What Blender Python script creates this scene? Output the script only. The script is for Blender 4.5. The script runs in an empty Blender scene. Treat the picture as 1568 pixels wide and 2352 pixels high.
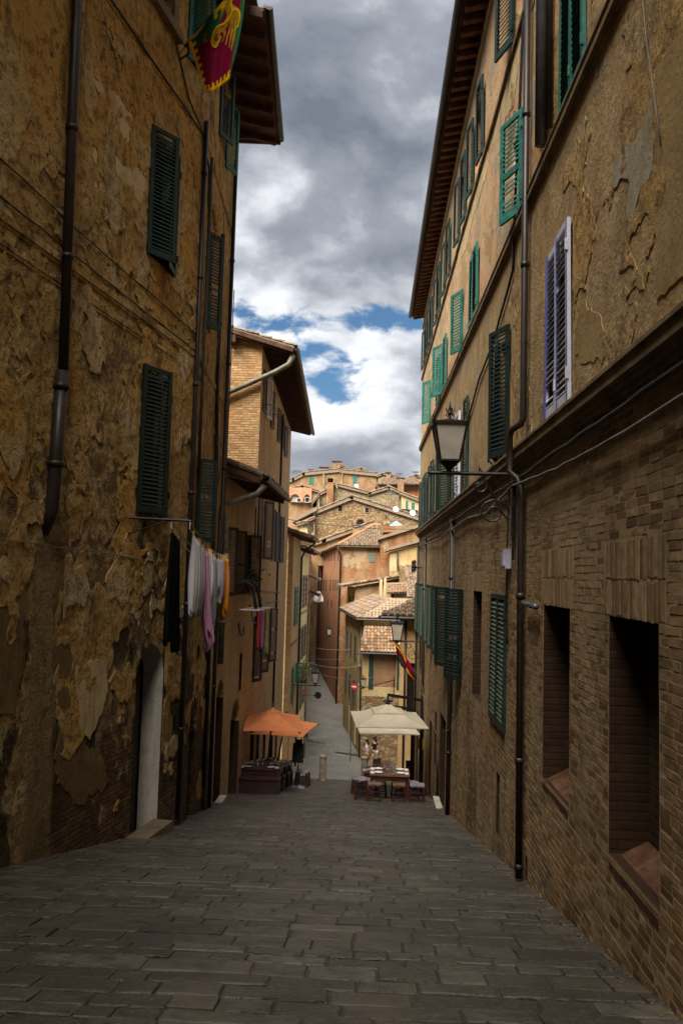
import bpy, bmesh, math, random
from mathutils import Vector, Matrix, noise as mnoise
random.seed(7)
R = math.radians
scene = bpy.context.scene
COL = scene.collection

# ------------------------------------------------------------------ camera
CAM = Vector((0.0, 0.0, 1.6))
FPX = 1850.0
YAW, PITCH, ROLL = R(2.165), R(4.45), R(1.6)
Fw = Vector((-math.sin(YAW)*math.cos(PITCH), math.cos(YAW)*math.cos(PITCH), math.sin(PITCH)))
Rt0 = Vector((math.cos(YAW), math.sin(YAW), 0.0))
Up0 = Rt0.cross(Fw)
Rt = Rt0*math.cos(ROLL) + Up0*math.sin(ROLL)
Up = Up0*math.cos(ROLL) - Rt0*math.sin(ROLL)
cd = bpy.data.cameras.new('camera'); cam = bpy.data.objects.new('camera', cd); COL.objects.link(cam)
m3 = Matrix((Rt, Up, -Fw)).transposed()
cam.matrix_world = Matrix.Translation(CAM) @ m3.to_4x4()
cd.sensor_fit = 'AUTO'; cd.sensor_width = 36.0; cd.lens = 36.0*FPX/2352.0
cd.clip_start = 0.05; cd.clip_end = 6000.0
scene.camera = cam

def ray(px, py):
    return Fw + Rt*((px-784.0)/FPX) + Up*((1176.0-py)/FPX)
def at(px, py, Y):
    d = ray(px, py); return CAM + d*(Y/d.y)
def dirn(px, py): return ray(px, py).normalized()

# ------------------------------------------------------------------ world, sun, exposure
SUN_EL, SUN_AZ = R(50), R(201)      # behind the camera, softened by broken cloud
world = bpy.data.worlds.new("World"); scene.world = world; world.use_nodes = True
SUN_STRENGTH, SUN_ANGLE = 4.4, R(45)
sl = bpy.data.lights.new('sun', 'SUN'); sl.energy = SUN_STRENGTH; sl.angle = SUN_ANGLE; sl.color = (1.0, 0.93, 0.82)
so = bpy.data.objects.new('sun', sl); COL.objects.link(so)
sdir = Vector((math.sin(SUN_AZ)*math.cos(SUN_EL), math.cos(SUN_AZ)*math.cos(SUN_EL), math.sin(SUN_EL)))
so.rotation_euler = sdir.to_track_quat('Z', 'Y').to_euler(); so.location = (0, 0, 60)
scene.view_settings.view_transform = 'Standard'; scene.view_settings.look = 'None'
scene.view_settings.exposure = 1.7; scene.view_settings.gamma = 1.0
scene.view_settings.use_curve_mapping = False
scene.render.engine = 'CYCLES'
scene.cycles.max_bounces = 6; scene.cycles.diffuse_bounces = 3

# ------------------------------------------------------------------ node helpers
class T:
    def __init__(s, tree): s.t = tree; s.nodes = tree.nodes; s.l = tree.links
    def n(s, typ, **kw):
        nd = s.nodes.new(typ)
        for k, v in kw.items(): setattr(nd, k, v)
        return nd
    def put(s, sock, v):
        if v is None: return
        if isinstance(v, bpy.types.NodeSocket): s.l.new(v, sock)
        else:
            if isinstance(v, (tuple, list)) and len(v) == 3 and len(sock.default_value) == 4: v = (*v, 1.0)
            sock.default_value = v
    def math(s, op, a, b=None, clamp=False):
        nd = s.n('ShaderNodeMath', operation=op); nd.use_clamp = clamp
        s.put(nd.inputs[0], a); s.put(nd.inputs[1], b); return nd.outputs[0]
    def vm(s, op, a, b=None):
        nd = s.n('ShaderNodeVectorMath', operation=op)
        s.put(nd.inputs[0], a); s.put(nd.inputs[1], b)
        return nd.outputs['Value'] if op in ('DOT_PRODUCT', 'LENGTH') else nd.outputs[0]
    def pos(s, scale=(1, 1, 1)):
        g = s.n('ShaderNodeNewGeometry').outputs['Position']
        return g if scale == (1, 1, 1) else s.vm('MULTIPLY', g, scale)
    def obj(s, scale=(1, 1, 1)):
        g = s.n('ShaderNodeTexCoord').outputs['Object']
        return g if scale == (1, 1, 1) else s.vm('MULTIPLY', g, scale)
    def island(s): return s.n('ShaderNodeNewGeometry').outputs['Random Per Island']
    def objrand(s): return s.n('ShaderNodeObjectInfo').outputs['Random']
    def sep(s, v):
        nd = s.n('ShaderNodeSeparateXYZ'); s.put(nd.inputs[0], v); return nd.outputs
    def comb(s, x, y, z=0.0):
        nd = s.n('ShaderNodeCombineXYZ'); s.put(nd.inputs[0], x); s.put(nd.inputs[1], y); s.put(nd.inputs[2], z); return nd.outputs[0]
    def noise(s, v, scale, detail=6, rough=0.6, dist=0.0):
        nd = s.n('ShaderNodeTexNoise'); s.put(nd.inputs['Vector'], v); nd.inputs['Scale'].default_value = scale
        nd.inputs['Detail'].default_value = detail; nd.inputs['Roughness'].default_value = rough; nd.inputs['Distortion'].default_value = dist
        return nd.outputs['Fac']
    def vor(s, v, scale, feature='F1', out='Distance'):
        nd = s.n('ShaderNodeTexVoronoi', feature=feature); s.put(nd.inputs['Vector'], v); nd.inputs['Scale'].default_value = scale
        return nd.outputs[out]
    def ramp(s, fac, stops, interp='LINEAR'):
        nd = s.n('ShaderNodeValToRGB'); s.put(nd.inputs[0], fac); cr = nd.color_ramp; cr.interpolation = interp
        while len(cr.elements) < len(stops): cr.elements.new(0.5)
        for e, (p, c) in zip(cr.elements, stops):
            e.position = p; e.color = (c, c, c, 1) if isinstance(c, (int, float)) else (*c, 1)
        return nd.outputs[0]
    def step(s, v, lo, hi):
        nd = s.n('ShaderNodeMapRange', interpolation_type='SMOOTHSTEP'); s.put(nd.inputs[0], v)
        nd.inputs[1].default_value = lo; nd.inputs[2].default_value = hi; return nd.outputs[0]
    def mix(s, fac, a, b, blend='MIX'):
        nd = s.n('ShaderNodeMix', data_type='RGBA', blend_type=blend)
        s.put(nd.inputs[0], fac); s.put(nd.inputs[6], a); s.put(nd.inputs[7], b); return nd.outputs[2]
    def bump(s, h, strength=0.5, dist=0.02, normal=None):
        nd = s.n('ShaderNodeBump'); s.put(nd.inputs['Height'], h); nd.inputs['Strength'].default_value = strength
        nd.inputs['Distance'].default_value = dist; s.put(nd.inputs['Normal'], normal); return nd.outputs[0]
    def brick(s, v, bw=0.28, bh=0.07, mortar=0.012, c1=(1, 1, 1), c2=(0, 0, 0), cm=(.5, .5, .5)):
        nd = s.n('ShaderNodeTexBrick'); s.put(nd.inputs['Vector'], v); nd.inputs['Scale'].default_value = 1.0
        nd.inputs['Brick Width'].default_value = bw; nd.inputs['Row Height'].default_value = bh; nd.inputs['Mortar Size'].default_value = mortar
        nd.inputs['Mortar Smooth'].default_value = 0.3
        s.put(nd.inputs['Color1'], c1); s.put(nd.inputs['Color2'], c2); s.put(nd.inputs['Mortar'], cm)
        return nd.outputs['Color'], nd.outputs['Fac']

def translucent(m, amt):
    t = T(m.node_tree); b = m.node_tree.nodes['Principled BSDF']; out = m.node_tree.nodes['Material Output']
    tr = t.n('ShaderNodeBsdfTranslucent'); mx = t.n('ShaderNodeMixShader'); mx.inputs[0].default_value = amt
    t.l.new(b.inputs['Base Color'].links[0].from_socket, tr.inputs[0]); t.l.new(b.outputs[0], mx.inputs[1]); t.l.new(tr.outputs[0], mx.inputs[2]); t.l.new(mx.outputs[0], out.inputs[0])
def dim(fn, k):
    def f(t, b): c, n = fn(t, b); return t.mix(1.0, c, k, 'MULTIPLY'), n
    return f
def material(name, fn, rough=0.85, spec=0.25, metal=0.0):
    m = bpy.data.materials.new(name); m.use_nodes = True; t = T(m.node_tree)
    b = m.node_tree.nodes['Principled BSDF']
    b.inputs['Roughness'].default_value = rough; b.inputs['Metallic'].default_value = metal
    b.inputs['Specular IOR Level'].default_value = spec
    c, nrm = fn(t, b)
    t.put(b.inputs['Base Color'], c)
    if nrm is not None: t.put(b.inputs['Normal'], nrm)
    return m

# ------------------------------------------------------------------ sky : broken cloud over blue
wt = T(world.node_tree)
bg = world.node_tree.nodes['Background']
sk = wt.n('ShaderNodeTexSky', sky_type='NISHITA'); sk.sun_disc = False
sk.sun_elevation = SUN_EL; sk.sun_rotation = SUN_AZ
D = wt.n('ShaderNodeTexCoord').outputs['Generated']
Dz = wt.sep(D)[2]
warp = wt.n('ShaderNodeTexNoise'); wt.put(warp.inputs['Vector'], D); warp.inputs['Scale'].default_value = 5.0; warp.inputs['Detail'].default_value = 5
Dw = wt.vm('ADD', wt.vm('MULTIPLY', D, (1, 1, 1.9)), wt.vm('MULTIPLY', warp.outputs['Color'], (.10, .10, .12)))
def spot(px, py, r0, r1, sx=1.0, sz=1.0):
    c = dirn(px, py)
    dd = wt.vm('MULTIPLY', wt.vm('SUBTRACT', D, tuple(c)), (sx, sx, sz))
    return wt.step(wt.vm('LENGTH', dd), r1, r0)
n_big = wt.noise(Dw, 2.8, 3, 0.5)
n_mid = wt.noise(Dw, 6.4, 8, 0.50)
n_fine = wt.noise(Dw, 24.0, 7, 0.6)
gap = None
for (px, py, r0, r1, sx, sz) in [(660, 750, .0, .13, .8, 2.4), (770, 860, .0, .11, 1.0, 1.4), (870, 735, .0, .11, .8, 2.6), (770, 900, 0, .08, 1.1, 1.5), (560, 715, 0, .06, .9, 1.7), (950, 745, 0, .07, .9, 2.2), (700, 800, 0, .09, 1, 1.6)]:
    sp = spot(px, py, r0, r1, sx, sz)
    gap = sp if gap is None else wt.math('MAXIMUM', gap, sp)
nsum = wt.math('ADD', wt.math('MULTIPLY', n_mid, 0.62), wt.math('MULTIPLY', n_fine, 0.38))
blue = wt.step(wt.math('ADD', wt.math('MULTIPLY', gap, 0.40), wt.math('MULTIPLY', wt.math('SUBTRACT', 0.5, nsum), 1.25)), 0.17, 0.31)
# soft grey sheet overhead, heaped brighter cloud lower down
sheet = wt.step(Dz, 0.24, 0.56)
lum = wt.math('ADD', wt.math('MULTIPLY', n_big, 0.55), wt.math('ADD', wt.math('MULTIPLY', n_mid, 0.42), wt.math('MULTIPLY', n_fine, 0.10)))
heap = wt.math('ADD', wt.math('MULTIPLY', n_mid, 0.92), wt.math('MULTIPLY', n_fine, 0.14))
lum2 = wt.math('SUBTRACT', wt.math('ADD', wt.math('MULTIPLY', lum, 0.62), wt.math('MULTIPLY', heap, 0.40)), wt.math('MULTIPLY', sheet, 0.062))
cloud = wt.ramp(lum2, [(.34, (.10, .115, .145)), (.41, (.145, .160, .190)), (.48, (.19, .205, .235)), (.545, (.30, .315, .345)), (.61, (.46, .475, .50)), (.68, (.60, .61, .62))])
cl10 = wt.mix(1.0, cloud, (6.0, 6.0, 6.0), 'MULTIPLY')
cl10.node.clamp_result = False
deep = wt.mix(1.0, sk.outputs[0], (0.19, 0.27, 0.325), 'MULTIPLY')
wt.put(bg.inputs[0], wt.mix(blue, cl10, deep)); bg.inputs[1].default_value = 0.10

# ------------------------------------------------------------------ mesh helpers
ORG = {}
class MB:
    def __init__(s): s.v = []; s.f = []; s.m = []
    def poly(s, pts, m=0):
        k = len(s.v); s.v += [Vector(p) for p in pts]; s.f.append(list(range(k, k+len(pts)))); s.m.append(m)
    def box8(s, p, m=0):
        k = len(s.v); s.v += [Vector(q) for q in p]
        for f in ((0, 3, 2, 1), (4, 5, 6, 7), (0, 1, 5, 4), (1, 2, 6, 5), (2, 3, 7, 6), (3, 0, 4, 7)):
            s.f.append([k+i for i in f]); s.m.append(m)
    def box(s, c, sz, m=0, rot=None):
        x, y, z = sz[0]/2, sz[1]/2, sz[2]/2; c = Vector(c)
        p = [Vector(q) for q in ((-x, -y, -z), (x, -y, -z), (x, y, -z), (-x, y, -z), (-x, -y, z), (x, -y, z), (x, y, z), (-x, y, z))]
        if rot is not None: p = [rot @ q for q in p]
        s.box8([c+q for q in p], m)
    def fbox(s, fr, a0, a1, d0, d1, z0, z1, m=0):
        P = fr.pt
        s.box8([P(a0, z0, d0), P(a1, z0, d0), P(a1, z0, d1), P(a0, z0, d1), P(a0, z1, d0), P(a1, z1, d0), P(a1, z1, d1), P(a0, z1, d1)], m)
    def bar(s, p, q, w, h, m=0, up=Vector((0, 0, 1))):
        p, q = Vector(p), Vector(q); d = (q-p).normalized(); a = d.cross(up)
        if a.length < 1e-4: a = d.cross(Vector((1, 0, 0)))
        a.normalize(); b = a.cross(d).normalized(); a *= w/2; b *= h/2
        s.box8([p-a-b, p+a-b, p+a+b, p-a+b, q-a-b, q+a-b, q+a+b, q-a+b], m)
    def tube(s, pts, r, n=8, m=0, caps=True):
        pts = [Vector(p) for p in pts]; k0 = len(s.v); prev = None
        rr = r if isinstance(r, (list, tuple)) else [r]*len(pts)
        for i, p in enumerate(pts):
            d = (pts[min(i+1, len(pts)-1)] - pts[max(i-1, 0)]).normalized()
            if prev is None:
                a = d.cross(Vector((0, 0, 1)))
                if a.length < 1e-3: a = d.cross(Vector((1, 0, 0)))
            else: a = prev - d*prev.dot(d)
            a.normalize(); prev = a; b = d.cross(a)
            for j in range(n):
                t = 2*math.pi*j/n; s.v.append(p + a*math.cos(t)*rr[i] + b*math.sin(t)*rr[i])
        for i in range(len(pts)-1):
            for j in range(n):
                s.f.append([k0+i*n+j, k0+i*n+(j+1) % n, k0+(i+1)*n+(j+1) % n, k0+(i+1)*n+j]); s.m.append(m)
        if caps:
            s.f.append([k0+j for j in range(n)][::-1]); s.m.append(m)
            e = k0+(len(pts)-1)*n; s.f.append([e+j for j in range(n)]); s.m.append(m)
    def lathe(s, prof, c=(0, 0, 0), n=12, m=0):
        c = Vector(c); k0 = len(s.v)
        for (r, z) in prof:
            for j in range(n):
                t = 2*math.pi*j/n; s.v.append(c+Vector((r*math.cos(t), r*math.sin(t), z)))
        for i in range(len(prof)-1):
            for j in range(n):
                s.f.append([k0+i*n+j, k0+i*n+(j+1) % n, k0+(i+1)*n+(j+1) % n, k0+(i+1)*n+j]); s.m.append(m)
        s.f.append([k0+j for j in range(n)][::-1]); s.m.append(m)
        e = k0+(len(prof)-1)*n; s.f.append([e+j for j in range(n)]); s.m.append(m)
    def grid(s, fn, nu, nv, m=0, mf=None):
        k0 = len(s.v)
        for j in range(nv+1):
            for i in range(nu+1): s.v.append(Vector(fn(i/nu, j/nv)))
        for j in range(nv):
            for i in range(nu):
                a = k0+j*(nu+1)+i; s.f.append([a, a+1, a+nu+2, a+nu+1]); s.m.append(mf((i+.5)/nu, (j+.5)/nv) if mf else m)
    def mesh(s, name, mats, smooth=False, org=None):
        me = bpy.data.meshes.new(name); o = org or Vector((0, 0, 0))
        me.from_pydata([tuple(p-o) for p in s.v], [], s.f)
        for mm in (mats if isinstance(mats, (list, tuple)) else [mats]): me.materials.append(mm)
        if any(s.m): me.polygons.foreach_set('material_index', s.m)
        if smooth: me.polygons.foreach_set('use_smooth', [True]*len(s.f))
        me.update(); return me
    def build(s, name, mats, parent=None, smooth=False, org=None):
        o = Vector(org) if org is not None else (ORG.get(parent, Vector((0, 0, 0))) if parent else Vector((0, 0, 0)))
        ob = bpy.data.objects.new(name, s.mesh(name, mats, smooth, o)); COL.objects.link(ob)
        if parent: ob.parent = parent; ORG[ob] = o
        else: ob.location = o; ORG[ob] = o
        return ob
def tag(o, label=None, cat=None, group=None, kind=None):
    if label: o['label'] = label
    if cat: o['category'] = cat
    if group: o['group'] = group
    if kind: o['kind'] = kind
    return o
def thing(name, loc, label, cat, group=None, rz=0.0):
    o = bpy.data.objects.new(name, None); COL.objects.link(o); o.location = loc; o.rotation_euler = (0, 0, rz)
    o.empty_display_size = 0.2; ORG[o] = Vector(loc); return tag(o, label, cat, group)
def place(name, me, parent, mat4=None, label=None):
    o = bpy.data.objects.new(name, me); COL.objects.link(o); o.parent = parent
    if mat4 is not None: o.matrix_local = mat4
    if label: o['label'] = label
    return o
def copy_tree(o, loc=None, rz=None, label=None, parent=None):
    c = o.copy(); COL.objects.link(c)
    if parent: c.parent = parent
    if loc is not None: c.location = loc
    if rz is not None: c.rotation_euler = (0, 0, rz)
    if label: c['label'] = label
    for ch in o.children: copy_tree(ch, parent=c)
    return c

class Frame:                      # a wall plane; a = world y along street walls, world x along walls that face the camera
    def __init__(s, p0, p1, side):
        s.p0 = Vector(p0); s.p1 = Vector(p1); e = s.p1-s.p0
        s.ax = 1 if abs(e.y) > abs(e.x) else 0
        s.u = e.normalized(); s.n = Vector((s.u.y, -s.u.x))*side
        s.a0, s.a1 = s.p0[s.ax], s.p1[s.ax]
    def pt(s, a, z, d=0.0):
        t = (a-s.p0[s.ax])/(s.p1[s.ax]-s.p0[s.ax]); b = s.p0.lerp(s.p1, t)+s.n*d
        return Vector((b.x, b.y, z))
    def hit(s, px, py, d=0.0):
        r = ray(px, py); n3 = Vector((s.n.x, s.n.y, 0)); o = Vector((s.p0.x, s.p0.y, 0))+n3*d
        t = (o-CAM).dot(n3)/r.dot(n3); p = CAM+r*t; return p[s.ax], p.z

def wall(fr, a0, a1, z0, z1, holes, mats, name='wall', parent=None, th=0.0):
    """front sheet cut round its openings, with reveals and a back; hole = (a0, a1, z0, z1, depth, backslot, revealslot)"""
    mb = MB(); A = sorted({a0, a1, *[min(max(h[i], a0), a1) for h in holes for i in (0, 1)]})
    Z = sorted({z0, z1, *[min(max(h[i], z0), z1) for h in holes for i in (2, 3)]})
    for i in range(len(A)-1):
        zs = None
        for j in range(len(Z)-1):
            ca, cz = (A[i]+A[i+1])/2, (Z[j]+Z[j+1])/2
            hole = any(h[0] < ca < h[1] and h[2] < cz < h[3] for h in holes)
            if not hole and zs is None: zs = Z[j]
            if zs is not None and (hole or j == len(Z)-2):
                ze = Z[j] if hole else Z[j+1]
                mb.poly([fr.pt(A[i], zs), fr.pt(A[i+1], zs), fr.pt(A[i+1], ze), fr.pt(A[i], ze)], 0); zs = None
    for h in holes:
        b0, b1, y0, y1, dp = h[:5]; bs = h[5] if len(h) > 5 else 1; rs = h[6] if len(h) > 6 else 0
        P = fr.pt
        mb.poly([P(b0, y0, -dp), P(b1, y0, -dp), P(b1, y1, -dp), P(b0, y1, -dp)], bs)
        mb.poly([P(b0, y0), P(b0, y0, -dp), P(b0, y1, -dp), P(b0, y1)], rs)
        mb.poly([P(b1, y0), P(b1, y0, -dp), P(b1, y1, -dp), P(b1, y1)], rs)
        mb.poly([P(b0, y1), P(b1, y1), P(b1, y1, -dp), P(b0, y1, -dp)], rs)
        mb.poly([P(b0, y0), P(b1, y0), P(b1, y0, -dp), P(b0, y0, -dp)], rs)
    return mb.build(name, mats, parent)
def arch_top(mb, fr, a0, a1, z1, rise, m=0, dp=0.0, ms=None):
    """two spandrels that turn the square head of an opening into an arch"""
    ms = m if ms is None else ms; n = 8; ac = (a0+a1)/2; hw = (a1-a0)/2
    cur = [(ac-hw*math.cos(math.pi*k/(2*n)), z1-rise+rise*math.sin(math.pi*k/(2*n))) for k in range(n+1)]
    for sgn in (1, -1):
        for k in range(n):
            (x0, y0), (x1, y1) = cur[k], cur[k+1]
            if sgn < 0: x0, x1 = 2*ac-x0, 2*ac-x1
            mb.poly([fr.pt(x0, y0), fr.pt(x1, y1), fr.pt(x1, z1), fr.pt(x0, z1)], m)
            mb.poly([fr.pt(x0, y0), fr.pt(x1, y1), fr.pt(x1, y1, -dp), fr.pt(x0, y0, -dp)], ms)

# ---- louvred shutter leaf: frame part with its slats as sub-parts
_leaf = {}; _slat = {}
def leaf(parent, hinge, z0, w, h, d2, mat, single=True, mid=False, slatmat=None, name='shutter', tilt=60, label=None):
    """hinge: (x, y); d2: horizontal unit direction from the hinge to the free edge"""
    w = round(w, 2); h = round(h, 2); slatmat = slatmat or mat
    st = min(0.075, w*0.16); th = 0.04; rb = 0.10; rtp = 0.07
    key = (w, h, mid, mat.name)
    if key not in _leaf:
        mb = MB()
        mb.box((st/2, 0, h/2), (st, th, h)); mb.box((w-st/2, 0, h/2), (st, th, h))
        mb.box((w/2, 0, h-rtp/2), (w-2*st, th*.9, rtp)); mb.box((w/2, 0, rb/2), (w-2*st, th*.9, rb))
        if mid: mb.box((w/2, 0, h*.46), (w-2*st, th*.9, .09))
        mb.box((0.0, .026, h*.15), (.03, .03, .12)); mb.box((0.0, .026, h*.85), (.03, .03, .12))
        _leaf[key] = mb.mesh('shutter', mat)
    d2 = Vector((d2[0], d2[1], 0)).normalized(); nrm = Vector((0, 0, 1)).cross(d2)
    nz_ = Vector((0, 0, 1)); M = Matrix((d2, nrm, nz_)).transposed().to_4x4() @ Matrix.Rotation(R(random.uniform(-.5, .5)), 4, 'Y') @ Matrix.Rotation(R(random.uniform(-.6, .6)), 4, 'X'); M.translation = Vector((hinge[0], hinge[1], z0))-ORG[parent]
    sh = place(name, _leaf[key], parent, M, label)
    pitch = 0.066 if single else 0.07
    zs = []; z = rb+pitch*.6
    while z < h-rtp-pitch*.3:
        if not (mid and abs(z-h*.46) < .075): zs.append(z)
        z += pitch
    sk_ = (round(w-2*st, 3), slatmat.name, tilt)
    if sk_ not in _slat:
        mb = MB(); mb.box((0, 0, 0), (w-2*st-.004, .058, .009), 0, Matrix.Rotation(R(tilt), 3, 'X')); _slat[sk_] = mb.mesh('slat', slatmat)
    if single:
        for z in zs:
            if random.random() < .025: continue
            place('slat', _slat[sk_], sh, Matrix.Translation((w/2, 0, z)) @ Matrix.Rotation(R(random.uniform(-4, 4)), 4, 'X'))
    else:
        k = ('L', w, h, mid, slatmat.name, tilt)
        if k not in _leaf:
            mb = MB()
            for z in zs: mb.box((w/2, 0, z), (w-2*st-.004, .062, .011), 0, Matrix.Rotation(R(tilt), 3, 'X'))
            _leaf[k] = mb.mesh('slat', slatmat)
        tag(place('slat', _leaf[k], sh), kind='stuff')
    return sh
def ajar(parent, fr, a, z0, w, h, ang, mat, flip=False, off=0.03, **kw):
    """leaf hinged at a on the wall, its free edge swung ang degrees off the wall; flip hangs it the other way"""
    u = Vector((fr.u.x, fr.u.y)) * (-1 if flip else 1)
    d = u*math.cos(R(ang)) + fr.n*math.sin(R(ang))
    p = fr.pt(a, 0, off)
    return leaf(parent, (p.x, p.y), z0, w, h, d, mat, tilt=(60 if ((Vector((0,0,1)).cross(Vector((d.x,d.y,0)))).xy.dot(fr.n) < 0) else -60), **kw)

# ---- roof tiles: half pipes laid up the slope
def tile_mesh(mat, w, l, name='roof_tile'):
    mb = MB(); n = 5
    ring = lambda y, r, z: [Vector((r*math.cos(math.pi*k/n), y, z+r*.75*math.sin(math.pi*k/n))) for k in range(n+1)]
    a = ring(0, w*.5, .035); b = ring(l, w*.42, .0); ai = ring(0, w*.40, .035)
    for k in range(n):
        mb.poly([a[k], a[k+1], b[k+1], b[k]]); mb.poly([a[k], ai[k], ai[k+1], a[k+1]])
    return mb.mesh(name, mat)
def tile_roof(parent, e0, e1, r0, r1, mat, w=0.21, l=0.42, single=False, slab=None, name='roof', thick=.07):
    e0, e1, r0, r1 = map(Vector, (e0, e1, r0, r1))
    L = (e1-e0).length; u = (e1-e0)/L
    off0 = (r0-e0).dot(u); off1 = (e1-r1).dot(u)
    up = (r0-e0)-u*off0; S = up.length; up /= S; nrm = u.cross(up).normalized()
    if nrm.z < 0: nrm = -nrm
    mb = MB(); q = [e0, e1, r1, r0]
    mb.box8([p-nrm*thick for p in q]+[p for p in q])
    rf = mb.build(name, slab or mat, parent)
    n = max(1, int(L/w)); cw = L/n; stuff = MB(); me = tile_mesh(mat, cw*.95, l*1.12) if single else None; cnt = 0
    for i in range(n):
        t = (i+.5)*cw; hmax = 1.0
        if off0 > 1e-3: hmax = min(hmax, t/off0)
        if off1 > 1e-3: hmax = min(hmax, (L-t)/off1)
        run = S*hmax; k = max(1, int(run/l))
        for j in range(k):
            if j*l+.1 > run: break
            o = e0+u*t+up*(j*l-.06)+nrm*(.012+random.uniform(0, .012)); jx = random.uniform(-.012, .012)
            M = Matrix((u, up, nrm)).transposed().to_4x4(); M.translation = o+u*jx
            M = M @ Matrix.Rotation(random.uniform(-.05, .05), 4, 'Z')
            if single and cnt < 290:
                cnt += 1; M.translation = M.translation-ORG[rf]; place('roof_tile', me, rf, M)
            else:
                nn = 4; ww = cw*.95
                ra = [M @ Vector((ww*.5*math.cos(math.pi*q_/nn), 0, .035+ww*.38*math.sin(math.pi*q_/nn))) for q_ in range(nn+1)]
                rb_ = [M @ Vector((ww*.42*math.cos(math.pi*q_/nn), l*1.12, ww*.32*math.sin(math.pi*q_/nn))) for q_ in range(nn+1)]
                b0 = len(stuff.v); stuff.v += ra+rb_
                for q_ in range(nn): stuff.f.append([b0+q_, b0+q_+1, b0+nn+2+q_, b0+nn+1+q_]); stuff.m.append(0)
                stuff.f.append(list(range(b0, b0+nn+1))); stuff.m.append(0)
    if stuff.f: tag(stuff.build('roof_tile', mat, rf), kind='stuff')
    return rf
def eave(parent, fr, a0, a1, z, over, rise, spacing, mats, rw=.09, rh=.12, gut=.07, inner=.9, boards=True, gutter=True, joined=False):
    """sloping soffit boards on rafters, a fascia of tiles and a gutter along the edge"""
    wood, board, metal, tile = mats
    sl = rise/(over+inner); P = fr.pt
    mb = MB(); zt = lambda d: z+rh+(over-d)*sl
    p = [P(a0, zt(over), over), P(a1, zt(over), over), P(a1, zt(-inner), -inner), P(a0, zt(-inner), -inner)]
    mb.box8(p+[q+Vector((0, 0, .05)) for q in p]); sof = mb.build('soffit', board, parent)
    n = max(2, int((a1-a0)/spacing)); J = MB()
    for i in range(n+1):
        a = a0+.06+(a1-a0-.12)*i/n; mb = J if joined else MB()
        q = [P(a-rw/2, zt(over-.04)-rh, over-.04), P(a+rw/2, zt(over-.04)-rh, over-.04), P(a+rw/2, zt(-.1)-rh, -.1), P(a-rw/2, zt(-.1)-rh, -.1)]
        mb.box8(q+[v+Vector((0, 0, rh-.002)) for v in q])
        if not joined: mb.build('rafter', wood, parent)
    if joined: tag(J.build('rafter', wood, parent), kind='stuff')
    mb = MB(); mb.fbox(fr, a0-.02, a1+.02, over-.03, over+.02, zt(over)+.045, zt(over)+.12); mb.build('tile_edge', tile, parent)
    if gutter:
        mb = MB(); n = 8
        for r_ in (gut, gut*.86):
            ring0 = [P(a0-.05, z+rh+.06-r_*math.sin(math.pi*k/n), over+gut+.02-r_*math.cos(math.pi*k/n)) for k in range(n+1)]
            ring1 = [P(a1+.05, z+rh+.06-r_*math.sin(math.pi*k/n), over+gut+.02-r_*math.cos(math.pi*k/n)) for k in range(n+1)]
            for k in range(n): mb.poly([ring0[k], ring0[k+1], ring1[k+1], ring1[k]])
            mb.poly(ring0); mb.poly(ring1)
        mb.build('gutter', metal, parent)

def coat(parent, fr, a0, a1, z0, z1, field, mat, cell=.05, th=.012, lump=.010, name='plaster_coat', z_ok=None):
    """what is left of a plaster coat: marching squares round a ragged field, real thickness, uneven face"""
    na, nz = int((a1-a0)/cell), int((z1-z0)/cell); o = ORG[parent]; F = {}; V = []; faces = []; idx = {}
    for i in range(na+1):
        for j in range(nz+1): F[i, j] = field(a0+i*cell, z0+j*cell)
    n3 = Vector((fr.n.x, fr.n.y, 0))
    def vert(key, a, z, edge):
        if key in idx: return idx[key]
        q = mnoise.fractal(Vector((a*2.6, z*2.6, 3.1)), .9, 2.0, 4); d = th+(lump*.35*q if edge else lump*q); k = len(V)
        V.append(fr.pt(a, z, max(.003, d))-o); V.append(fr.pt(a, z, -.002)-o); idx[key] = k; return k
    for i in range(na):
        for j in range(nz):
            c = [(i, j), (i+1, j), (i+1, j+1), (i, j+1)]; f = [F[q] for q in c]
            if max(f) <= 0: continue
            poly = []; cut = []
            for q in range(4):
                p0, p1 = c[q], c[(q+1) % 4]; f0, f1 = f[q], f[(q+1) % 4]
                if f0 > 0: poly.append(vert(p0, a0+p0[0]*cell, z0+p0[1]*cell, False))
                if (f0 > 0) != (f1 > 0):
                    t = min(.95, max(.05, f0/(f0-f1))); k = vert((min(p0, p1), max(p0, p1)), a0+(p0[0]+(p1[0]-p0[0])*t)*cell, z0+(p0[1]+(p1[1]-p0[1])*t)*cell, True); poly.append(k); cut.append(k)
            if len(poly) > 2: faces.append(poly)
            for q in range(0, len(cut)-1, 2): faces.append([cut[q], cut[q+1], cut[q+1]+1, cut[q]+1])
    me = bpy.data.meshes.new(name); me.from_pydata([tuple(v) for v in V], [], faces); me.materials.append(mat); me.update()
    return place(name, me, parent)
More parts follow.
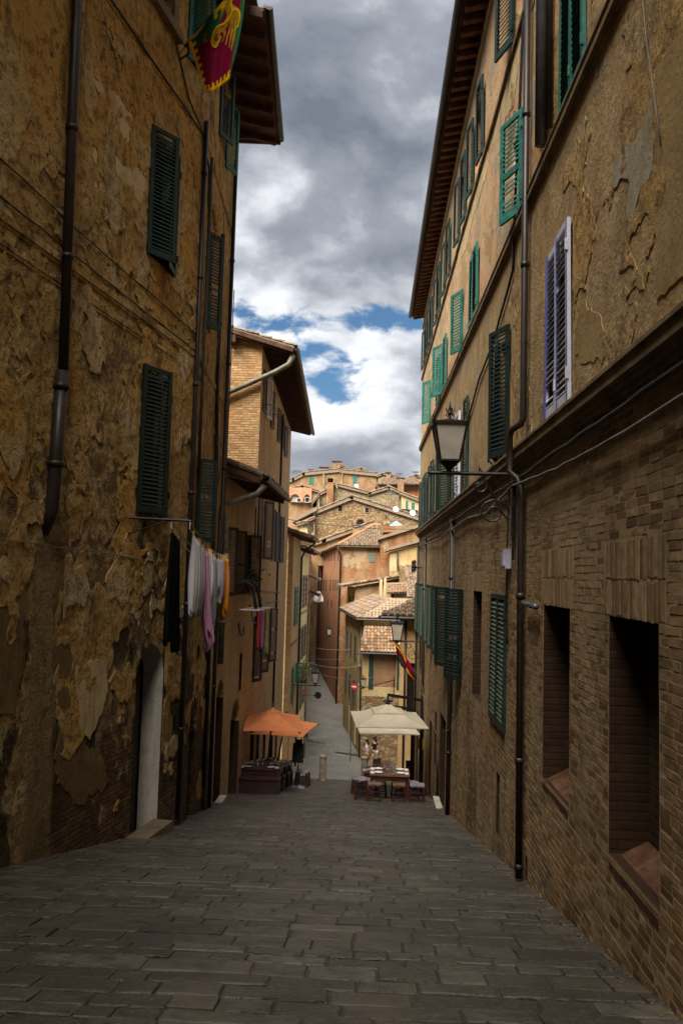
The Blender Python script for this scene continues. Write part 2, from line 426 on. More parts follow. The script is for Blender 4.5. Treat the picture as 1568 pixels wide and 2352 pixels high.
# ------------------------------------------------------------------ materials
def simple(name, col, rough=.7, spec=.3, metal=0.0, var=.25, scale=6.0, bumpd=.004, bs=.3):
    def fn(t, b):
        p = t.obj(); n = t.noise(p, scale, 6, .65); n2 = t.noise(p, scale*7, 4)
        c = t.mix(t.step(n, .3, .7), tuple(x*(1-var) for x in col), tuple(min(1, x*(1+var)) for x in col))
        return c, t.bump(t.math('ADD', n, t.math('MULTIPLY', n2, .5)), bs, bumpd)
    return material(name, fn, rough, spec, metal)
def plaster_ochre(t, b):
    p = t.pos(); z = t.sep(p)[2]; y = t.sep(p)[1]
    nA = t.noise(p, .55, 7, .6); nB = t.noise(p, 1.7, 9, .66, .4); nC = t.noise(p, 5.0, 9, .68); nD = t.noise(p, 22, 6, .6)
    streak = t.noise(t.pos((2.2, 2.2, .35)), 1.6, 6, .6)
    hi = t.step(t.math('ADD', z, t.math('MULTIPLY', nA, 3.0)), 3.4, 9.0)       # old ochre wash survives higher up
    fresh = t.ramp(nA, [(.30, (.38, .22, .065)), (.48, (.54, .31, .09)), (.60, (.58, .38, .14)), (.75, (.45, .30, .13))])
    worn_shade = t.ramp(nC, [(.30, (.075, .048, .022)), (.44, (.20, .13, .056)), (.54, (.40, .27, .12)), (.68, (.60, .44, .23))])  # worn plaster tones, hollows darkened in colour to stand in for their shade
    c = t.mix(t.math('MULTIPLY', hi, t.step(t.math('ADD', nB, t.math('MULTIPLY', nC, .25)), .54, .66)), worn_shade, fresh)
    # flakes fallen off down to a second coat
    flake = t.step(t.math('ADD', t.math('MULTIPLY', nB, .8), t.math('MULTIPLY', nC, .35)), .625, .645)
    c = t.mix(t.math('MULTIPLY', flake, .75), c, t.ramp(nC, [(.35, (.30, .21, .10)), (.6, (.60, .46, .25))]))
    flake2 = t.step(t.math('ADD', t.math('MULTIPLY', t.noise(t.vm('ADD', p, (9, 4, 2)), 1.3, 9, .7), .8), t.math('MULTIPLY', nC, .3)), .60, .615)
    c = t.mix(t.math('MULTIPLY', flake2, .7), c, t.ramp(nD, [(.3, (.10, .066, .034)), (.7, (.19, .13, .066))]))
    # pits hacked in the render
    pit = t.step(t.vor(t.vm('ADD', p, t.vm('MULTIPLY', t.comb(nC, nB, nC), (.1, .1, .1))), 7.0), .17, .09)
    pit = t.math('MULTIPLY', pit, t.step(nB, .44, .56)); c = t.mix(t.math('MULTIPLY', pit, .75), c, (.07, .045, .022))
    # soot and damp patches with hard broken edges, mostly low on the wall
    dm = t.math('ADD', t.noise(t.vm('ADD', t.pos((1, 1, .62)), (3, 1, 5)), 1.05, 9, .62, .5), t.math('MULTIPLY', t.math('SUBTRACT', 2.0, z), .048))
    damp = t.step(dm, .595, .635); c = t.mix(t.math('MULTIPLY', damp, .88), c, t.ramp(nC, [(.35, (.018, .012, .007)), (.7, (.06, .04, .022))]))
    # brick showing at the foot and in scattered patches
    bc, bf = t.brick(t.comb(t.math('ADD', y, t.sep(p)[0]), z), c1=(.14, .07, .035), c2=(.20, .11, .055), cm=(.08, .06, .04))
    bk = t.step(t.math('ADD', t.noise(p, .9, 7, .6), t.math('MULTIPLY', t.math('SUBTRACT', -1.2, z), .16)), .55, .60)
    bk = t.math('MAXIMUM', bk, t.math('MULTIPLY', t.step(t.noise(t.vm('ADD', p, (1, 7, 3)), .8, 6, .6), .62, .66), t.step(z, 3.2, 1.8)))
    c = t.mix(bk, c, t.mix(t.step(nC, .4, .7), bc, (.07, .045, .025)))
    # run of lime under the end of the rain pipe
    run = t.math('MULTIPLY', t.step(t.math('ABSOLUTE', t.math('ADD', t.math('SUBTRACT', y, 10.15), t.math('MULTIPLY', t.math('SUBTRACT', streak, .5), .7))), .40, .25), t.step(z, 2.3, 1.7))
    c = t.mix(t.math('MULTIPLY', run, .85), c, t.ramp(streak, [(.3, (.17, .115, .055)), (.7, (.33, .24, .12))]))
    h = t.math('ADD', t.math('MULTIPLY', flake, .9), t.math('ADD', t.math('MULTIPLY', nC, 1.8), t.math('MULTIPLY', nD, .5)))
    h = t.math('SUBTRACT', h, t.math('ADD', t.math('MULTIPLY', flake2, .8), t.math('ADD', t.math('MULTIPLY', pit, 1.0), t.math('MULTIPLY', t.math('MULTIPLY', bf, bk), .8))))
    return c, t.bump(t.math('ADD', h, t.math('MULTIPLY', nB, 1.5)), 1.0, .06)
def render_tan(t, b):
    p = t.pos(); z = t.sep(p)[2]; y = t.sep(p)[1]
    nA = t.noise(p, .5, 6, .6); nB = t.noise(t.pos((1, 1, .75)), 2.0, 8, .62); nC = t.noise(p, 9, 8, .66); nD = t.noise(p, 26, 5, .6)
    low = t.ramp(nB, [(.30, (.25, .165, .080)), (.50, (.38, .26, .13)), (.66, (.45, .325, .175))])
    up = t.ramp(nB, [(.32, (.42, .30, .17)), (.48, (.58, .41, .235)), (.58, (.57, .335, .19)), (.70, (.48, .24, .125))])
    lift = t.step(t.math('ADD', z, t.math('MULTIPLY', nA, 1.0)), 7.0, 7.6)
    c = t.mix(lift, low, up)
    c = t.mix(t.math('MULTIPLY', t.step(nC, .56, .66), .5), c, (.16, .11, .058))
    old = t.step(t.math('ADD', t.noise(p, .85, 9, .68, .3), t.math('MULTIPLY', nC, .2)), .655, .665)
    c = t.mix(t.math('MULTIPLY', old, .8), c, t.ramp(nD, [(.3, (.33, .20, .07)), (.7, (.42, .30, .16))]))
    grey = t.step(t.math('ADD', t.noise(t.vm('ADD', p, (4, 2.2, 1)), .75, 8, .62), t.math('MULTIPLY', nC, .15)), .665, .675)
    c = t.mix(t.math('MULTIPLY', grey, .8), c, (.34, .31, .23))
    drip = t.step(t.noise(t.pos((3.2, 3.2, .22)), 1.3, 6, .6), .60, .78); c = t.mix(t.math('MULTIPLY', drip, .55), c, (.12, .085, .048))
    h = t.math('ADD', t.math('MULTIPLY', old, -.7), t.math('ADD', t.math('MULTIPLY', nC, 1.3), t.math('ADD', t.math('MULTIPLY', grey, .8), t.math('MULTIPLY', nD, .5))))
    return c, t.bump(h, .8, .03)
def brick_island(lo, hi, wash, washamt=.5, obj=False):
    def fn(t, b):
        p = t.pos(); r = t.objrand() if obj else t.island()
        n = t.noise(p, 11, 6, .65); w = t.noise(t.pos((1, 1, .45)), .9, 7, .62); n3 = t.noise(p, 40, 4)
        c = t.ramp(r, [(0, lo), (.35, tuple((a+b_)/2 for a, b_ in zip(lo, hi))), (.8, hi), (1, tuple(x*1.15 for x in hi))])
        c = t.mix(t.math('MULTIPLY', t.step(n, .38, .68), .5), c, tuple(x*.62 for x in lo))
        c = t.mix(t.math('MULTIPLY', t.step(w, .42, .64), washamt), c, wash)
        sp_ = t.sep(p); hgt = t.math('ADD', sp_[2], t.math('MULTIPLY', sp_[1], .2)); soot_dark = t.step(t.math('ADD', t.noise(t.pos((1.2, 1.2, .5)), .6, 8, .64), t.math('MULTIPLY', t.math('SUBTRACT', 1.5, hgt), .035)), .52, .70); c = t.mix(t.math('MULTIPLY', t.step(t.noise(p, .8, 6, .6), .52, .66), .5), c, tuple(x*k for x, k in zip(hi, (1.05, .78, .62)))); c = t.mix(t.math('MULTIPLY', soot_dark, .75), c, (.040, .026, .015))  # soot patches, plus darkening put into the colour towards the ground
        return c, t.bump(t.math('ADD', n, t.math('MULTIPLY', n3, .4)), .6, .012)
    return fn
def brick_tex(c1, c2, cm, wash, washamt=.4, bh=.075, bw=.29, soot_dark=.5, patch=None):
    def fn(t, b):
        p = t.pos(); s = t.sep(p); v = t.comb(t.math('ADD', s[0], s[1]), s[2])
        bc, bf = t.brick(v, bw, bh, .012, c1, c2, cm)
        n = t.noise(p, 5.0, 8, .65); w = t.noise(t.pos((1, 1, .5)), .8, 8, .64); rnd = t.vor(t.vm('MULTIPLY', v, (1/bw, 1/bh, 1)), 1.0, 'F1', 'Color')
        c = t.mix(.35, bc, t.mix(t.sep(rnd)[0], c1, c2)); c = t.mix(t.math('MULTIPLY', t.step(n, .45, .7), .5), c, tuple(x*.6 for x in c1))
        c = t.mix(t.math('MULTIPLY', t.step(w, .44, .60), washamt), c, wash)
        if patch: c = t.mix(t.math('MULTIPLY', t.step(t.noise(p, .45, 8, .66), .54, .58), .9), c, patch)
        so_ = t.step(t.noise(t.pos((1.5, 1.5, .35)), .6, 7, .6), .55, .75); c = t.mix(t.math('MULTIPLY', so_, soot_dark), c, (.05, .032, .018))
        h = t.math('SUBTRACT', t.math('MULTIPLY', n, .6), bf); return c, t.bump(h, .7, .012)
    return fn
def wash_wall(cols, stain=(.10, .07, .04), samt=.5, scale=1.0):
    def fn(t, b):
        p = t.pos(); n = t.noise(p, .8*scale, 8, .64); n2 = t.noise(p, 6*scale, 7, .65)
        c = t.ramp(n, [(.3, cols[0]), (.5, cols[1]), (.68, cols[2])])
        c = t.mix(t.math('MULTIPLY', t.step(n2, .50, .68), .4), c, tuple(x*.65 for x in cols[0]))
        d = t.step(t.noise(t.pos((2.2, 2.2, .25)), .9*scale, 7, .62), .53, .72); c = t.mix(t.math('MULTIPLY', d, samt), c, stain)
        return c, t.bump(t.math('ADD', n2, n), .5, .02)
    return fn
def stone_wall(cols, gap, sc=2.6):
    def fn(t, b):
        p = t.pos((1, 1, 1.7)); w = t.vm('ADD', p, t.vm('MULTIPLY', t.comb(t.noise(p, 3, 4), t.noise(p, 4, 4), t.noise(p, 5, 4)), (.25, .25, .25)))
        e = t.vor(w, sc, 'DISTANCE_TO_EDGE'); cc = t.sep(t.vor(w, sc, 'F1', 'Color'))[0]; n = t.noise(p, .5, 7, .62)
        c = t.ramp(cc, [(0, cols[0]), (.5, cols[1]), (1, cols[2])]); c = t.mix(t.step(e, .07, .02), c, gap)
        c = t.mix(t.math('MULTIPLY', t.step(n, .45, .65), .55), c, cols[1]); n2 = t.noise(p, 1.6, 7, .66)
        c = t.mix(t.math('MULTIPLY', t.step(n2, .54, .66), .5), c, tuple(x*.5 for x in cols[0]))
        return c, t.bump(t.math('ADD', t.step(e, 0, .1), n2), .8, .04)
    return fn
M = {}
M['ochre'] = material('ochre_plaster', plaster_ochre, .9, .15)
M['tan'] = material('tan_render', render_tan, .92, .15)
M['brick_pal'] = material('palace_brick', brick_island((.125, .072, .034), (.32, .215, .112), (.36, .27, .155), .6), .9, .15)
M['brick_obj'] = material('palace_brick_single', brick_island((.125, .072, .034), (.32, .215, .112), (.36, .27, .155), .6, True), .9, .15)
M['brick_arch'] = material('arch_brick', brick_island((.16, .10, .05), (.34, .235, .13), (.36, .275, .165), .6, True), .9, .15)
M['mortar'] = material('mortar', wash_wall([(.24, .175, .095), (.32, .24, .135), (.40, .31, .18)], (.10, .07, .04), .4), .95, .1)
M['mortar_dark'] = material('worn_step_stone', wash_wall([(.09, .07, .045), (.14, .11, .07), (.18, .145, .095)], (.05, .035, .02), .5, 3), .85, .2)
M['recess'] = material('bricked_recess', brick_tex((.040, .023, .014), (.062, .038, .023), (.034, .025, .017), (.10, .08, .053), .45), .92, .1)  # niche darkness is mixed into the brick colour, in place of shade
M['reveal'] = material('brick_reveal', brick_tex((.034, .017, .011), (.05, .027, .016), (.03, .021, .013), (.05, .035, .02), .3), .92, .1)  # reveal brick darkened in colour, to read as shaded
M['terra'] = material('terracotta_sill', wash_wall([(.055, .026, .015), (.105, .050, .029), (.16, .088, .055)], (.03, .02, .012), .7, 6), .9, .15)
M['brick_l2'] = material('orange_brick', brick_tex((.38, .22, .095), (.57, .365, .18), (.44, .33, .19), (.56, .40, .215), .5), .9, .15)
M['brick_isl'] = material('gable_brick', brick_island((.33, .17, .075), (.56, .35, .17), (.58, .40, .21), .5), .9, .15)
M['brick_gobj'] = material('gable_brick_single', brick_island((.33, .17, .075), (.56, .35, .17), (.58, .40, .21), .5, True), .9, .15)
M['plaster_l2'] = material('orange_plaster', wash_wall([(.40, .245, .105), (.51, .325, .15), (.56, .385, .20)]), .9, .15)
M['yellow'] = material('yellow_plaster', wash_wall([(.72, .56, .24), (.82, .67, .33), (.84, .72, .42)], (.44, .32, .15), .35), .9, .15)
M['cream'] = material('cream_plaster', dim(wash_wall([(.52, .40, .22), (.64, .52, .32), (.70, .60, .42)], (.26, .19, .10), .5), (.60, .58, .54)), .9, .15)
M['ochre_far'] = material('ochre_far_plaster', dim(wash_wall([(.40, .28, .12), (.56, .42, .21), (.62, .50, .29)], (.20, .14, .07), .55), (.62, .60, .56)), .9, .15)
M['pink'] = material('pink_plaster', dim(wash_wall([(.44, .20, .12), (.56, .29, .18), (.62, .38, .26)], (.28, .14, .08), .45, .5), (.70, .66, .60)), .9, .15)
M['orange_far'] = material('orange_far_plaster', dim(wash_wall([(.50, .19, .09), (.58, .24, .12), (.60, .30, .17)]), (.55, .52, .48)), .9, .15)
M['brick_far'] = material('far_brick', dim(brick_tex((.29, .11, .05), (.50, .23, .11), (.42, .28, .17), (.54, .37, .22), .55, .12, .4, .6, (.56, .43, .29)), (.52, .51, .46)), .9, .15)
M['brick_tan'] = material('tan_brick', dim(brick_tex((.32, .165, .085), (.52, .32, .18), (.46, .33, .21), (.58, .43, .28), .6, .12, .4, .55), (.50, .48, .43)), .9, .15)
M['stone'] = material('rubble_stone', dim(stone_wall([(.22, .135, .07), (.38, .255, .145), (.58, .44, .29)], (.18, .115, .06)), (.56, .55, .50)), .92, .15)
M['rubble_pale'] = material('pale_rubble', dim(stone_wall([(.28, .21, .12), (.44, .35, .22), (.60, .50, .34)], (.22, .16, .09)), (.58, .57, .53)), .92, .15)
M['white_plaster'] = material('white_reveal', wash_wall([(.30, .27, .22), (.40, .37, .32), (.46, .43, .38)], (.12, .09, .06), .3, 2.5), .9, .15)
M['cornice'] = simple('cornice_stone', (.20, .145, .078), .9, .15, 0, .35, 3, .02, .6)
M['dark'] = simple('dark_interior', (.012, .010, .009), .9, .1)
M['glass_dark'] = simple('window_glass', (.02, .024, .026), .12, .5)
M['green'] = simple('dark_green_paint', (.008, .028, .022), .55, .35, 0, .35, 8)
M['teal'] = simple('teal_paint', (.010, .115, .090), .55, .35, 0, .35, 8)
M['greenpale'] = simple('weathered_green_slat', (.10, .14, .10), .6, .3, 0, .6, 14)
M['brownsh'] = simple('dark_brown_paint', (.030, .019, .014), .6, .3, 0, .35, 8)
M['brownslat'] = simple('brown_slat', (.115, .075, .052), .6, .3, 0, .4, 9)
M['blue'] = simple('fringe_blue', (.06, .07, .32), .5, .35, 0, .25, 5)
M['whiteblue'] = simple('lilac_white_paint', (.52, .53, .63), .5, .35, 0, .12, 5)
M['navyslat'] = simple('pale_lilac_slat', (.60, .62, .70), .5, .35, 0, .4, 9)
M['pipe'] = simple('dark_pipe', (.028, .020, .017), .45, .4, .2, .3, 4)
M['greypipe'] = simple('grey_pipe', (.10, .10, .11), .4, .5, .4, .3, 5)
M['copper'] = simple('weathered_copper', (.14, .13, .10), .55, .4, .3, .4, 7)
M['iron'] = simple('black_iron', (.014, .012, .013), .5, .4, .3, .3, 9)
M['cable'] = simple('cable', (.055, .048, .042), .7, .2)
M['cablepale'] = simple('pale_cable', (.17, .15, .125), .7, .2)
M['rafter'] = simple('old_rafter', (.075, .038, .025), .8, .2, 0, .45, 5)
M['board'] = simple('old_tile_soffit', (.10, .048, .032), .85, .2, 0, .5, 2.5)
M['rafter_r'] = simple('red_rafter', (.18, .085, .052), .8, .2, 0, .5, 4)
M['board_r'] = simple('red_soffit', (.055, .026, .018), .85, .2, 0, .5, 2.5)
def tilemat(name, cols, moss=.35, obj=False):
    def fn(t, b):
        p = t.pos(); r = t.objrand() if obj else t.island(); n = t.noise(p, 9, 6, .65); m = t.noise(p, 1.5, 7, .65)
        c = t.ramp(r, [(0, cols[0]), (.4, cols[1]), (.75, cols[2]), (1, cols[3])]); c = t.mix(t.math('MULTIPLY', t.step(n, .48, .66), .55), c, (.07, .05, .035))
        c = t.mix(t.math('MULTIPLY', t.step(m, .50, .64), moss), c, (.15, .12, .06)); c = t.mix(1.0, c, (.80, .76, .70), 'MULTIPLY'); return c, t.bump(n, .6, .01)
    return material(name, fn, .9, .15)
TC = [(.12, .08, .058), (.22, .165, .125), (.30, .25, .20), (.33, .21, .135)]
M['tile'] = tilemat('roof_tile_clay', TC); M['tile1'] = tilemat('roof_tile_clay_single', TC, .3, True)
TO = [(.17, .10, .06), (.34, .21, .12), (.40, .31, .23), (.52, .27, .11)]
M['tileo'] = tilemat('roof_tile_orange', TO, .15, True); M['tilem'] = tilemat('roof_tile_mossy', TC, .7, True)
EAVE_L = (M['rafter'], M['board'], M['pipe'], M['tile']); EAVE_R = (M['rafter_r'], M['board_r'], M['pipe'], M['tile'])

M['p_stepstone'] = material('worn_marble', wash_wall([(.30, .28, .24), (.42, .40, .35), (.48, .45, .40)], (.18, .15, .11), .4, 4), .7, .3)
M['blackgreen'] = simple('black_green_paint', (.006, .015, .013), .55, .35, 0, .35, 8); M['tealfade'] = simple('faded_teal_paint', (.022, .145, .12), .65, .3, 0, .45, 7)
# ------------------------------------------------------------------ ground
def g(y):
    if y < 46: return -0.2*y
    if y < 54: t = (y-46)/8; return -9.2 - 8*(.2*t - .084*t*t)
    z54 = -9.2-8*(.2-.084)
    if y < 130: return z54 - .032*(y-54)
    z130 = z54-.032*76
    return z130 + min(1.0, (y-130)/160)**2*24
def left_x(y):
    if y < 14.6: return -3.31+.171*(y-14.6)
    if y < 19.3: return -3.31-.0617*(y-14.6)
    if y < 25: return -3.6
    if y < 40: return -3.6-.0367*(y-25)
    return -3.9-.0735*max(0, y-50)
ys = [-30, -14, 0, 5, 10, 15, 20, 25, 30, 35, 40, 44, 46, 47, 48, 49, 50, 51, 52, 53, 54, 57, 60, 70, 80, 100, 130, 150, 170, 190, 210, 230, 250, 270, 290, 340, 700, 3000]
xs = [-3000, -300, -60, -20, -7, -4.2, -2, 0, 2.5, 6, 20, 60, 300, 3000]
mb = MB(); k = len(xs)
for y in ys:
    for x in xs: mb.v.append(Vector((x, y, g(y)-.016)))
for j in range(len(ys)-1):
    for i in range(k-1): mb.f.append([j*k+i, j*k+i+1, (j+1)*k+i+1, (j+1)*k+i]); mb.m.append(0)
def ground_fn(t, b):
    p = t.pos(); s = t.sep(p)
    nj = t.vm('ADD', t.comb(s[0], s[1]), t.vm('MULTIPLY', t.comb(t.noise(p, 2, 3), t.noise(p, 2.3, 3)), (.08, .06, 0)))
    bc, bf = t.brick(nj, .62, .34, .014, (.17, .168, .158), (.235, .23, .215), (.09, .085, .075))  # paler stone past the bollards, also lifted to stand in for open light
    n = t.noise(p, 3, 8, .65); c = t.mix(t.math('MULTIPLY', t.step(n, .4, .7), .5), bc, (.13, .127, .115))
    c = t.mix(t.step(s[1], 35, 31), c, t.mix(t.step(n, .4, .65), (.040, .034, .025), (.075, .062, .044))); far = t.step(s[1], 125, 150); c = t.mix(far, c, (.06, .07, .03))
    return c, t.bump(t.math('SUBTRACT', n, bf), .5, .015)
M['paving'] = material('street_paving', ground_fn, .75, .3)
street = tag(mb.build('street', M['paving']), kind='structure')
# paving stones, courses across the street
def stone_fn(obj):
    def fn(t, b):
        p = t.pos(); r = t.objrand() if obj else t.island(); n = t.noise(p, 6, 8, .66); n2 = t.noise(p, 30, 5, .6)
        c = t.ramp(r, [(0, (.046, .040, .030)), (.5, (.064, .056, .043)), (.85, (.083, .074, .058)), (1, (.110, .099, .080))])
        c = t.mix(t.math('MULTIPLY', t.step(n, .42, .66), .75), c, (.030, .025, .019)); c = t.mix(t.math('MULTIPLY', t.step(n2, .50, .66), .5), c, (.12, .108, .085)); big = t.noise(p, .9, 6, .6); c = t.mix(t.math('MULTIPLY', t.step(big, .42, .66), .45), c, (.030, .026, .020))
        dirt = t.step(t.noise(p, .7, 7, .62), .52, .66); c = t.mix(t.math('MULTIPLY', dirt, .35), c, (.11, .092, .065))
        ph = t.math('MULTIPLY', r, 40.0); s = t.sep(p)
        gr = t.math('SINE', t.math('ADD', t.math('ADD', t.math('MULTIPLY', s[1], 150.0), t.math('MULTIPLY', t.noise(p, 5, 3), 9.0)), t.math('MULTIPLY', t.math('MULTIPLY', s[0], t.math('SUBTRACT', r, .5)), 60.0)))
        gr = t.math('MULTIPLY', t.step(gr, .55, .95), t.math('MULTIPLY', t.step(t.math('FRACT', ph), .45, .6), t.step(t.noise(p, 9, 3), .42, .56)))
        c = t.mix(t.math('MULTIPLY', gr, .55), c, (.026, .022, .018))
        pit = t.step(t.vor(p, 38), .22, .10); pit = t.math('MULTIPLY', pit, t.step(t.noise(p, 4, 4), .46, .58)); c = t.mix(t.math('MULTIPLY', pit, .6), c, (.02, .017, .013))
        return c, t.bump(t.math('SUBTRACT', t.math('ADD', n, t.math('MULTIPLY', n2, .35)), t.math('ADD', t.math('MULTIPLY', pit, .6), t.math('MULTIPLY', gr, .7))), .9, .018)
    return fn
M['stone_one'] = material('street_stone', stone_fn(True), .5, .4); M['stone_many'] = material('street_stone_far', stone_fn(False), .5, .4)
def stone_verts(w, d, rnd):
    hw, hd, c = w/2, d/2, .016
    j = lambda q=.012: rnd.uniform(-q, q)
    k = .07/max(w, .07) if w != 1 else .16; kd = .05/max(d, .05) if d != 1 else .16
    o = []
    for (x, y) in ((-1, -1), (0, -1), (1, -1), (1, 0), (1, 1), (0, 1), (-1, 1), (-1, 0)):
        if x and y: o += [(x*hw*(1-k*.5*(y*x < 0))+j()*hw*.3, y*hd*(1-kd*.5*(y*x > 0))+j()*hd*.5), (x*hw*(1-k*.5*(y*x > 0))+j()*hw*.3, y*hd*(1-kd*.5*(y*x < 0))+j()*hd*.5)]
        else: o.append((x*hw+j()*(hw*2 if x else 1)*.8, y*hd+j()*(hd*2 if y else 1)*1.2))
    top = [(x*(1-c/hw*rnd.uniform(.4, 1.6) if w != 1 else .955+j()), y*(1-c/hd*rnd.uniform(.4, 1.6) if d != 1 else .91+j(.02)), rnd.uniform(-.004, .003)) for x, y in o]
    mid = [(x, y, -.009) for x, y in o]; bot = [(x, y, -.05) for x, y in o]
    return [Vector(p) for p in bot+mid+top]
NV = 12
SF = [(i, (i+1) % NV, NV+(i+1) % NV, NV+i) for i in range(NV)]+[(NV+i, NV+(i+1) % NV, 2*NV+(i+1) % NV, 2*NV+i) for i in range(NV)]+[tuple(range(2*NV, 3*NV))]
rnd = random.Random(3); variants = []
for i in range(14):
    mb = MB(); mb.v = stone_verts(1, 1, random.Random(50+i)); mb.f = [list(f) for f in SF]; mb.m = [0]*len(SF)
    mb.v = [Vector((v.x, v.y, v.z)) for v in mb.v]; variants.append(mb.mesh('paving_stone', M['stone_one']))
SL = math.atan(.2); RX = Matrix.Rotation(-SL, 4, 'X'); y = 3.4; many = MB(); cnt = 0
while y < 33.2:
    d = rnd.uniform(.19, .34) if y < 14 else rnd.uniform(.17, .26); x = left_x(y)-.3+rnd.uniform(-.4, 0); zc = g(y+d/2)
    while x < 2.0:
        w = rnd.choice((.24, .3, .36, .42, .5, .62, .75))*rnd.uniform(.85, 1.15)
        xc = x+w/2; skew = rnd.uniform(-.02, .02); tilt = Matrix.Rotation(rnd.uniform(-.009, .009), 4, 'X') @ Matrix.Rotation(rnd.uniform(-.008, .008), 4, 'Y')
        gapx = rnd.uniform(.006, .018); gapy = rnd.uniform(.004, .014)
        mt = Matrix.Translation((xc, y+d/2+skew, zc+rnd.uniform(-.004, .004))) @ Matrix.Rotation(rnd.uniform(-.02, .02), 4, 'Z') @ RX @ tilt
        vis = abs(xc+.10*y*0) < 3.2+.35*y
        if cnt < 298 and xc > -.42*y-.6 and xc < 2.2:
            cnt += 1; place('paving_stone', rnd.choice(variants), street, mt @ Matrix.Diagonal((w-gapx, d-gapy, 1, 1)))
        else:
            k0 = len(many.v); many.v += [mt @ v for v in stone_verts(w-gapx, d-gapy, rnd)]
            many.f += [[k0+i for i in f] for f in SF]; many.m += [0]*len(SF)
        x += w
    y += d
tag(many.build('paving_stone', M['stone_many'], street), kind='stuff')

# ------------------------------------------------------------------ ochre house, near on one side
house = thing('ochre_house', (-5.5, 10, g(10)), 'tall near house of flaking ochre plaster with green shutters and a flag', 'house')
FA = Frame((-3.31+.171*(-8-14.6), -8), (-3.31, 14.6), 1)
FB = Frame((-3.31, 14.6), (-3.6, 19.3), 1)
ZT = 13.0
hA = [(12.72, 13.72, -3.2, .37, .36, 1, 2), (12.45, 13.4, 2.6, 4.8, .22, 1, 0), (12.4, 13.3, 6.65, 8.7, .22, 1, 0), (11.6, 12.85, 10.95, 12.6, .28, 1, 0), (13.6, 14.4, 10.75, 12.4, .2, 1, 0)]
wall(FA, -8, 14.6, -4.5, ZT, hA, [M['ochre'], M['dark'], M['white_plaster']], 'wall', house)
hB = [(15.15, 15.8, 2.2, 3.7, .2, 1, 0), (15.2, 16.0, 6.4, 8.2, .2, 1, 0), (15.55, 16.5, -3.6, -1.05, .3, 1, 0), (16.0, 16.45, -.85, .1, .25, 1, 0), (16.1, 17.1, 10.75, 12.2, .2, 1, 0), (18.35, 18.95, -1.75, 1.0, .4, 1, 0)]
wall(FB, 14.6, 19.3, -4.5, ZT, hB, [M['ochre'], M['dark'], M['ochre']], 'wall', house)
mb = MB(); arch_top(mb, FA, 12.72, 13.72, .37, .55, 0, .36, 1); mb.build('door_arch', [M['ochre'], M['white_plaster']], house)
mb = MB(); mb.fbox(FB, 15.15, 16.05, 0, .05, 8.26, 8.34); mb.tube([FB.pt(15.6-.48*math.cos(math.pi*k/10), 8.36+.55*math.sin(math.pi*k/10), .01) for k in range(11)], .06, 6); mb.build('window_arch', [M['ochre']], house)
mb = MB(); mb.fbox(FA, 12.6, 13.6, .0, .34, -3.3, g(13.0)+.08); mb.build('door_step', M['mortar_dark'], house)
mb = MB(); mb.box8([FB.pt(19.3, z, 0) + Vector(o) for z in (-5, ZT) for o in ((0, 0, 0), (-.3, .02, 0), (-9, .02, 0), (-9, -.3, 0))]); mb.build('end_wall', M['ochre'], house)
# door leaf in the arched niche, set back in shade
mb = MB(); mb.fbox(FA, 12.74, 13.50, -.35, -.31, -2.75, -.1); [mb.fbox(FA, 12.80+.34*i, 13.08+.34*i, -.31, -.295, -2.6+1.25*j, -1.5+1.25*j) for i in (0, 1) for j in (0, 1)]
mb.build('door', M['brownsh'], house)
mb = MB(); mb.box8([Vector((x, y, z)) for z in (12.9, 21) for x, y in ((-13, -8), (FA.pt(-8, 0).x, -8), (FA.pt(3.5, 0).x, 3.5), (-11, 3.5))]); mb.build('shade_block', M['ochre'], house)  # unseen block added on top of the house to shade the near street
# string courses with plaster bands
for fr, a0, a1 in ((FA, -8, 14.58), (FB, 14.62, 19.28)):
    for z0, hh, dd in ((5.52, .10, .035), (9.72, .10, .035), (5.25, .06, .02)):
        mb = MB(); mb.fbox(fr, a0, a1, 0, dd, z0, z0+hh); mb.fbox(fr, a0, a1, 0, dd*.6, z0-.05, z0-.002); mb.build('string_course', M['ochre'], house)
ajar(house, FA, 12.32, 6.62, .56, 2.13, 27, M['green']); ajar(house, FA, 13.4, 6.62, .56, 2.13, 12, M['green'], True)
ajar(house, FA, 12.4, 2.5, .62, 2.34, 21, M['blackgreen']); ajar(house, FA, 13.5, 2.5, .6, 2.34, 8, M['green'], True)
ajar(house, FA, 13.52, 10.68, .58, 1.75, 27, M['teal'])
ajar(house, FB, 15.15, 6.33, .44, 1.9, 33, M['green']); ajar(house, FB, 15.05, 2.15, .42, 1.58, 52, M['blackgreen'])
ajar(house, FB, 16.0, 10.68, .5, 1.55, 26, M['green']); ajar(house, FB, 17.15, 10.58, .5, 1.55, 24, M['teal'])
# stone window surround high up, with its sash
mb = MB(); mb.fbox(FA, 11.45, 11.6, 0, .06, 10.82, 12.6); mb.fbox(FA, 12.85, 13.05, 0, .06, 10.82, 12.6); mb.fbox(FA, 11.35, 13.15, 0, .12, 10.66, 10.82); mb.build('window_surround', M['cornice'], house)
mb = MB(); mb.fbox(FA, 11.62, 12.83, -.2, -.15, 10.97, 11.07); mb.fbox(FA, 11.62, 11.70, -.2, -.15, 11.07, 12.5); mb.fbox(FA, 12.2, 12.28, -.2, -.15, 11.07, 12.5); mb.fbox(FA, 12.75, 12.83, -.2, -.15, 11.07, 12.5); mb.build('window_sash', M['whiteblue'], house)
eave(house, FB, 14.7, 19.4, 12.32, 1.0, .42, .62, EAVE_L, .12, .15)
eave(house, FA, -6, 14.55, 12.5, 1.15, .45, .75, EAVE_L, .12, .15)
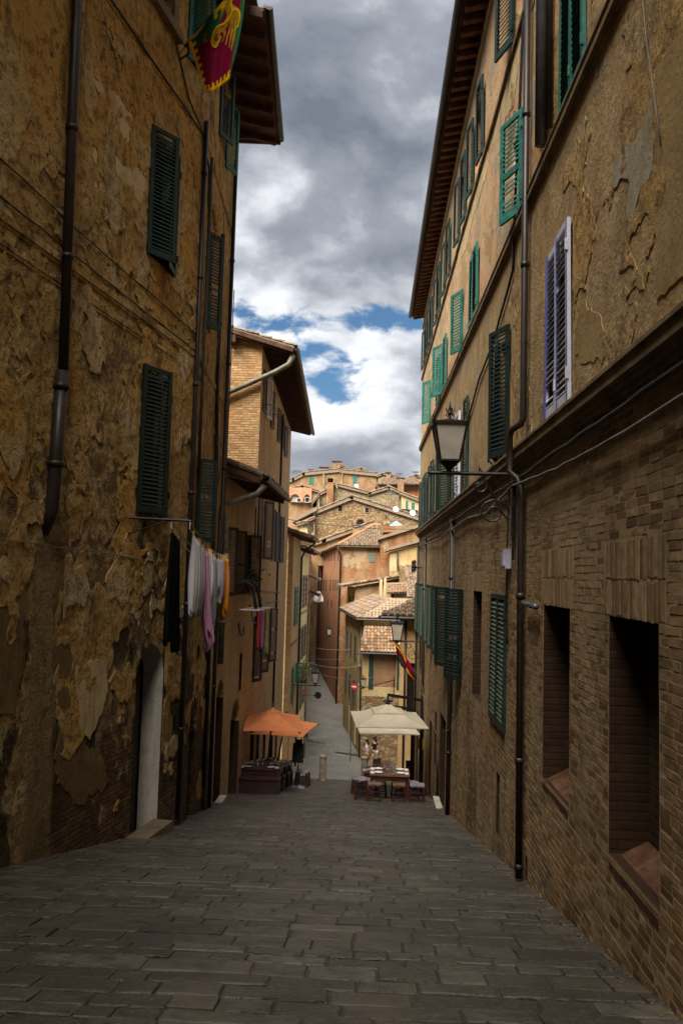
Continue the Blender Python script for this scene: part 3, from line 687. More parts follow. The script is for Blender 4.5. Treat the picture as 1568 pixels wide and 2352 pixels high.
# roof end: gutter returned across the end of the eave, and the roof itself
mb = MB(); mb.tube([FB.pt(19.5, 12.5, 1.07), FB.pt(19.5, 12.5, -1.0)], .075, 10); mb.build('gutter', M['pipe'], house)
mb = MB(); mb.fbox(FB, 19.32, 19.44, -.9, 1.0, 12.47, 12.62); mb.build('verge_board', M['rafter'], house)
mb = MB()
mb.box8([Vector(p) for p in ((-2.55, 19.4, 12.75), (-2.5, 14.6, 12.75), (-6, 14.6, 14.4), (-6, 19.4, 14.4), (-2.55, 19.4, 12.82), (-2.5, 14.6, 12.82), (-6, 14.6, 14.47), (-6, 19.4, 14.47))])
mb.box8([Vector(p) for p in ((-2.5, 14.58, 12.95), (-6.2, -8, 12.95), (-9, -8, 14.4), (-6, 14.58, 14.4), (-2.5, 14.58, 13.02), (-6.2, -8, 13.02), (-9, -8, 14.47), (-6, 14.58, 14.47))])
mb.build('roof', M['tile'], house)
def pipe(parent, pts, r, mat, name='downpipe', collars=(), n=10):
    mb = MB(); mb.tube(pts, r, n)
    for z in collars:
        for p, q in zip(pts, pts[1:]):
            p, q = Vector(p), Vector(q)
            if min(p.z, q.z) < z < max(p.z, q.z):
                t = (z-p.z)/(q.z-p.z); c = p.lerp(q, t); d = (q-p).normalized()*.035; mb.tube([c-d, c+d], r*1.28, n)
    return mb.build(name, mat, parent, True)
pipe(house, [FA.pt(9.8, 13, .09), FA.pt(9.92, 8, .09), FA.pt(10.05, 4.1, .09)], .065, M['pipe'], collars=(9.2, 7.3, 5.6))
pipe(house, [FA.pt(10.03, 4.1, .09), FA.pt(10.0, 2.95, .09), FA.pt(10.0, 2.3, .07), FA.pt(10.0, 2.02, -.05)], .085, M['pipe'], collars=(3.9, 2.9))
pipe(house, [FA.pt(14.4, 10.0, .07), FA.pt(14.42, 5.5, .07), FA.pt(14.42, -2.75, .07)], .045, M['pipe'], collars=(9, 7, 5, 3, 1, -1.2))
pipe(house, [FB.pt(14.95, 9.6, .06), FB.pt(14.95, 6.0, .06), FB.pt(14.95, 3.4, .06)], .03, M['cable'], 'conduit')
pipe(house, [FB.pt(18.6, 11.5, .08), FB.pt(18.6, 3.2, .08), FB.pt(18.3, 2.6, .08), FB.pt(18.3, g(18)-.05, .08)], .048, M['pipe'], collars=(9, 6.5, 4, 1.5, -1))
pipe(house, [FB.pt(17.1, 9.0, .05), FB.pt(17.1, 5.6, .05), FB.pt(17.5, 3.9, .05), FB.pt(17.5, -3.0, .05)], .045, M['pipe'], collars=(7, 2))
pipe(house, [FB.pt(17.75, .9, .05), FB.pt(17.75, -3.6, .05)], .06, M['cornice'], 'downpipe')
def cable(label, pts, r=.008, mat='cable', group=None, sag=0.0, name='cable', wob=.012, seed=1):
    rd = random.Random(seed); out = []
    for (p, q) in zip(pts, pts[1:]):
        p, q = Vector(p), Vector(q); n = max(3, int((q-p).length/.35))
        for i in range(n):
            t = i/n; v = p.lerp(q, t); v.z -= sag*4*t*(1-t); v += Vector((0, 0, rd.uniform(-wob, wob))); out.append(v)
    out.append(Vector(pts[-1])); mb = MB(); mb.tube(out, r, 5)
    return tag(mb.build(name, M[mat], None, True, org=out[0]), label, 'cable', group)
cable('black cable along the upper string course of the ochre house', [FA.pt(8, 9.75, .04), FA.pt(14.5, 9.72, .04)], .016, 'pipe', seed=2)
cable('black cable along the middle string course of the ochre house', [FA.pt(7, 5.85, .03), FA.pt(10.2, 5.72, .03), FA.pt(14.5, 5.62, .03)], .012, 'pipe', seed=3)
cable('thin dark wire slanting above the middle string course of the ochre house', [FA.pt(7, 6.3, .03), FA.pt(10.1, 6.1, .03), FA.pt(14.4, 5.95, .03)], .010, 'cable', seed=4)
cable('thin pale wire sagging across the stained plaster to the washing', [FA.pt(8.0, 1.92, .03), FA.pt(10.6, 1.85, .03), FA.pt(13.6, 1.72, .03)], .007, 'cablepale', seed=5)
cable('black cable stepping down beside the corner pipe of the ochre house', [FA.pt(13.0, 10.6, .04), FA.pt(13.6, 10.0, .04), FA.pt(14.3, 9.75, .04), FB.pt(14.8, 9.3, .04), FB.pt(14.9, 8.6, .04), FB.pt(15.4, 8.2, .04), FB.pt(15.6, 7.2, .04)], .016, 'pipe', seed=6)
cable('short curl of pale wire hanging loose on the ochre plaster', [FA.pt(8.6, 6.2, .03), FA.pt(8.4, 6.12, .06), FA.pt(8.3, 5.9, .06), FA.pt(8.22, 5.75, .04)], .007, 'cablepale', seed=7)
cable('loose cords hanging down past the arched window of the ochre house', [FB.pt(16.6, 9.4, .12), FB.pt(16.3, 6.2, .14), FB.pt(15.9, 4.6, .1)], .007, 'cablepale', seed=8)
cable('white looped wire at the far edge of the ochre house', [FB.pt(16.4, 4.9, .06), FB.pt(17.2, 4.3, .1), FB.pt(18.0, 4.4, .06), FB.pt(18.4, 4.8, .05)], .010, 'cablepale', seed=9)
cable('thin dark wire falling down the far corner of the ochre house', [FB.pt(19.2, 8.5, .08), FB.pt(19.25, 5.5, .06), FB.pt(19.2, 2.0, .06)], .012, 'cable', seed=10)

# ------------------------------------------------------------------ palace, the other side
pal = thing('brick_palace', (2.2, 14, g(14)), 'long tall palace with brick base, tan render above and green shutters', 'house')
FR = Frame((1.95, -8), (1.95, 33.0), -1)
ZR, ZC = 12.75, 3.2
s2 = lambda a: 6.45+.016*(a-8)
s3 = lambda a: 9.35+.016*(a-10)
low = [(5.55, 6.68, -.55, 1.33, .32, 2, 3), (7.98, 9.16, -.57, 1.33, .32, 2, 3), (14.2, 15.35, -.56, 1.37, .20, 3, 3), (11.6, 12.95, -.5, 1.3, .15, 1, 3), (17.0, 18.2, -.5, 1.35, .2, 1, 3), (19.6, 20.8, -.5, 1.35, .2, 1, 3), (24.8, 26.0, -.55, 1.35, .2, 1, 3), (27.5, 28.6, -.55, 1.35, .2, 1, 3), (30.2, 31.3, -.55, 1.35, .2, 1, 3), (20.3, 21.9, -4.8, -1.95, .5, 1, 3), (24.6, 25.5, -5.5, -2.7, .45, 1, 3), (28.0, 29.0, -6.2, -3.2, .45, 1, 3), (31.0, 32.2, -7.2, -3.6, .45, 1, 3), (22.9, 23.6, -3.7, -2.2, .3, 1, 3), (12.05, 12.35, -2.15, -1.25, .2, 1, 3), (9.95, 10.1, -2.0, -1.7, .2, 1, 3)]
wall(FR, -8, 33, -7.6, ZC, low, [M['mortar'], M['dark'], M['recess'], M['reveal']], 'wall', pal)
wins = []
for y0, y1 in ((7.93, 9.03), (11.5, 12.5), (16.6, 17.6), (19.0, 20.2), (23.6, 25.2), (27.0, 28.4), (30.0, 31.4)): wins.append((y0+.03, y1-.03, 3.44, 5.22, .2, 1, 0))
for y0, y1 in ((7.42, 8.42), (10.6, 11.6), (15.15, 16.1), (17.75, 18.7), (22.6, 23.6), (27.2, 28.2)): wins.append((y0+.03, y1-.03, s2(y0)+.2, 8.0, .2, 1, 0))
for y0, y1 in ((10.7, 11.5), (15.1, 16.1), (17.9, 18.8), (21.5, 22.6), (24.6, 25.5), (27.8, 28.7), (30.4, 31.4)): wins.append((y0, y1, s3(y0)+.22, 11.1, .2, 1, 0))
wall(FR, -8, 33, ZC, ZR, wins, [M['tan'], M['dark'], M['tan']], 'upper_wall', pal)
mb = MB(); mb.box8([Vector(p) for p in ((1.96, 33, -8), (9, 33, -8), (9, 32.7, -8), (1.96, 32.7, -8), (1.96, 33, ZR), (9, 33, ZR), (9, 32.7, ZR), (1.96, 32.7, ZR))]); mb.build('end_wall', M['tan'], pal)
# dark inner windows and old plaster within the blocked niches
mb = MB(); mb.fbox(FR, 8.0, 8.5, -.318, -.30, .15, 1.28); mb.build('niche_window', M['dark'], pal)
for a0, a1 in ((5.5, 6.72), (7.94, 9.2)):
    mb = MB(); P = FR.pt; mb.box8([P(a0+.06, -.67, .004), P(a1-.06, -.67, .004), P(a1-.06, -.67, -.31), P(a0+.06, -.67, -.31), P(a0+.06, -.60, .010), P(a1-.06, -.60, .010), P(a1-.06, -.44, -.30), P(a0+.06, -.44, -.30)])
    mb.build('niche_sill', M['terra'], pal)
# brick courses
bm_ = {}
def brickmesh(k, mat):
    if k not in bm_:
        r_ = random.Random(k); mb = MB(); j = lambda s: r_.uniform(-s, s)
        b = [(-.5, -.5), (.5, -.5), (.5, .5), (-.5, .5)]
        back = [Vector((x, -.03, z)) for x, z in b]; fr_ = [Vector((x*(.985+j(.01)), .0+j(.0025), z*(.93+j(.03)))) for x, z in b]
        mb.v = back+fr_; mb.f = [[4, 5, 6, 7], [0, 1, 5, 4], [1, 2, 6, 5], [2, 3, 7, 6], [3, 0, 4, 7]]; mb.m = [0]*5
        bm_[k] = mb.mesh('brick', mat)
    return bm_[k]
def bricks(parent, fr, a0, a1, z0, z1, holes, mat_s, mat_o, bw=.262, bh=.070, proud=.002, nmax=298, order=None, seed=5, zfn=None):
    rd = random.Random(seed); items = []; row = 0; z = z0
    while z < z1:
        hh = bh*rd.uniform(.92, 1.08); a = a0+(bw*.5 if row % 2 else 0)-rd.uniform(0, .05); row += 1
        blk = [(h[0]-.02, h[1]+.02) for h in holes if h[2]-.02 < z+hh*.5 < h[3]+.02]
        while a < a1:
            w = bw*rd.choice((1, 1, 1, .5, .92, 1.06)); b = a+w-.02; s0, s1 = max(a, a0), min(b, a1)
            for (h0, h1) in blk:
                if h0 <= s0 and s1 <= h1: s1 = s0-1
                elif h0 < s1 <= h1 and s0 < h0: s1 = h0
                elif h0 <= s0 < h1 and s1 > h1: s0 = h1
                elif s0 < h0 and s1 > h1: s1 = h0
            if s1-s0 > .04 and (zfn is None or z+hh > zfn((s0+s1)/2)): items.append(((s0+s1)/2, z+hh/2, s1-s0, hh-.012, max(.001, proud+rd.uniform(-.0012, .0022)), rd.uniform(-.025, .025)))
            a += w
        z += hh
    if order: items.sort(key=order)
    J = MB(); n3 = Vector((fr.n.x, fr.n.y, 0)); u3 = Vector((fr.u.x, fr.u.y, 0))
    for i, (a, zc, w, h, d, rot) in enumerate(items):
        X = Matrix((u3, n3, Vector((0, 0, 1)))).transposed().to_4x4(); X.translation = fr.pt(a, zc, d)
        X = X @ Matrix.Rotation(rot*.6, 4, 'Y') @ Matrix.Diagonal((w, 1, h, 1))
        me = brickmesh(1000*hash(mat_o.name)+rd.randrange(10), mat_o)
        if i < nmax:
            X.translation = X.translation-ORG[parent]; place('brick', me, parent, X)
        else:
            k0 = len(J.v); J.v += [X @ v.co for v in me.vertices]
            for p in me.polygons: J.f.append([k0+q for q in p.vertices]); J.m.append(0)
    if J.f: tag(J.build('brick', mat_s, parent), kind='stuff')
arches = [(5.42, 6.82, 1.33, 1.93), (7.86, 9.30, 1.33, 1.93), (14.1, 15.45, 1.37, 1.70)]
for (b0, b1, y0, y1) in arches:
    n_ = int((b1-b0)/.072); rd_ = random.Random(int(b0*10)); ac = (b0+b1)/2
    for k in range(n_):
        for q, (zz0, zz1) in enumerate(((y0, y0+.285), (y0+.30, y1))) if y1-y0 > .4 else ((0, (y0, y1)),):
            ca = b0+(k+.5)*(b1-b0)/n_; fan = (ca-ac)*.16; hw = .5*(b1-b0)/n_-.006; P = FR.pt; jz = rd_.uniform(-.012, .012); dd = .004+rd_.uniform(-.002, .003)
            f0 = fan*(zz0-y0)/.6; f1 = fan*(zz1-y0)/.6; f0 = max(b0-ca+hw, min(b1-ca-hw, f0*.0)); f1 = 0
            mb = MB(); mb.box8([P(ca-hw, zz0+.006+jz, -.01), P(ca+hw, zz0+.006+jz, -.01), P(ca+hw, zz0+.006+jz, dd), P(ca-hw, zz0+.006+jz, dd), P(ca-hw, zz1-.006+jz, -.01), P(ca+hw, zz1-.006+jz, -.01), P(ca+hw, zz1-.006+jz, dd), P(ca-hw, zz1-.006+jz, dd)])
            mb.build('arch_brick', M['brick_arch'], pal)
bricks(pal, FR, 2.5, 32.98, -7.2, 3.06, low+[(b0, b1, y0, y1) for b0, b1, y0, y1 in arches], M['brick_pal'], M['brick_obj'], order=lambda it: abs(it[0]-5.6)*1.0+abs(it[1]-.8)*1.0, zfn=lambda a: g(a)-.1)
# cornice and string courses
def mould(parent, fr, a0, a1, z, steps, mat, name, zf=None):
    mb = MB(); zf = zf or (lambda a: z)
    for (h0, h1, d) in steps:
        P = fr.pt; mb.box8([P(a0, zf(a0)+h0, 0), P(a1, zf(a1)+h0, 0), P(a1, zf(a1)+h0, d), P(a0, zf(a0)+h0, d), P(a0, zf(a0)+h1, 0), P(a1, zf(a1)+h1, 0), P(a1, zf(a1)+h1, d), P(a0, zf(a0)+h1, d)])
    mb.build(name, mat, parent)
mould(pal, FR, -8, 33.1, 3.06, ((0, .045, .05), (.047, .10, .09), (.102, .20, .145), (.202, .235, .17)), M['cornice'], 'cornice', lambda a: 3.02+.006*(a-5))
mould(pal, FR, -8, 33.1, 6.75, ((-.1, -.055, .03), (-.053, .04, .075), (.042, .06, .09)), M['cornice'], 'string_course', s2)
mould(pal, FR, -8, 33.08, 9.76, ((0, .03, .02), (.032, .11, .05)), M['cornice'], 'string_course', s3)
mould(pal, FR, -8, 33.06, 11.9, ((0, .03, .02), (.032, .09, .05)), M['cream'], 'string_course')
eave(pal, FR, -4, 33.05, 12.3, .46, .22, .36, EAVE_R, .13, .11, .075, .6)
mb = MB(); mb.box8([Vector(p) for p in ((1.4, -8, 12.66), (1.4, 33.2, 12.66), (7, 33.2, 14.7), (7, -8, 14.7), (1.4, -8, 12.74), (1.4, 33.2, 12.74), (7, 33.2, 14.8), (7, -8, 14.8))]); mb.build('roof', M['tile'], pal)
# shutters, main floor
for a in (7.93, 8.475):       # closed pair, pale, with blue lens fringe laid on as strips
    sh = leaf(pal, (1.95-.03, a), 3.38, .545, 1.88, (0, 1), M['whiteblue'], slatmat=M['navyslat'], tilt=-52)
    for u_ in ((.0, .03) if a < 8 else (.50, .545), (.455, .475)):
        mb = MB(); k_ = mb.box(((u_[0]+u_[1])/2, .0225, .94), (u_[1]-u_[0], .006, 1.876)); o_ = mb.build('fringe_strip', M['blue'], sh, org=(0, 0, 0))
ajar(pal, FR, 11.46, 3.38, .56, 1.9, 21, M['blackgreen']); ajar(pal, FR, 12.55, 3.38, .5, 1.9, 14, M['green'], True)
ajar(pal, FR, 16.4, 3.4, .55, 1.95, 2, M['green'], False, .05); ajar(pal, FR, 17.7, 3.4, .55, 1.9, 3, M['whiteblue'], False, .05, single=False)
ajar(pal, FR, 18.7, 3.38, .6, 1.9, 5, M['green'], False, .05); ajar(pal, FR, 20.05, 3.34, .66, 1.9, 25, M['green'])
for a in (23.0, 25.2, 26.4, 28.4, 29.4, 31.4): ajar(pal, FR, a, 3.4, .6, 1.9, 4, M['green'], False, .05, single=False)
# upper floor, teal
for a in (7.42, 7.92): leaf(pal, (1.95-.03, a), s2(8)+.10, .5, 1.6, (0, 1), M['teal'], single=False, tilt=-60)
ajar(pal, FR, 10.6, s2(10.6)+.08, .56, 1.45, 22, M['tealfade'], mid=True); ajar(pal, FR, 15.1, s2(15)+.1, .5, 1.4, 3, M['teal'], False, .05, single=False); ajar(pal, FR, 15.65, s2(15)+.1, .5, 1.4, 3, M['teal'], False, .05, single=False)
ajar(pal, FR, 17.75, s2(17)+.1, .54, 1.38, 22, M['teal'], single=False)
for a, an in ((21.5, 3), (22.5, 25), (23.7, 4), (27.1, 25)): ajar(pal, FR, a, s2(a)+.1, .58, 1.45, an, M['tealfade' if an == 25 else 'teal'], False, .05, single=False)
for a, an in ((11.4, 20), (14.6, 6), (16.1, 8), (17.4, 6), (18.7, 8), (21.0, 6), (22.5, 8), (24.1, 6), (25.4, 8), (27.3, 6), (28.6, 8), (29.9, 6), (31.3, 8)): ajar(pal, FR, a, s3(a)+.14, .52, 1.55, an, M['green'], False, .05, single=False)
# lower floor
for a in (11.58, 12.28): leaf(pal, (1.95-.03, a), -.55, .68, 1.92, (0, 1), M['green'], slatmat=M['greenpale'], tilt=-60)
ajar(pal, FR, 17.0, -.53, .66, 1.9, 25, M['blackgreen']); ajar(pal, FR, 19.5, -.53, .66, 1.9, 26, M['blackgreen'])
for a, an in ((22.8, 5), (24.8, 8), (26.6, 5), (28.8, 8), (30.4, 5), (32.2, 6)): ajar(pal, FR, a, -.58, .6, 1.93, an, M['green'], False, .06, slatmat=M['greenpale'], single=False)
# rain pipes
pipe(pal, [FR.pt(10.05, 12.3, .09), FR.pt(10.05, 3.62, .09), FR.pt(10.06, 3.55, .11), FR.pt(10.24, 3.50, .20), FR.pt(10.30, 3.42, .21), FR.pt(10.30, 2.98, .21), FR.pt(10.22, 2.88, .12), FR.pt(10.18, 2.75, .08), FR.pt(10.08, g(10)+.02, .08)], .043, M['pipe'], collars=(9.5, 7.6, 5.6, 1.4, -.6, -1.85))
pipe(pal, [FR.pt(9.0, 12.5, .11), FR.pt(9.0, 6.6, .11)], .075, M['greypipe'], collars=(9.6,))
pipe(pal, [FR.pt(8.8, 12.5, .07), FR.pt(8.8, 6.7, .07)], .04, M['pipe'], collars=(9.4,))
pipe(pal, [FR.pt(18.95, 3.0, .06), FR.pt(18.95, -1.0, .06), FR.pt(18.9, g(18.9), .07)], .05, M['pipe'], collars=(1.6, -2.4))
pipe(pal, [FR.pt(18.7, 3.0, .04), FR.pt(18.7, -1.5, .04)], .02, M['cable'], 'conduit')
pipe(pal, [FR.pt(28.3, 3.0, .06), FR.pt(28.3, -1.2, .06), FR.pt(28.2, g(28.2), .06)], .05, M['pipe'], collars=(1.2,))
pipe(pal, [FR.pt(32.7, 3.0, .05), FR.pt(32.7, g(33.6), .05)], .04, M['pipe'])
pipe(pal, [FR.pt(9.95, 1.32, .08), FR.pt(9.2, 1.30, .08)], .035, M['greypipe'], 'pipe_stub')
pipe(pal, [FR.pt(21.95, g(21.9), .04), FR.pt(21.95, -3.0, .04)], .03, M['iron'], 'conduit')
mb = MB(); mb.fbox(FR, 20.35, 21.85, .0, .16, g(21.9)-.2, g(20.6)-.03); mb.build('door_step', M['p_stepstone'], pal)
mb = MB(); mb.fbox(FR, 20.34, 21.86, -.45, -.4, -4.4, -2.0); mb.build('door', M['brownsh'], pal)
mb = MB()
for a in (12.2, 13.2, 17.2, 19.3, 22.5): mb.tube([FR.pt(a, 3.33, .15), FR.pt(a, 3.40, .2), FR.pt(a+.06, 3.43, .2), FR.pt(a+.06, 3.36, .2)], .012, 5)
mb.build('hook', M['iron'], pal)
cable('thick black cable clipped under the palace cornice', [FR.pt(2.5, 2.96, .07), FR.pt(10.2, 2.90, .08), FR.pt(19, 2.92, .07), FR.pt(32.8, 2.95, .06)], .024, 'cable', seed=11, wob=.010)
cable('twisted grey cable sagging below the palace cornice', [FR.pt(2.5, 2.80, .06), FR.pt(6, 2.72, .08), FR.pt(8.2, 2.74, .08), FR.pt(10.4, 2.80, .16), FR.pt(13, 2.66, .1), FR.pt(16, 2.78, .08), FR.pt(19, 2.70, .08)], .017, 'cablepale', seed=12, wob=.008)
cable('pale cable looping under the far end of the palace cornice', [FR.pt(19, 2.76, .07), FR.pt(22, 2.66, .08), FR.pt(27, 2.72, .08), FR.pt(33, 2.85, .06)], .018, 'cablepale', seed=13, wob=.010)
cable('black wire stepping down the tan render beside the rain pipe', [FR.pt(10.6, 9.7, .03), FR.pt(11.2, 6.7, .03), FR.pt(11.25, 6.0, .03), FR.pt(13.2, 5.45, .03), FR.pt(14.7, 5.3, .03), FR.pt(16.0, 4.95, .03), FR.pt(17.3, 4.8, .03), FR.pt(17.4, 4.2, .03)], .02, 'iron', seed=14)
cable('thin dark wire running down the upper render of the palace', [FR.pt(10.3, 11.6, .03), FR.pt(10.45, 9.8, .03), FR.pt(10.4, 6.9, .03)], .018, 'iron', seed=15)
cable('thin grey wire on the shaded render at the near end of the palace', [FR.pt(5.9, 6.6, .03), FR.pt(5.7, 5.6, .03), FR.pt(5.4, 4.6, .03)], .006, 'cablepale', seed=16)
jb = MB(); jb.fbox(FR, 11.25, 11.5, .01, .09, 1.75, 2.02); jb.fbox(FR, 11.28, 11.47, .09, .115, 1.79, 1.98)
tag(jb.build('junction_box', M['whiteblue'], None, org=FR.pt(11.4, 1.75, .01)), 'small white junction box on the brick wall', 'junction box')
cable('black lead hanging from the white junction box on bricks', [FR.pt(11.35, 2.85, .03), FR.pt(11.36, 2.0, .05)], .01, 'iron', seed=17)
cable('black lead dangling loose below the white junction box', [FR.pt(11.40, 1.74, .04), FR.pt(11.5, 1.2, .03), FR.pt(11.38, .7, .03)], .012, 'iron', seed=18)

def patch(parent, fr, pts, mat, th=.008, seed=1, jag=.035, name='plaster_patch'):
    """remnant of an older plaster coat: ragged outline, its own thickness"""
    rd = random.Random(seed); P2 = [Vector(fr.hit(*p)) for p in pts]; out = []; n = len(P2)
    for i in range(n):
        a, b = P2[i], P2[(i+1) % n]; k = max(2, int((b-a).length/.07)); nn = Vector((-(b-a).y, (b-a).x)).normalized()
        w = 0
        for j in range(k): w = w*.6+rd.uniform(-jag, jag); out.append(a.lerp(b, j/k)+nn*(w if j else 0))
    bm = bmesh.new(); o = ORG[parent]; vs = [bm.verts.new(fr.pt(q.x, q.y, th)-o) for q in out]; f = bm.faces.new(vs)
    ex = bmesh.ops.extrude_face_region(bm, geom=[f]); nv = [v for v in ex['geom'] if isinstance(v, bmesh.types.BMVert)]; d = -Vector((fr.n.x, fr.n.y, 0))*(th+.004)
    bmesh.ops.translate(bm, vec=d, verts=nv); bmesh.ops.triangulate(bm, faces=[q for q in bm.faces if len(q.verts) > 4]); bmesh.ops.recalc_face_normals(bm, faces=bm.faces)
    me = bpy.data.meshes.new(name); bm.to_mesh(me); bm.free(); me.materials.append(M[mat]); return place(name, me, parent)
M['p_grey'] = material('old_grey_plaster', wash_wall([(.24, .20, .125), (.33, .29, .20), (.40, .36, .26)], (.20, .14, .075), .6, 4), .92, .1)
M['p_pale'] = material('old_pale_plaster', wash_wall([(.38, .28, .14), (.56, .43, .24), (.64, .51, .31)], (.20, .13, .06), .5, 3), .92, .1)
M['p_ochre'] = material('old_ochre_plaster', wash_wall([(.26, .175, .075), (.33, .225, .10), (.38, .27, .13)], (.20, .13, .06), .4, 3), .92, .1)
M['p_brown'] = material('bare_render', wash_wall([(.10, .065, .03), (.17, .115, .055), (.24, .165, .08)], (.05, .03, .015), .5, 3), .92, .1)
M['p_red'] = material('bare_brick_patch', brick_tex((.20, .08, .035), (.27, .12, .055), (.14, .09, .05), (.26, .15, .07), .4), .92, .1)
def near_hole(hs, a, z, m=.06): return any(h[0]-m < a < h[1]+m and h[2]-m < z < h[3]+m for h in hs)
def fieldA(a, z):
    if near_hole(hA, a, z) or z < g(a)+.3: return -.1
    q = mnoise.fractal(Vector((a*.9, z*.75, 7.7)), .75, 2.1, 6)
    if abs(a-10.05+.12*math.sin(z*2.3)) < .36 and z < 2.1: return -.1
    return q+.12+.075*(z-3.2)*(1 if z < 6 else .5)
def fieldA2(a, z):
    if near_hole(hA, a, z) or z < g(a)+.3: return -.1
    return mnoise.fractal(Vector((a*1.1+9, z*.95, 2.2)), .8, 2.1, 5)-.42+.03*z-(.22 if z < .8 else 0)-(1 if abs(a-10.05) < .4 and z < 2.1 else 0)
def coat_fn(lo, mid, hi, soot_dark):
    def fn(t, b):
        p = t.pos(); n = t.noise(p, 1.3, 8, .64); n2 = t.noise(p, 7, 9, .68); n3 = t.noise(p, 24, 6, .62); st = t.noise(t.pos((2.4, 2.4, .3)), 1.2, 7, .62)
        c = t.ramp(n, [(.32, lo), (.5, mid), (.66, hi)]); w_ = t.noise(t.vm('ADD', p, (5, 3, 8)), .42, 6, .6); c = t.mix(t.math('MULTIPLY', t.step(w_, .46, .58), .7), c, (mid[0]*1.12, mid[1]*.96, mid[2]*.62)); c = t.mix(t.math('MULTIPLY', t.step(w_, .44, .34), .6), c, (mid[0]*.62, mid[1]*.62, mid[2]*.66)); c = t.mix(t.math('MULTIPLY', t.step(n2, .46, .62), .65), c, tuple(x*.42 for x in lo)); c = t.mix(t.math('MULTIPLY', t.step(n3, .56, .70), .5), c, tuple(x*.35 for x in lo))
        c = t.mix(t.math('MULTIPLY', t.step(st, .54, .70), soot_dark), c, (.045, .03, .015))
        pit = t.math('MULTIPLY', t.step(t.vor(t.vm('ADD', p, t.vm('MULTIPLY', t.comb(n2, n, n2), (.1, .1, .1))), 7.0), .17, .09), t.step(n, .44, .56)); c = t.mix(t.math('MULTIPLY', pit, .8), c, (.06, .04, .02))
        return c, t.bump(t.math('SUBTRACT', t.math('ADD', t.math('MULTIPLY', n2, 1.6), t.math('MULTIPLY', n3, .6)), t.math('MULTIPLY', pit, .9)), 1.0, .05)
    return fn
M['coat'] = material('ochre_coat', coat_fn((.34, .21, .075), (.50, .32, .115), (.58, .41, .19), .6), .92, .12)
M['coat2'] = material('pale_coat', coat_fn((.38, .27, .13), (.52, .39, .21), (.62, .50, .31), .5), .92, .12)
M['coat_tan'] = material('tan_coat', coat_fn((.31, .21, .10), (.43, .30, .15), (.50, .36, .195), .4), .92, .12)
coat(house, FA, 6.6, 14.56, -2.6, 12.4, fieldA, M['coat'], .055, .012, .014); coat(house, FA, 6.6, 14.56, -2.6, 9.5, fieldA2, M['coat2'], .05, .024, .010)
coat(house, FB, 14.66, 19.25, -3.4, 12.2, lambda a, z: -.1 if near_hole(hB, a, z) or z < g(a)+.3 else mnoise.fractal(Vector((a*.9, z*.75, 7.7)), .75, 2.1, 5)+.05+.04*(z-3), M['coat'], .08, .010, .012)
coat(pal, FR, 4.3, 12.0, 3.34, 9.2, lambda a, z: -.1 if near_hole(wins, a, z) or (abs(z-s2(a)) < .14) else mnoise.fractal(Vector((a*.8+4, z*.9, 1.7)), .75, 2.1, 6)-.12, M['coat_tan'], .055, .008, .010)
patch(pal, FR, [(1468, 300), (1503, 215), (1500, 300), (1503, 420), (1490, 445), (1470, 440), (1455, 500), (1440, 480), (1448, 420), (1425, 410), (1405, 425), (1408, 380), (1440, 330)], 'p_grey', .010, 2)
patch(pal, FR, [(1452, 628), (1475, 632), (1478, 664), (1462, 656), (1440, 672), (1446, 648)], 'p_ochre', .006, 3, .015)
patch(pal, FR, [(1320, 760), (1345, 690), (1392, 760), (1398, 800), (1380, 830), (1345, 835), (1322, 815)], 'p_ochre', .007, 4)
patch(pal, FR, [(1508, 160), (1560, 60), (1700, -150), (1700, 560), (1560, 640), (1510, 690)], 'p_ochre', .010, 5, .02)
patch(pal, FR, [(1130, 330), (1148, 250), (1170, 120), (1200, 40), (1192, 140), (1180, 240), (1160, 270), (1145, 360)], 'p_pale', .006, 6)
patch(pal, FR, [(1048, 540), (1062, 480), (1095, 400), (1120, 330), (1118, 400), (1092, 480), (1072, 560), (1052, 610)], 'p_pale', .006, 7)
patch(house, FA, [(211, 123), (240, 211), (264, 207), (303, 264), (303, 317), (330, 352), (310, 352), (285, 330), (262, 300), (240, 246), (215, 190), (200, 130)], 'p_pale', .012, 8)
patch(house, FA, [(168, 1525), (250, 1510), (246, 1570), (232, 1640), (205, 1700), (186, 1690), (176, 1600)], 'p_pale', .014, 9)
patch(house, FA, [(200, 360), (260, 300), (340, 380), (338, 480), (335, 560), (280, 500), (220, 500), (190, 440)], 'p_pale', .007, 10, .05)
patch(house, FA, [(165, 310), (188, 290), (200, 345), (192, 360), (168, 340)], 'p_red', .006, 11, .02)
patch(house, FA, [(108, 60), (145, 50), (148, 130), (110, 110)], 'p_red', .006, 12, .02)
patch(house, FA, [(20, 1270), (62, 1265), (66, 1370), (55, 1480), (45, 1560), (30, 1640), (-20, 1650), (-30, 1280)], 'p_brown', .006, 13, .05)
patch(house, FA, [(128, 1300), (150, 1290), (195, 1320), (200, 1390), (210, 1470), (170, 1520), (160, 1600), (170, 1690), (230, 1720), (250, 1800), (180, 1850), (130, 1800), (125, 1600)], 'p_brown', .007, 14, .06)

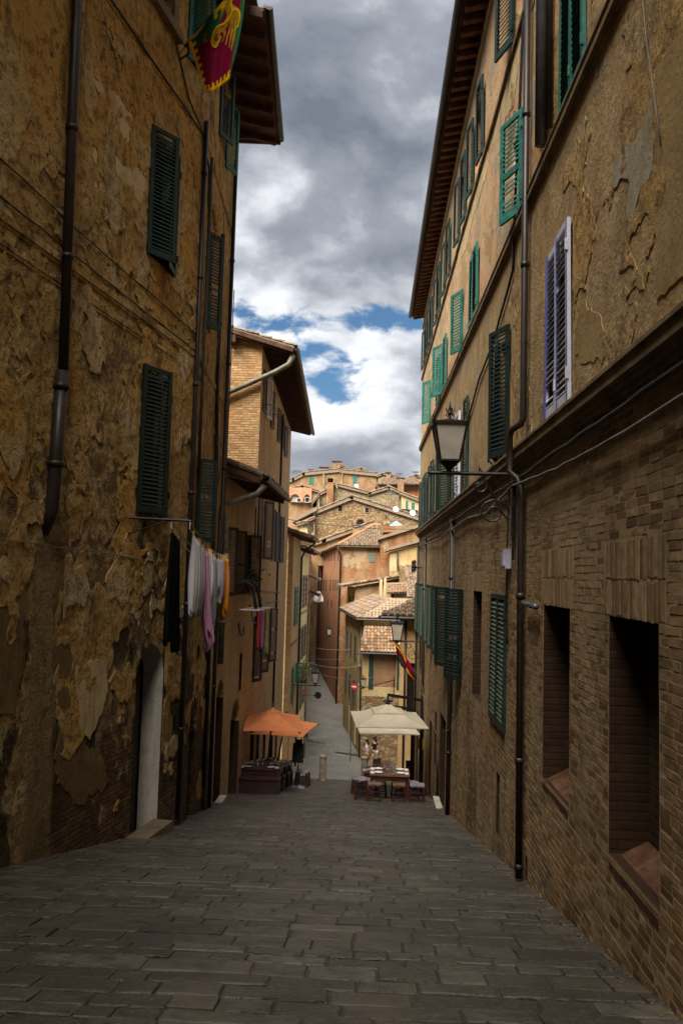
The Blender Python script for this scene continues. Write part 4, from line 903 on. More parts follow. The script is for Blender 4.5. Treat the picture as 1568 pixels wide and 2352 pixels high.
rd = random.Random(77); mb = MB()
for k in range(900):
    y = 4+28*rd.random()**1.3; side = rd.random() < .5; x = (left_x(y)+abs(rd.gauss(0, .10))+.01) if side else (1.94-abs(rd.gauss(0, .10))); r = rd.uniform(.004, .015); z = g(y)+r*.3
    c = Vector((x, y, z)); e = [Vector((r*rd.uniform(.7, 1.4), 0, 0)), Vector((0, r*rd.uniform(.7, 1.4), 0)), Vector((0, 0, r*rd.uniform(.4, .8)))]; ro = Matrix.Rotation(rd.uniform(0, 3), 3, 'Z'); e = [ro @ q for q in e]
    for sx in (1, -1):
        for sy in (1, -1): mb.poly([c+e[0]*sx, c+e[1]*sy, c+e[2]])
tag(mb.build('gravel', M['p_brown']), 'crumbs of mortar and grit along the feet of the walls', None, None, 'stuff')
M['sky_glass'] = simple('tinted_skylight', (.22, .34, .36), .15, .6, 0, .1, 3)
M['dark_panel'] = material('bricked_window', brick_tex((.17, .08, .04), (.25, .125, .065), (.15, .10, .06), (.30, .20, .12), .3), .92, .1)
# ------------------------------------------------------------------ behind the camera: the street goes on between the same walls; the house across it is raised for shade
hb = thing('unseen_shade_house', (-2, -10, g(-10)), 'plain plastered house behind the viewer, unseen, raised to shade the near street', 'house')
mb = MB(); mb.box8([Vector((x, y, z)) for z in (-2, 24) for x, y in ((-12, -12), (9, -12), (9, -9.5), (-12, -9.5))]); mb.build('wall', M['tan'], hb)
mb = MB(); [mb.box((-6+2.6*i, -9.48, 6+4*j), (1.1, .1, 1.9)) for i in range(4) for j in range(2)]; tag(mb.build('window', M['glass_dark'], hb), kind='stuff')

# ------------------------------------------------------------------ second house: low tiled eave, orange plaster and brick
h2 = thing('low_brick_house', (-5, 22, g(22)), 'low brick and orange plaster house with brown shutters under a small tiled eave', 'house')
F2 = Frame((-3.6, 19.32), (-3.6, 25.0), 1)
lo2 = [(19.3, 20.4, -6, -1.05, .35, 1, 2), (21.6, 23.1, -6, -1.9, .35, 1, 2), (19.9, 20.75, 1.05, 2.68, .2, 1, 0), (21.45, 23.85, 1.05, 2.68, .2, 1, 0), (22.75, 23.2, -1.75, -.7, .2, 1, 2)]
lo2[0] = (19.45, 20.4, -6, -1.05, .35, 1, 2)
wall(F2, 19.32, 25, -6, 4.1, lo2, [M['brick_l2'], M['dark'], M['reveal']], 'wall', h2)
mb = MB(); mb.fbox(F2, 19.34, 24.7, .002, .022, 2.78, 3.85); mb.build('plaster_band', M['plaster_l2'], h2)
mb = MB(); arch_top(mb, F2, 19.45, 20.4, -1.05, .5, 0, .35); arch_top(mb, F2, 21.6, 23.1, -1.9, .7, 0, .35); tag(mb.build('door_arch', [M['brick_l2']], h2), kind='stuff')
for a0, a1, zt in ((19.5, 20.35, -1.3), (21.7, 23.0, -2.2)):
    mb = MB(); mb.fbox(F2, a0, a1, -.34, -.30, -5.2, zt); mb.build('door', M['brownsh'], h2)
mb = MB(); mb.fbox(F2, 19.45, 20.4, 0, .18, g(20.4)-.2, g(19.6)-.02); mb.build('door_step', M['p_stepstone'], h2)
ajar(h2, F2, 19.75, 1.0, .48, 1.7, 24, M['brownsh'], slatmat=M['brownslat']); ajar(h2, F2, 21.35, 1.0, .5, 1.7, 24, M['brownsh'], slatmat=M['brownslat'])
ajar(h2, F2, 23.75, 1.0, .55, 1.7, 30, M['brownsh'], slatmat=M['brownslat']); ajar(h2, F2, 22.2, 1.0, .5, 1.7, 8, M['brownsh'], True, slatmat=M['brownslat'])
eave(h2, F2, 19.34, 24.75, 3.72, .92, .40, .42, EAVE_L, .10, .10, .085)
# verge: end of the little roof with its tiles stepping up
mb = MB(); P = F2.pt
for i in range(7):
    d0 = .95-.30*i; z0 = 3.97+.105*i; mb.tube([P(19.36, z0, d0), P(19.36, z0+.14, d0-.36)], [.085, .07], 8)
tag(mb.build('roof_tile', M['tile'], h2), kind='stuff')
tile_roof(h2, P(19.42, 3.93, .95), P(24.95, 3.93, .95), P(19.42, 4.72, -1.4), P(24.95, 4.72, -1.4), M['tile'], .2, .4, slab=M['tile'])
mb = MB(); mb.bar(P(19.36, 3.82, .9), P(19.36, 4.52, -1.2), .06, .16); mb.build('verge_board', M['rafter'], h2)
pipe(h2, [P(19.45, 3.72, .98), P(19.4, 3.5, .8), P(19.36, 3.2, -.05), P(19.36, 2.9, .08), P(19.36, -.6, .08)], .075, M['copper'], collars=(2.0, .4))
pipe(h2, [P(24.62, 3.6, .03), P(24.62, 2.3, .03)], .03, M['cable'], 'conduit')

h3 = thing('tall_brick_house', (-6, 30, g(30)), 'tall orange brick house with deep eaves and a copper rain pipe crossing its gable', 'house')
F3 = Frame((-3.6, 25.0), (-4.15, 40.0), 1)
lo3 = []
for a in (25.5, 27.9, 31.3): lo3.append((a, a+.9, -1.8, .2, .2, 1, 0))
for a in (25.9, 28.1, 31.1, 33.2, 36.0): lo3.append((a, a+.9, 2.1, 4.0, .2, 1, 0))
for a in (25.75, 28.75, 31.9, 35.6): lo3.append((a, a+.9, 6.9, 8.1, .2, 1, 0))
for a, b, zt in ((25.6, 26.7, -3.0), (27.6, 28.6, -3.6), (30.0, 31.2, -3.8), (33.2, 34.2, -4.5), (36, 37.2, -5)): lo3.append((a, b, -9, zt, .35, 1, 2))
wall(F3, 25, 40, -9, 8.95, lo3, [M['brick_l2'], M['dark'], M['reveal']], 'wall', h3)
F3s = Frame((-9, 25.0), (-3.6, 25.0), 1)
zs = lambda x: 8.95+(-3.6-x)*.30
mb = MB(); mb.poly([(-9, 25, 3.5), (-3.6, 25, 3.5), (-3.6, 25, 8.95), (-6.4, 25, 9.68), (-9, 25, 8.9)]); mb.build('gable_wall', M['mortar'], h3)
G3 = Frame((-9, 24.998), (-3.6, 24.998), 1)
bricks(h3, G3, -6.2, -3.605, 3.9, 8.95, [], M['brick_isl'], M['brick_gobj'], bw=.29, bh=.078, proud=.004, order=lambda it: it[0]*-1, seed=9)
eave(h3, F3, 24.75, 40.05, 8.52, 1.0, .42, .24, EAVE_L, .05, .06, .085)
tile_roof(h3, F3.pt(24.72, 8.72, 1.03), F3.pt(40.1, 8.72, 1.03), F3.pt(24.72, 9.79, -2.9), F3.pt(40.1, 9.79, -2.9), M['tile'], .2, .42, slab=M['tile'])
mb = MB(); mb.bar(F3.pt(24.74, 8.6, 1.0), F3.pt(24.74, 9.72, -2.9), .08, .13); mb.build('verge_board', M['rafter'], h3)
mb = MB(); mb.bar(Vector((-4.5, 24.6, 8.9)), Vector((-4.5, 25.1, 8.9)), .2, .22); mb.build('purlin', M['rafter'], h3)
pipe(h3, [F3.pt(24.9, 8.48, 1.0), F3.pt(24.82, 8.15, .85), F3.pt(24.8, 7.9, .45), Vector((-4.9, 24.85, 7.08)), Vector((-5.12, 24.87, 6.9)), Vector((-5.17, 24.9, 6.6)), Vector((-5.2, 24.9, 4.5))], .085, M['copper'], collars=(6.4, 5.3))
pipe(h3, [F3.pt(33.6, 8.3, .05), F3.pt(33.6, g(33.6), .05)], .045, M['pipe'])
for a in (25.35, 27.75, 31.2): ajar(h3, F3, a, -1.83, .52, 2.05, 25, M['brownsh'], slatmat=M['brownslat'])
for a, an, w in ((25.45, 10, .5), (27.4, 24, .62), (30.9, 3, .45), (32.4, 14, .5), (35.0, 12, .5)): ajar(h3, F3, a, 2.05, w, 2.02, an, M['brownsh'], slatmat=M['brownslat'], single=a < 29)
for a, an, w, mt in ((25.6, 6, .55, 'brownsh'), (26.75, 16, .5, 'whiteblue'), (28.5, 8, .5, 'brownsh'), (31.6, 8, .5, 'brownsh'), (33.6, 8, .5, 'brownsh'), (35.5, 8, .6, 'brownsh')):
    ajar(h3, F3, a, 6.82, w, 1.36, an, M[mt], slatmat=M['brownslat'] if mt == 'brownsh' else None, single=False)
mb = MB()
for z in (7.0, 7.2): mb.tube([F3.pt(26.0, z, .3), F3.pt(27.6, z, .3)], .015, 6)
mb.tube([F3.pt(26.0, 7.1, 0), F3.pt(26.0, 7.1, .32)], .015, 6); mb.tube([F3.pt(27.6, 7.1, 0), F3.pt(27.6, 7.1, .32)], .015, 6); mb.build('window_rail', M['iron'], h3)
cable('pale cable bundle swagged across the orange brick wall', [F2.pt(23.9, .95, .05), F3.pt(26.5, 1.0, .05), F3.pt(30, .9, .05), F3.pt(35, .75, .05)], .022, 'cablepale', seed=21, wob=.02)
cable('pale cable drooping below the swagged cable bundle', [F2.pt(23.9, .6, .05), F3.pt(26.3, .35, .05), F3.pt(30, .5, .05), F3.pt(35, .4, .05)], .024, 'cablepale', seed=22, wob=.03)
for lab, a, z in (('bent iron wall hook nearer the washing on the brick wall', 22.2, -.15), ('bent iron wall hook beside the lower brown shutters', 24.6, .05)):
    mb = MB(); mb.tube([F2.pt(a, z+.35, .02), F2.pt(a, z+.1, .06), F2.pt(a+.15, z, .1), F2.pt(a+.5, z, .1), F2.pt(a+.6, z+.2, .08)], .018, 6)
    tag(mb.build('wall_hook', M['iron'], None, org=F2.pt(a, z, .02)), lab, 'hook')

# ------------------------------------------------------------------ third house, brown brick side and pink front; yellow house; houses beyond
def far_window(parent, fr, a0, a1, z0, z1, sh='shutter', mat='teal', surround='cream', d=.0):
    """surround standing proud of the wall, with glass or closed shutters set inside it"""
    if sh == 'shutter':
        ac = (a0+a1)/2
        for p, q in ((a0, ac-.01), (ac+.01, a1)):
            mb = MB(); mb.fbox(fr, p, q, d+.012, d+.055, z0, z1)
            k = 6
            for i in range(k): mb.fbox(fr, p+.06*(1 if q > p else -1), q-.06*(1 if q > p else -1), d+.057, d+.072, z0+.08+(z1-z0-.12)*i/k, z0+.08+(z1-z0-.12)*(i+.55)/k)
            mb.build('shutter', M[mat], parent)
        return
    w = .09; mb = MB(); mb.fbox(fr, a0-w, a0, d+.0, d+.06, z0-w, z1+w); mb.fbox(fr, a1, a1+w, d, d+.06, z0-w, z1+w)
    mb.fbox(fr, a0, a1, d, d+.06, z1, z1+w); mb.fbox(fr, a0, a1, d, d+.08, z0-w, z0)
    f = mb.build('window_frame', M[surround], parent)
    mb = MB(); mb.fbox(fr, a0, a1, d+.004, d+.015, z0, z1); mb.build('pane', M['glass_dark'] if sh == 'glass' else M['dark'], f)

h4 = thing('pink_brick_house', (-5.5, 42, g(42)), 'narrow house with brown brick side, warm plaster front and a jutting tiled eave', 'house')
F4 = Frame((-3.85, 40.05), (-3.88, 44.6), 1)
wall(F4, 40.05, 44.6, -10, 3.6, [(41.0, 42.2, -8.9, -6.2, .3, 1, 0)], [M['plaster_l2'], M['dark']], 'wall', h4)
mb = MB(); mb.poly([(-9, 40.05, -10), (-3.85, 40.05, -10), (-3.85, 40.05, 3.6), (-9, 40.05, 5.1)]); mb.build('side_wall', M['brick_l2'], h4)
eave(h4, F4, 39.75, 44.6, 3.25, .85, .38, .35, EAVE_L, .07, .08, .08)
tile_roof(h4, F4.pt(39.72, 3.42, .9), F4.pt(44.6, 3.42, .9), F4.pt(39.72, 4.6, -3), F4.pt(44.6, 4.6, -3), M['tile'], .2, .42, slab=M['tile'])
pipe(h4, [F4.pt(44.45, 3.3, .8), F4.pt(44.4, 2.9, .3), F4.pt(44.4, 2.5, .08), F4.pt(44.4, g(44), .08)], .06, M['pipe'])
for a, z0, z1 in ((41.5, -1.1, .9), (42.6, -1.1, .9), (41.2, -5.0, -3.2)): far_window(h4, F4, a, a+.9, z0, z1, 'shutter', 'teal')
mb = MB(); mb.fbox(F4, 40.05, 44.6, 0, .05, -2.0, -1.88); mb.build('string_course', M['cornice'], h4)

h5 = thing('yellow_house', (-6, 48, g(48)), 'narrow pale yellow house with closed grey shutters in rows', 'house')
F5 = Frame((-3.9, 44.62), (-3.95, 51.5), 1)
wall(F5, 44.62, 51.5, -11, 3.0, [(46, 47.1, -10, -6.9, .3, 1, 0), (48.8, 49.9, -10, -7, .3, 1, 0)], [M['yellow'], M['dark']], 'wall', h5)
eave(h5, F5, 44.4, 51.5, 2.75, .6, .3, .4, EAVE_L, .07, .08, .08)
tile_roof(h5, F5.pt(44.4, 2.9, .65), F5.pt(51.5, 2.9, .65), F5.pt(44.4, 3.9, -2.6), F5.pt(51.5, 3.9, -2.6), M['tilem'], .2, .42, slab=M['tile'])
for z0, z1 in ((-.4, 1.5), (-3.4, -1.5), (-6.3, -4.6)):
    for a in (45.4, 47.4, 49.4): far_window(h5, F5, a, a+.95, z0, z1, 'shutter', 'greypipe')
for z in (-.75, -3.8): mb = MB(); mb.fbox(F5, 44.62, 51.5, 0, .05, z, z+.12); mb.build('string_course', M['cream'], h5)
h6 = thing('small_eaved_house', (-6, 55, g(55)), 'thin slice of a pinkish house with two small tiled canopies past the yellow house', 'house')
F6 = Frame((-3.97, 51.55), (-4.35, 59), 1)
wall(F6, 51.55, 59, -11, 3.2, [], [M['pink'], M['dark']], 'wall', h6)
for z, a in ((1.2, 52.2), (.15, 53.2)):
    tile_roof(h6, F6.pt(a, z, .75), F6.pt(a+2.2, z, .75), F6.pt(a, z+.3, 0.02), F6.pt(a+2.2, z+.3, .02), M['tilem'], .2, .38, slab=M['tile'], name='canopy')
pipe(h6, [F6.pt(52.0, .1, .3), F6.pt(51.9, -.4, .12), F6.pt(51.9, g(52), .1)], .06, M['cream'])
for z0, z1 in ((-2.5, -1), (-5.5, -4)):
    for a in (53, 55.5): far_window(h6, F6, a, a+.9, z0, z1, 'shutter', 'teal')
h7 = thing('far_row_house', (-8, 80, g(80)), 'long plain plastered row lining the far street on the yellow house side', 'house')
mb = MB(); pts = [(-4.4, 59.1), (-7.35, 100), (-13.5, 180)]
for p, q in zip(pts, pts[1:]): mb.poly([(p[0], p[1], -14), (q[0], q[1], -14), (q[0], q[1], 4), (p[0], p[1], 4)]); mb.poly([(p[0], p[1], 4), (q[0], q[1], 4), (q[0]-6, q[1], 6), (p[0]-6, p[1], 6)])
mb.build('wall', M['ochre_far'], h7)

h7b = thing('end_house', (-11, 134, g(134)), 'plain tan house closing the end of the far street', 'house')
mb = MB(); mb.box8([Vector((x, y, z)) for z in (-14, 5.5) for x, y in ((-22, 132), (-7.9, 132), (-7.9, 140), (-22, 140))]); mb.build('wall', M['brick_tan'], h7b)
# ------------------------------------------------------------------ right side beyond the palace
def gx(px, py, Y): return at(px, py, Y)
h8 = thing('lantern_corner_house', (3, 38, g(38)), 'orange corner house with a mossy tiled roof just past the palace', 'house')
F8f = Frame((1.38, 36.0), (6.0, 36.0), 1); F8s = Frame((1.38, 36.02), (2.9, 43.0), -1)
wall(F8f, 1.38, 6, -9.5, -.25, [(1.72, 2.05, -5.2, -2.2, .2, 1, 0), (1.75, 2.4, -9, -6.4, .3, 1, 0)], [M['plaster_l2'], M['dark']], 'wall', h8)
wall(F8s, 36.02, 43, -9.5, -.25, [], [M['plaster_l2'], M['dark']], 'wall', h8)
e0, e1 = Vector((.55, 35.35, -.12)), Vector((6, 35.35, -.12)); e2 = Vector((2.1, 43.2, -.12))
tile_roof(h8, e0, e1, Vector((2.9, 38.9, 1.12)), Vector((6, 38.9, 1.12)), M['tilem'], .26, .45, slab=M['tile'], thick=.1)
tile_roof(h8, e2, e0, Vector((4.3, 43.2, 1.1)), Vector((2.9, 38.9, 1.12)), M['tilem'], .26, .45, slab=M['tile'], thick=.1)
mb = MB(); mb.tube([Vector((.5, 35.25, -.2)), Vector((6, 35.25, -.2))], .08, 8); mb.build('gutter', M['pipe'], h8)
mb = MB(); mb.tube([Vector((.46, 35.3, -.2)), Vector((2.0, 43.2, -.2))], .08, 8); mb.build('gutter', M['pipe'], h8)
mb = MB()
for i in range(9): mb.bar((1.4+.5*i, 35.4, -.28), (1.4+.5*i, 36.3, -.28), .09, .1)
tag(mb.build('rafter', M['rafter'], h8), kind='stuff')
pipe(h8, [Vector((1.62, 35.9, -.3)), Vector((1.62, 35.92, g(36)))], .05, M['pipe'])

# low house with bricked-up window
h9 = thing('tiled_lean_house', (1.2, 52, g(52)), 'low ochre house with orange tiled roof, a bricked-up window and green shutters', 'house')
F9 = Frame((-.35, 50.0), (4.0, 50.0), 1)
wall(F9, -.35, 4, -11, -3.0, [(.38, 1.72, -5.2, -3.15, .12, 1, 0)], [M['ochre_far'], M['dark_panel']], 'wall', h9)
mb = MB(); mb.fbox(F9, -.35, 2.1, .0, .10, -9.9, -5.75); mb.build('stone_base', M['stone'], h9)
tile_roof(h9, (-.5, 49.6, -3.05), (3.2, 49.6, -3.05), (-.3, 52.9, -1.6), (3.2, 52.9, -1.6), M['tileo'], .2, .42, single=True, slab=M['tile'])
mb = MB(); mb.tube([(-.6, 49.5, -3.12), (3.2, 49.5, -3.12)], .07, 8); mb.build('gutter', M['pipe'], h9)
for a in (.05, 1.76): mb = MB(); mb.fbox(F9, a, a+.3, .01, .05, -5.3, -3.2); mb.build('shutter', M['green'], h9)
mb = MB(); mb.tube([(1.62, 50.6, -2.7), (1.62, 50.6, -2.1)], .09, 8); mb.lathe([(.13, 0), (.13, .03), (.02, .16)], (1.62, 50.6, -2.1), 8); mb.build('chimney', M['terra'], h9)

# yellow house behind it, its long face on the far street
h10 = thing('yellow_corner_house', (1.5, 56, g(56)), 'pale yellow corner house with tiled hip roof leading into the far street', 'house')
F10f = Frame((-.35, 53.0), (3.2, 53.0), 1); F10s = Frame((-.35, 53.0), (-1.95, 66.5), -1)
wall(F10f, -.35, 3.2, -11, -1.25, [], [M['yellow'], M['dark']], 'wall', h10)
wall(F10s, 53.02, 66.5, -11.5, -1.25, [(56, 57.2, -10, -7.6, .3, 1, 0), (60.5, 61.6, -11, -7.9, .3, 1, 0)], [M['ochre_far'], M['dark']], 'wall', h10)
for a in (54.2, 57.4, 60.6, 63.6):
    for z0, z1 in ((-4.4, -2.7), (-7.4, -5.8)): far_window(h10, F10s, a, a+1.0, z0, z1, 'shutter' if a > 55 else 'glass', 'greypipe')
A, B, Cc = Vector((-.75, 52.5, -1.15)), Vector((3.4, 52.5, -1.15)), Vector((-2.4, 66.8, -1.15))
tile_roof(h10, A, B, Vector((1.6, 56.0, .1)), Vector((3.4, 56.0, .1)), M['tileo'], .22, .42, slab=M['tile'], thick=.1)
tile_roof(h10, Cc, A, Vector((.4, 66.8, .1)), Vector((1.6, 56, .1)), M['tile'], .22, .42, slab=M['tile'], thick=.1)
mb = MB(); mb.tube([A+Vector((-.05, -.05, -.1)), B+Vector((0, -.05, -.1))], .07, 8); mb.build('gutter', M['pipe'], h10)
mb = MB(); mb.tube([A+Vector((-.08, 0, -.1)), Cc+Vector((-.08, 0, -.1))], .07, 8); mb.build('gutter', M['pipe'], h10)
pipe(h10, [Vector((-.5, 52.85, -1.3)), Vector((-.42, 52.9, g(53)))], .05, M['pipe'])

# brick-sided house with single pitch roof
h11 = thing('shed_roof_house', (2.2, 70, g(70)), 'house with patchy brick side, cream front and one slanting tiled roof', 'house')
c0 = at(796, 1352, 68); F11f = Frame((c0.x+.75, 68), (8.5, 68), 1); F11s = Frame((c0.x+.75, 68.02), (c0.x-.2, 76), -1)
zl, zr = at(814, 1347, 68).z, at(915, 1316, 68).z
mb = MB(); mb.poly([F11f.pt(c0.x+.75, -12), F11f.pt(8.5, -12), F11f.pt(8.5, zr+1), F11f.pt(4.6, zr), F11f.pt(c0.x+.75, zl)]); mb.build('wall', M['brick_tan'], h11)
wall(F11s, 68.02, 76, -12, zl-.05, [], [M['yellow'], M['dark']], 'front_wall', h11)
for a in (69.2, 72.4): far_window(h11, F11s, a, a+1.2, -2.4, -.2, 'shutter', 'greypipe')
mb = MB(); p = Vector((c0.x-.3, 67.5, zl-.08)); q = Vector((5.2, 67.5, zr+.1))
mb.box8([p, q, q+Vector((0, 8, 0)), p+Vector((-.9, 8, 0)), p+Vector((0, 0, .16)), q+Vector((0, 0, .16)), q+Vector((0, 8, .16)), p+Vector((-.9, 8, .16))]); mb.build('roof', M['tile'], h11)
mb = MB()
n = 26
for i in range(n):
    s = p.lerp(q, i/n)+Vector((0, -.03, .18)); e = p.lerp(q, (i+1.15)/n)+Vector((0, -.03, .24)); mb.tube([s, e], [.12, .09], 7)
tag(mb.build('roof_tile', M['tile'], h11), kind='stuff')
# outhouse beside it
h12 = thing('outhouse', (5, 62, g(62)), 'little plastered outhouse with tiled lean-to roofs above the yellow corner house', 'outhouse')
def boxw(p, px0, px1, py0, py1, Y, depth, mat, name='wall'):
    a, b = at(px0, py1, Y), at(px1, py0, Y); mb = MB(); mb.box8([Vector((x, y, z)) for z in (a.z, b.z) for x, y in ((a.x, Y), (b.x, Y), (b.x, Y+depth), (a.x, Y+depth))]); return mb.build(name, M[mat], p)
boxw(h12, 896, 944, 1362, 1480, 62, 4, 'ochre_far'); boxw(h12, 914, 960, 1300, 1480, 66.2, 3, 'stone', 'back_wall')
a, b = at(888, 1362, 61.5), at(948, 1360, 61.5); tile_roof(h12, a, b, a+Vector((0, 2.2, .75)), b+Vector((0, 2.2, .75)), M['tilem'], .2, .4, slab=M['tile'])
a, b = at(934, 1372, 57), at(962, 1372, 57); tile_roof(h12, a, b, a+Vector((.1, 7, 2.4)), b+Vector((.1, 7, 2.4)), M['tile'], .2, .4, slab=M['tile'], name='side_roof')
boxw(h12, 870, 878, 1330, 1390, 64, .3, 'cream', 'pillar'); boxw(h12, 880, 887, 1328, 1388, 64, .3, 'cream', 'pillar'); boxw(h12, 898, 904, 1366, 1392, 61.96, .1, 'dark', 'door')

# red house on the far street
h13 = thing('red_house', (1, 84, g(84)), 'large red house with pink plastered street front, brick side and grey tiled hip roof', 'house')
c = at(783, 1250, 80); F13f = Frame((c.x, 80), (6.5, 80), 1); F13s = Frame((c.x, 80.02), (-8.3, 128), -1)
ze = c.z-.1
gw = F13f.hit(915*.24+627, 1065*.24+1035), F13f.hit(970*.24+627, 980*.24+1035)
wall(F13f, c.x, 4.4, -14, ze, [], [M['brick_far'], M['dark']], 'wall', h13)
sw = []
for r_, (y0, y1, pxs) in enumerate([((960, 1055, (438, 455, 475, 497, 515, 535, 560, 588, 627))), ((1235, 1345, (440, 463, 486, 510, 550, 575, 597, 617))), ((1430, 1500, (525, 560)))]):
    for px in pxs:
        X = px*.24+627; a, zt = F13s.hit(X, y0*.24+1035); _, zb = F13s.hit(X, y1*.24+1035)
        k = (a-80)/48; w = .5+.55*k; sw.append((max(80.3, a-w), a+w, zb, zt, .3, 1, 1))  # jambs take the dark interior colour, so they look unlit
sw.sort(); ok = []
for z_lo in sorted({round(s[2]) for s in sw}): pass
wall(F13s, 80.02, 128, -14, ze, sw, [M['pink'], M['dark']], 'front_wall', h13)
far_window(h13, F13f, gw[0][0], gw[1][0], gw[0][1], gw[1][1], 'shutter', 'green_pale')  if 'green_pale' in M else far_window(h13, F13f, gw[0][0], gw[1][0], gw[0][1], gw[1][1], 'shutter', 'greenpale')
e0, e1 = at(777, 1252, 79.4), at(874, 1251, 79.4); e1.z = e0.z; r1 = at(882, 1208, 87); r0 = Vector((e0.x+3.4, 87, r1.z)); r1.x = e1.x
tile_roof(h13, e0, e1, r0, r1, M['tile'], .24, .45, slab=M['tile'], thick=.15)
e2 = Vector((-9.2, 128.2, e0.z)); tile_roof(h13, e2, e0, Vector((-4.5, 128.2, r0.z)), r0, M['tile'], .3, .6, slab=M['tile'], thick=.15)
mb = MB(); mb.tube([r0+Vector((0, 0, .1)), e0+Vector((0, 0, .1))], .14, 6); mb.tube([r0+Vector((0, 0, .1)), r1+Vector((0, 0, .1))], .14, 6); mb.build('ridge', M['tileo'], h13)
pipe(h13, [at(775, 1256, 79.5), at(780, 1268, 79.7), at(782, 1278, 79.85), Vector((c.x-.05, 79.85, g(80)))], .09, M['pipe'])
# brick house to its side
h14 = thing('gabled_brick_house', (4, 86, g(86)), 'red brick house end with sloping roof beside the red house', 'house')
mb = MB(); Y = 79.0; mb.box8([at(x, y, Y)+Vector((0, d, 0)) for d in (0, 8) for x, y in ((873, 1345), (965, 1345), (965, 1212), (873, 1240))]); mb.build('wall', M['brick_far'], h14)
mb = MB(); p, q = at(868, 1240, Y-.4), at(968, 1209, Y-.4); mb.box8([p, q, q+Vector((0, 9, 0)), p+Vector((0, 9, 0)), p+Vector((0, 0, .3)), q+Vector((0, 0, .3)), q+Vector((0, 9, .3)), p+Vector((0, 9, .3))]); mb.build('roof', M['tile'], h14)
mb = MB(); mb.box8([at(x, y, Y)+Vector((0, d, 0)) for d in (0.2, 6) for x, y in ((880, 1222), (935, 1222), (930, 1206), (884, 1208))]); mb.build('roof_room', M['brick_far'], h14)
h15 = thing('pale_lean_house', (5, 74, g(74)), 'pale plastered house with a blank doorway and slanting eave under the red brick gable', 'house')
Y = 74.0; mb = MB(); mb.box8([at(x, y, Y)+Vector((0, d, 0)) for d in (0, 4) for x, y in ((894, 1325), (975, 1325), (975, 1244), (894, 1268))]); mb.build('wall', M['ochre_far'], h15)
boxw(h15, 895, 912, 1271, 1312, 73.97, .05, 'cream', 'door')
mb = MB(); p, q = at(886, 1266, Y-.5), at(978, 1241, Y-.5); mb.box8([p, q, q+Vector((0, 5, 0)), p+Vector((0, 5, 0)), p+Vector((0, 0, .28)), q+Vector((0, 0, .28)), q+Vector((0, 5, .28)), p+Vector((0, 5, .28))]); mb.build('roof', M['tile'], h15)
pipe(h15, [at(912, 1268, 73.8), at(913, 1312, 73.8)], .07, M['pipe'])

# ------------------------------------------------------------------ the hill behind: pixel outlines placed at their own distances
def zpx(x, y): return (x*.24+627, y*.24+1035)
def gabled(name, label, Y, depth, outline, mat, roofmat='tile', over=.5, thick=.35, cat='house', roof_edges=()):
    pts = [at(*zpx(*p), Y) for p in outline]; re_ = {k for e in roof_edges for k in e}; pts = [p-Vector((0, 0, thick*.8)) if k in re_ else p for k, p in enumerate(pts)]; lo = min(p.z for p in pts)-6
    cx = sum(p.x for p in pts)/len(pts); h = thing(name, (cx, Y+depth/2, lo), label, cat); mb = MB(); n = len(pts)
    f = pts; b = [p+Vector((0, depth, 0)) for p in pts]
    mb.poly(f); mb.poly(b[::-1])
    for i in range(n): j = (i+1) % n; mb.poly([f[i], f[j], b[j], b[i]])
    mb.build('wall', M[mat], h)
    for (i, j) in roof_edges:
        p, q = pts[i], pts[j]; d = (q-p).normalized(); p, q = p-d*over, q+d*over*.3; rm = MB(); o = Vector((0, -over, .03)); e = Vector((0, depth+over, .03)); up = Vector((0, 0, thick))
        rm.box8([p+o, q+o, q+e, p+e, p+o+up, q+o+up, q+e+up, p+e+up]); rf = rm.build('roof', M[roofmat], h)
        L = (q-p).length; k = int(L/.55); tm = MB()
        for t in range(k):
            s = p.lerp(q, t/k)+o+up+Vector((0, 0, random.uniform(-.03, .05))); tm.tube([s, s+d*.62+Vector((0, 0, .06))], [.17, .13], 6)
        tag(tm.build('roof_tile', M[roofmat], rf), kind='stuff')
    return h, Frame((pts[0].x, Y), (pts[0].x+10, Y), 1)
def hwin(h, fr, x0, x1, y0, y1, **kw):
    (a0, zt), (a1, zb) = fr.hit(*zpx(x0, y0)), fr.hit(*zpx(x1, y1)); far_window(h, fr, a0, a1, zb, zt, **kw)
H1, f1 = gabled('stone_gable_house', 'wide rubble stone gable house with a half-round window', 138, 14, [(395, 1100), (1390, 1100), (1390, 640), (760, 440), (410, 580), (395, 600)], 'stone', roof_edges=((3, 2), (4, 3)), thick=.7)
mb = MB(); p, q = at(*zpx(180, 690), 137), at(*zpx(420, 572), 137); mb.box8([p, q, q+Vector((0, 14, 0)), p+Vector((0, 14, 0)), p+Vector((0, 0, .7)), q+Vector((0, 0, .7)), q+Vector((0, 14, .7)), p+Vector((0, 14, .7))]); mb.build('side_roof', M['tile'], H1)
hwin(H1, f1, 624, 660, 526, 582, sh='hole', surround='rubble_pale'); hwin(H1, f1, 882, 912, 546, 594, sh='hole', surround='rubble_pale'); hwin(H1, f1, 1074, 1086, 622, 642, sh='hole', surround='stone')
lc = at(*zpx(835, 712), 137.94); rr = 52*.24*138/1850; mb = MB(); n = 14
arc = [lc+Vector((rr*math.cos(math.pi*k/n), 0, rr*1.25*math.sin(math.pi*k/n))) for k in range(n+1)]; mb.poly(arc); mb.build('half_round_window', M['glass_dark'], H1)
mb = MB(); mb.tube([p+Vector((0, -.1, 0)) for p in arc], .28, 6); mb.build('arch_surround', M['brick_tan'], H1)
mb = MB(); [mb.tube([lc+Vector((x, -.15, 0)), lc+Vector((x, -.15, math.sqrt(max(.1, 1-(x/rr)**2))*rr*1.2))], .07, 4) for x in (-1.4, 0, 1.4)]; tag(mb.build('glazing_bar', M['iron'], H1), kind='stuff')
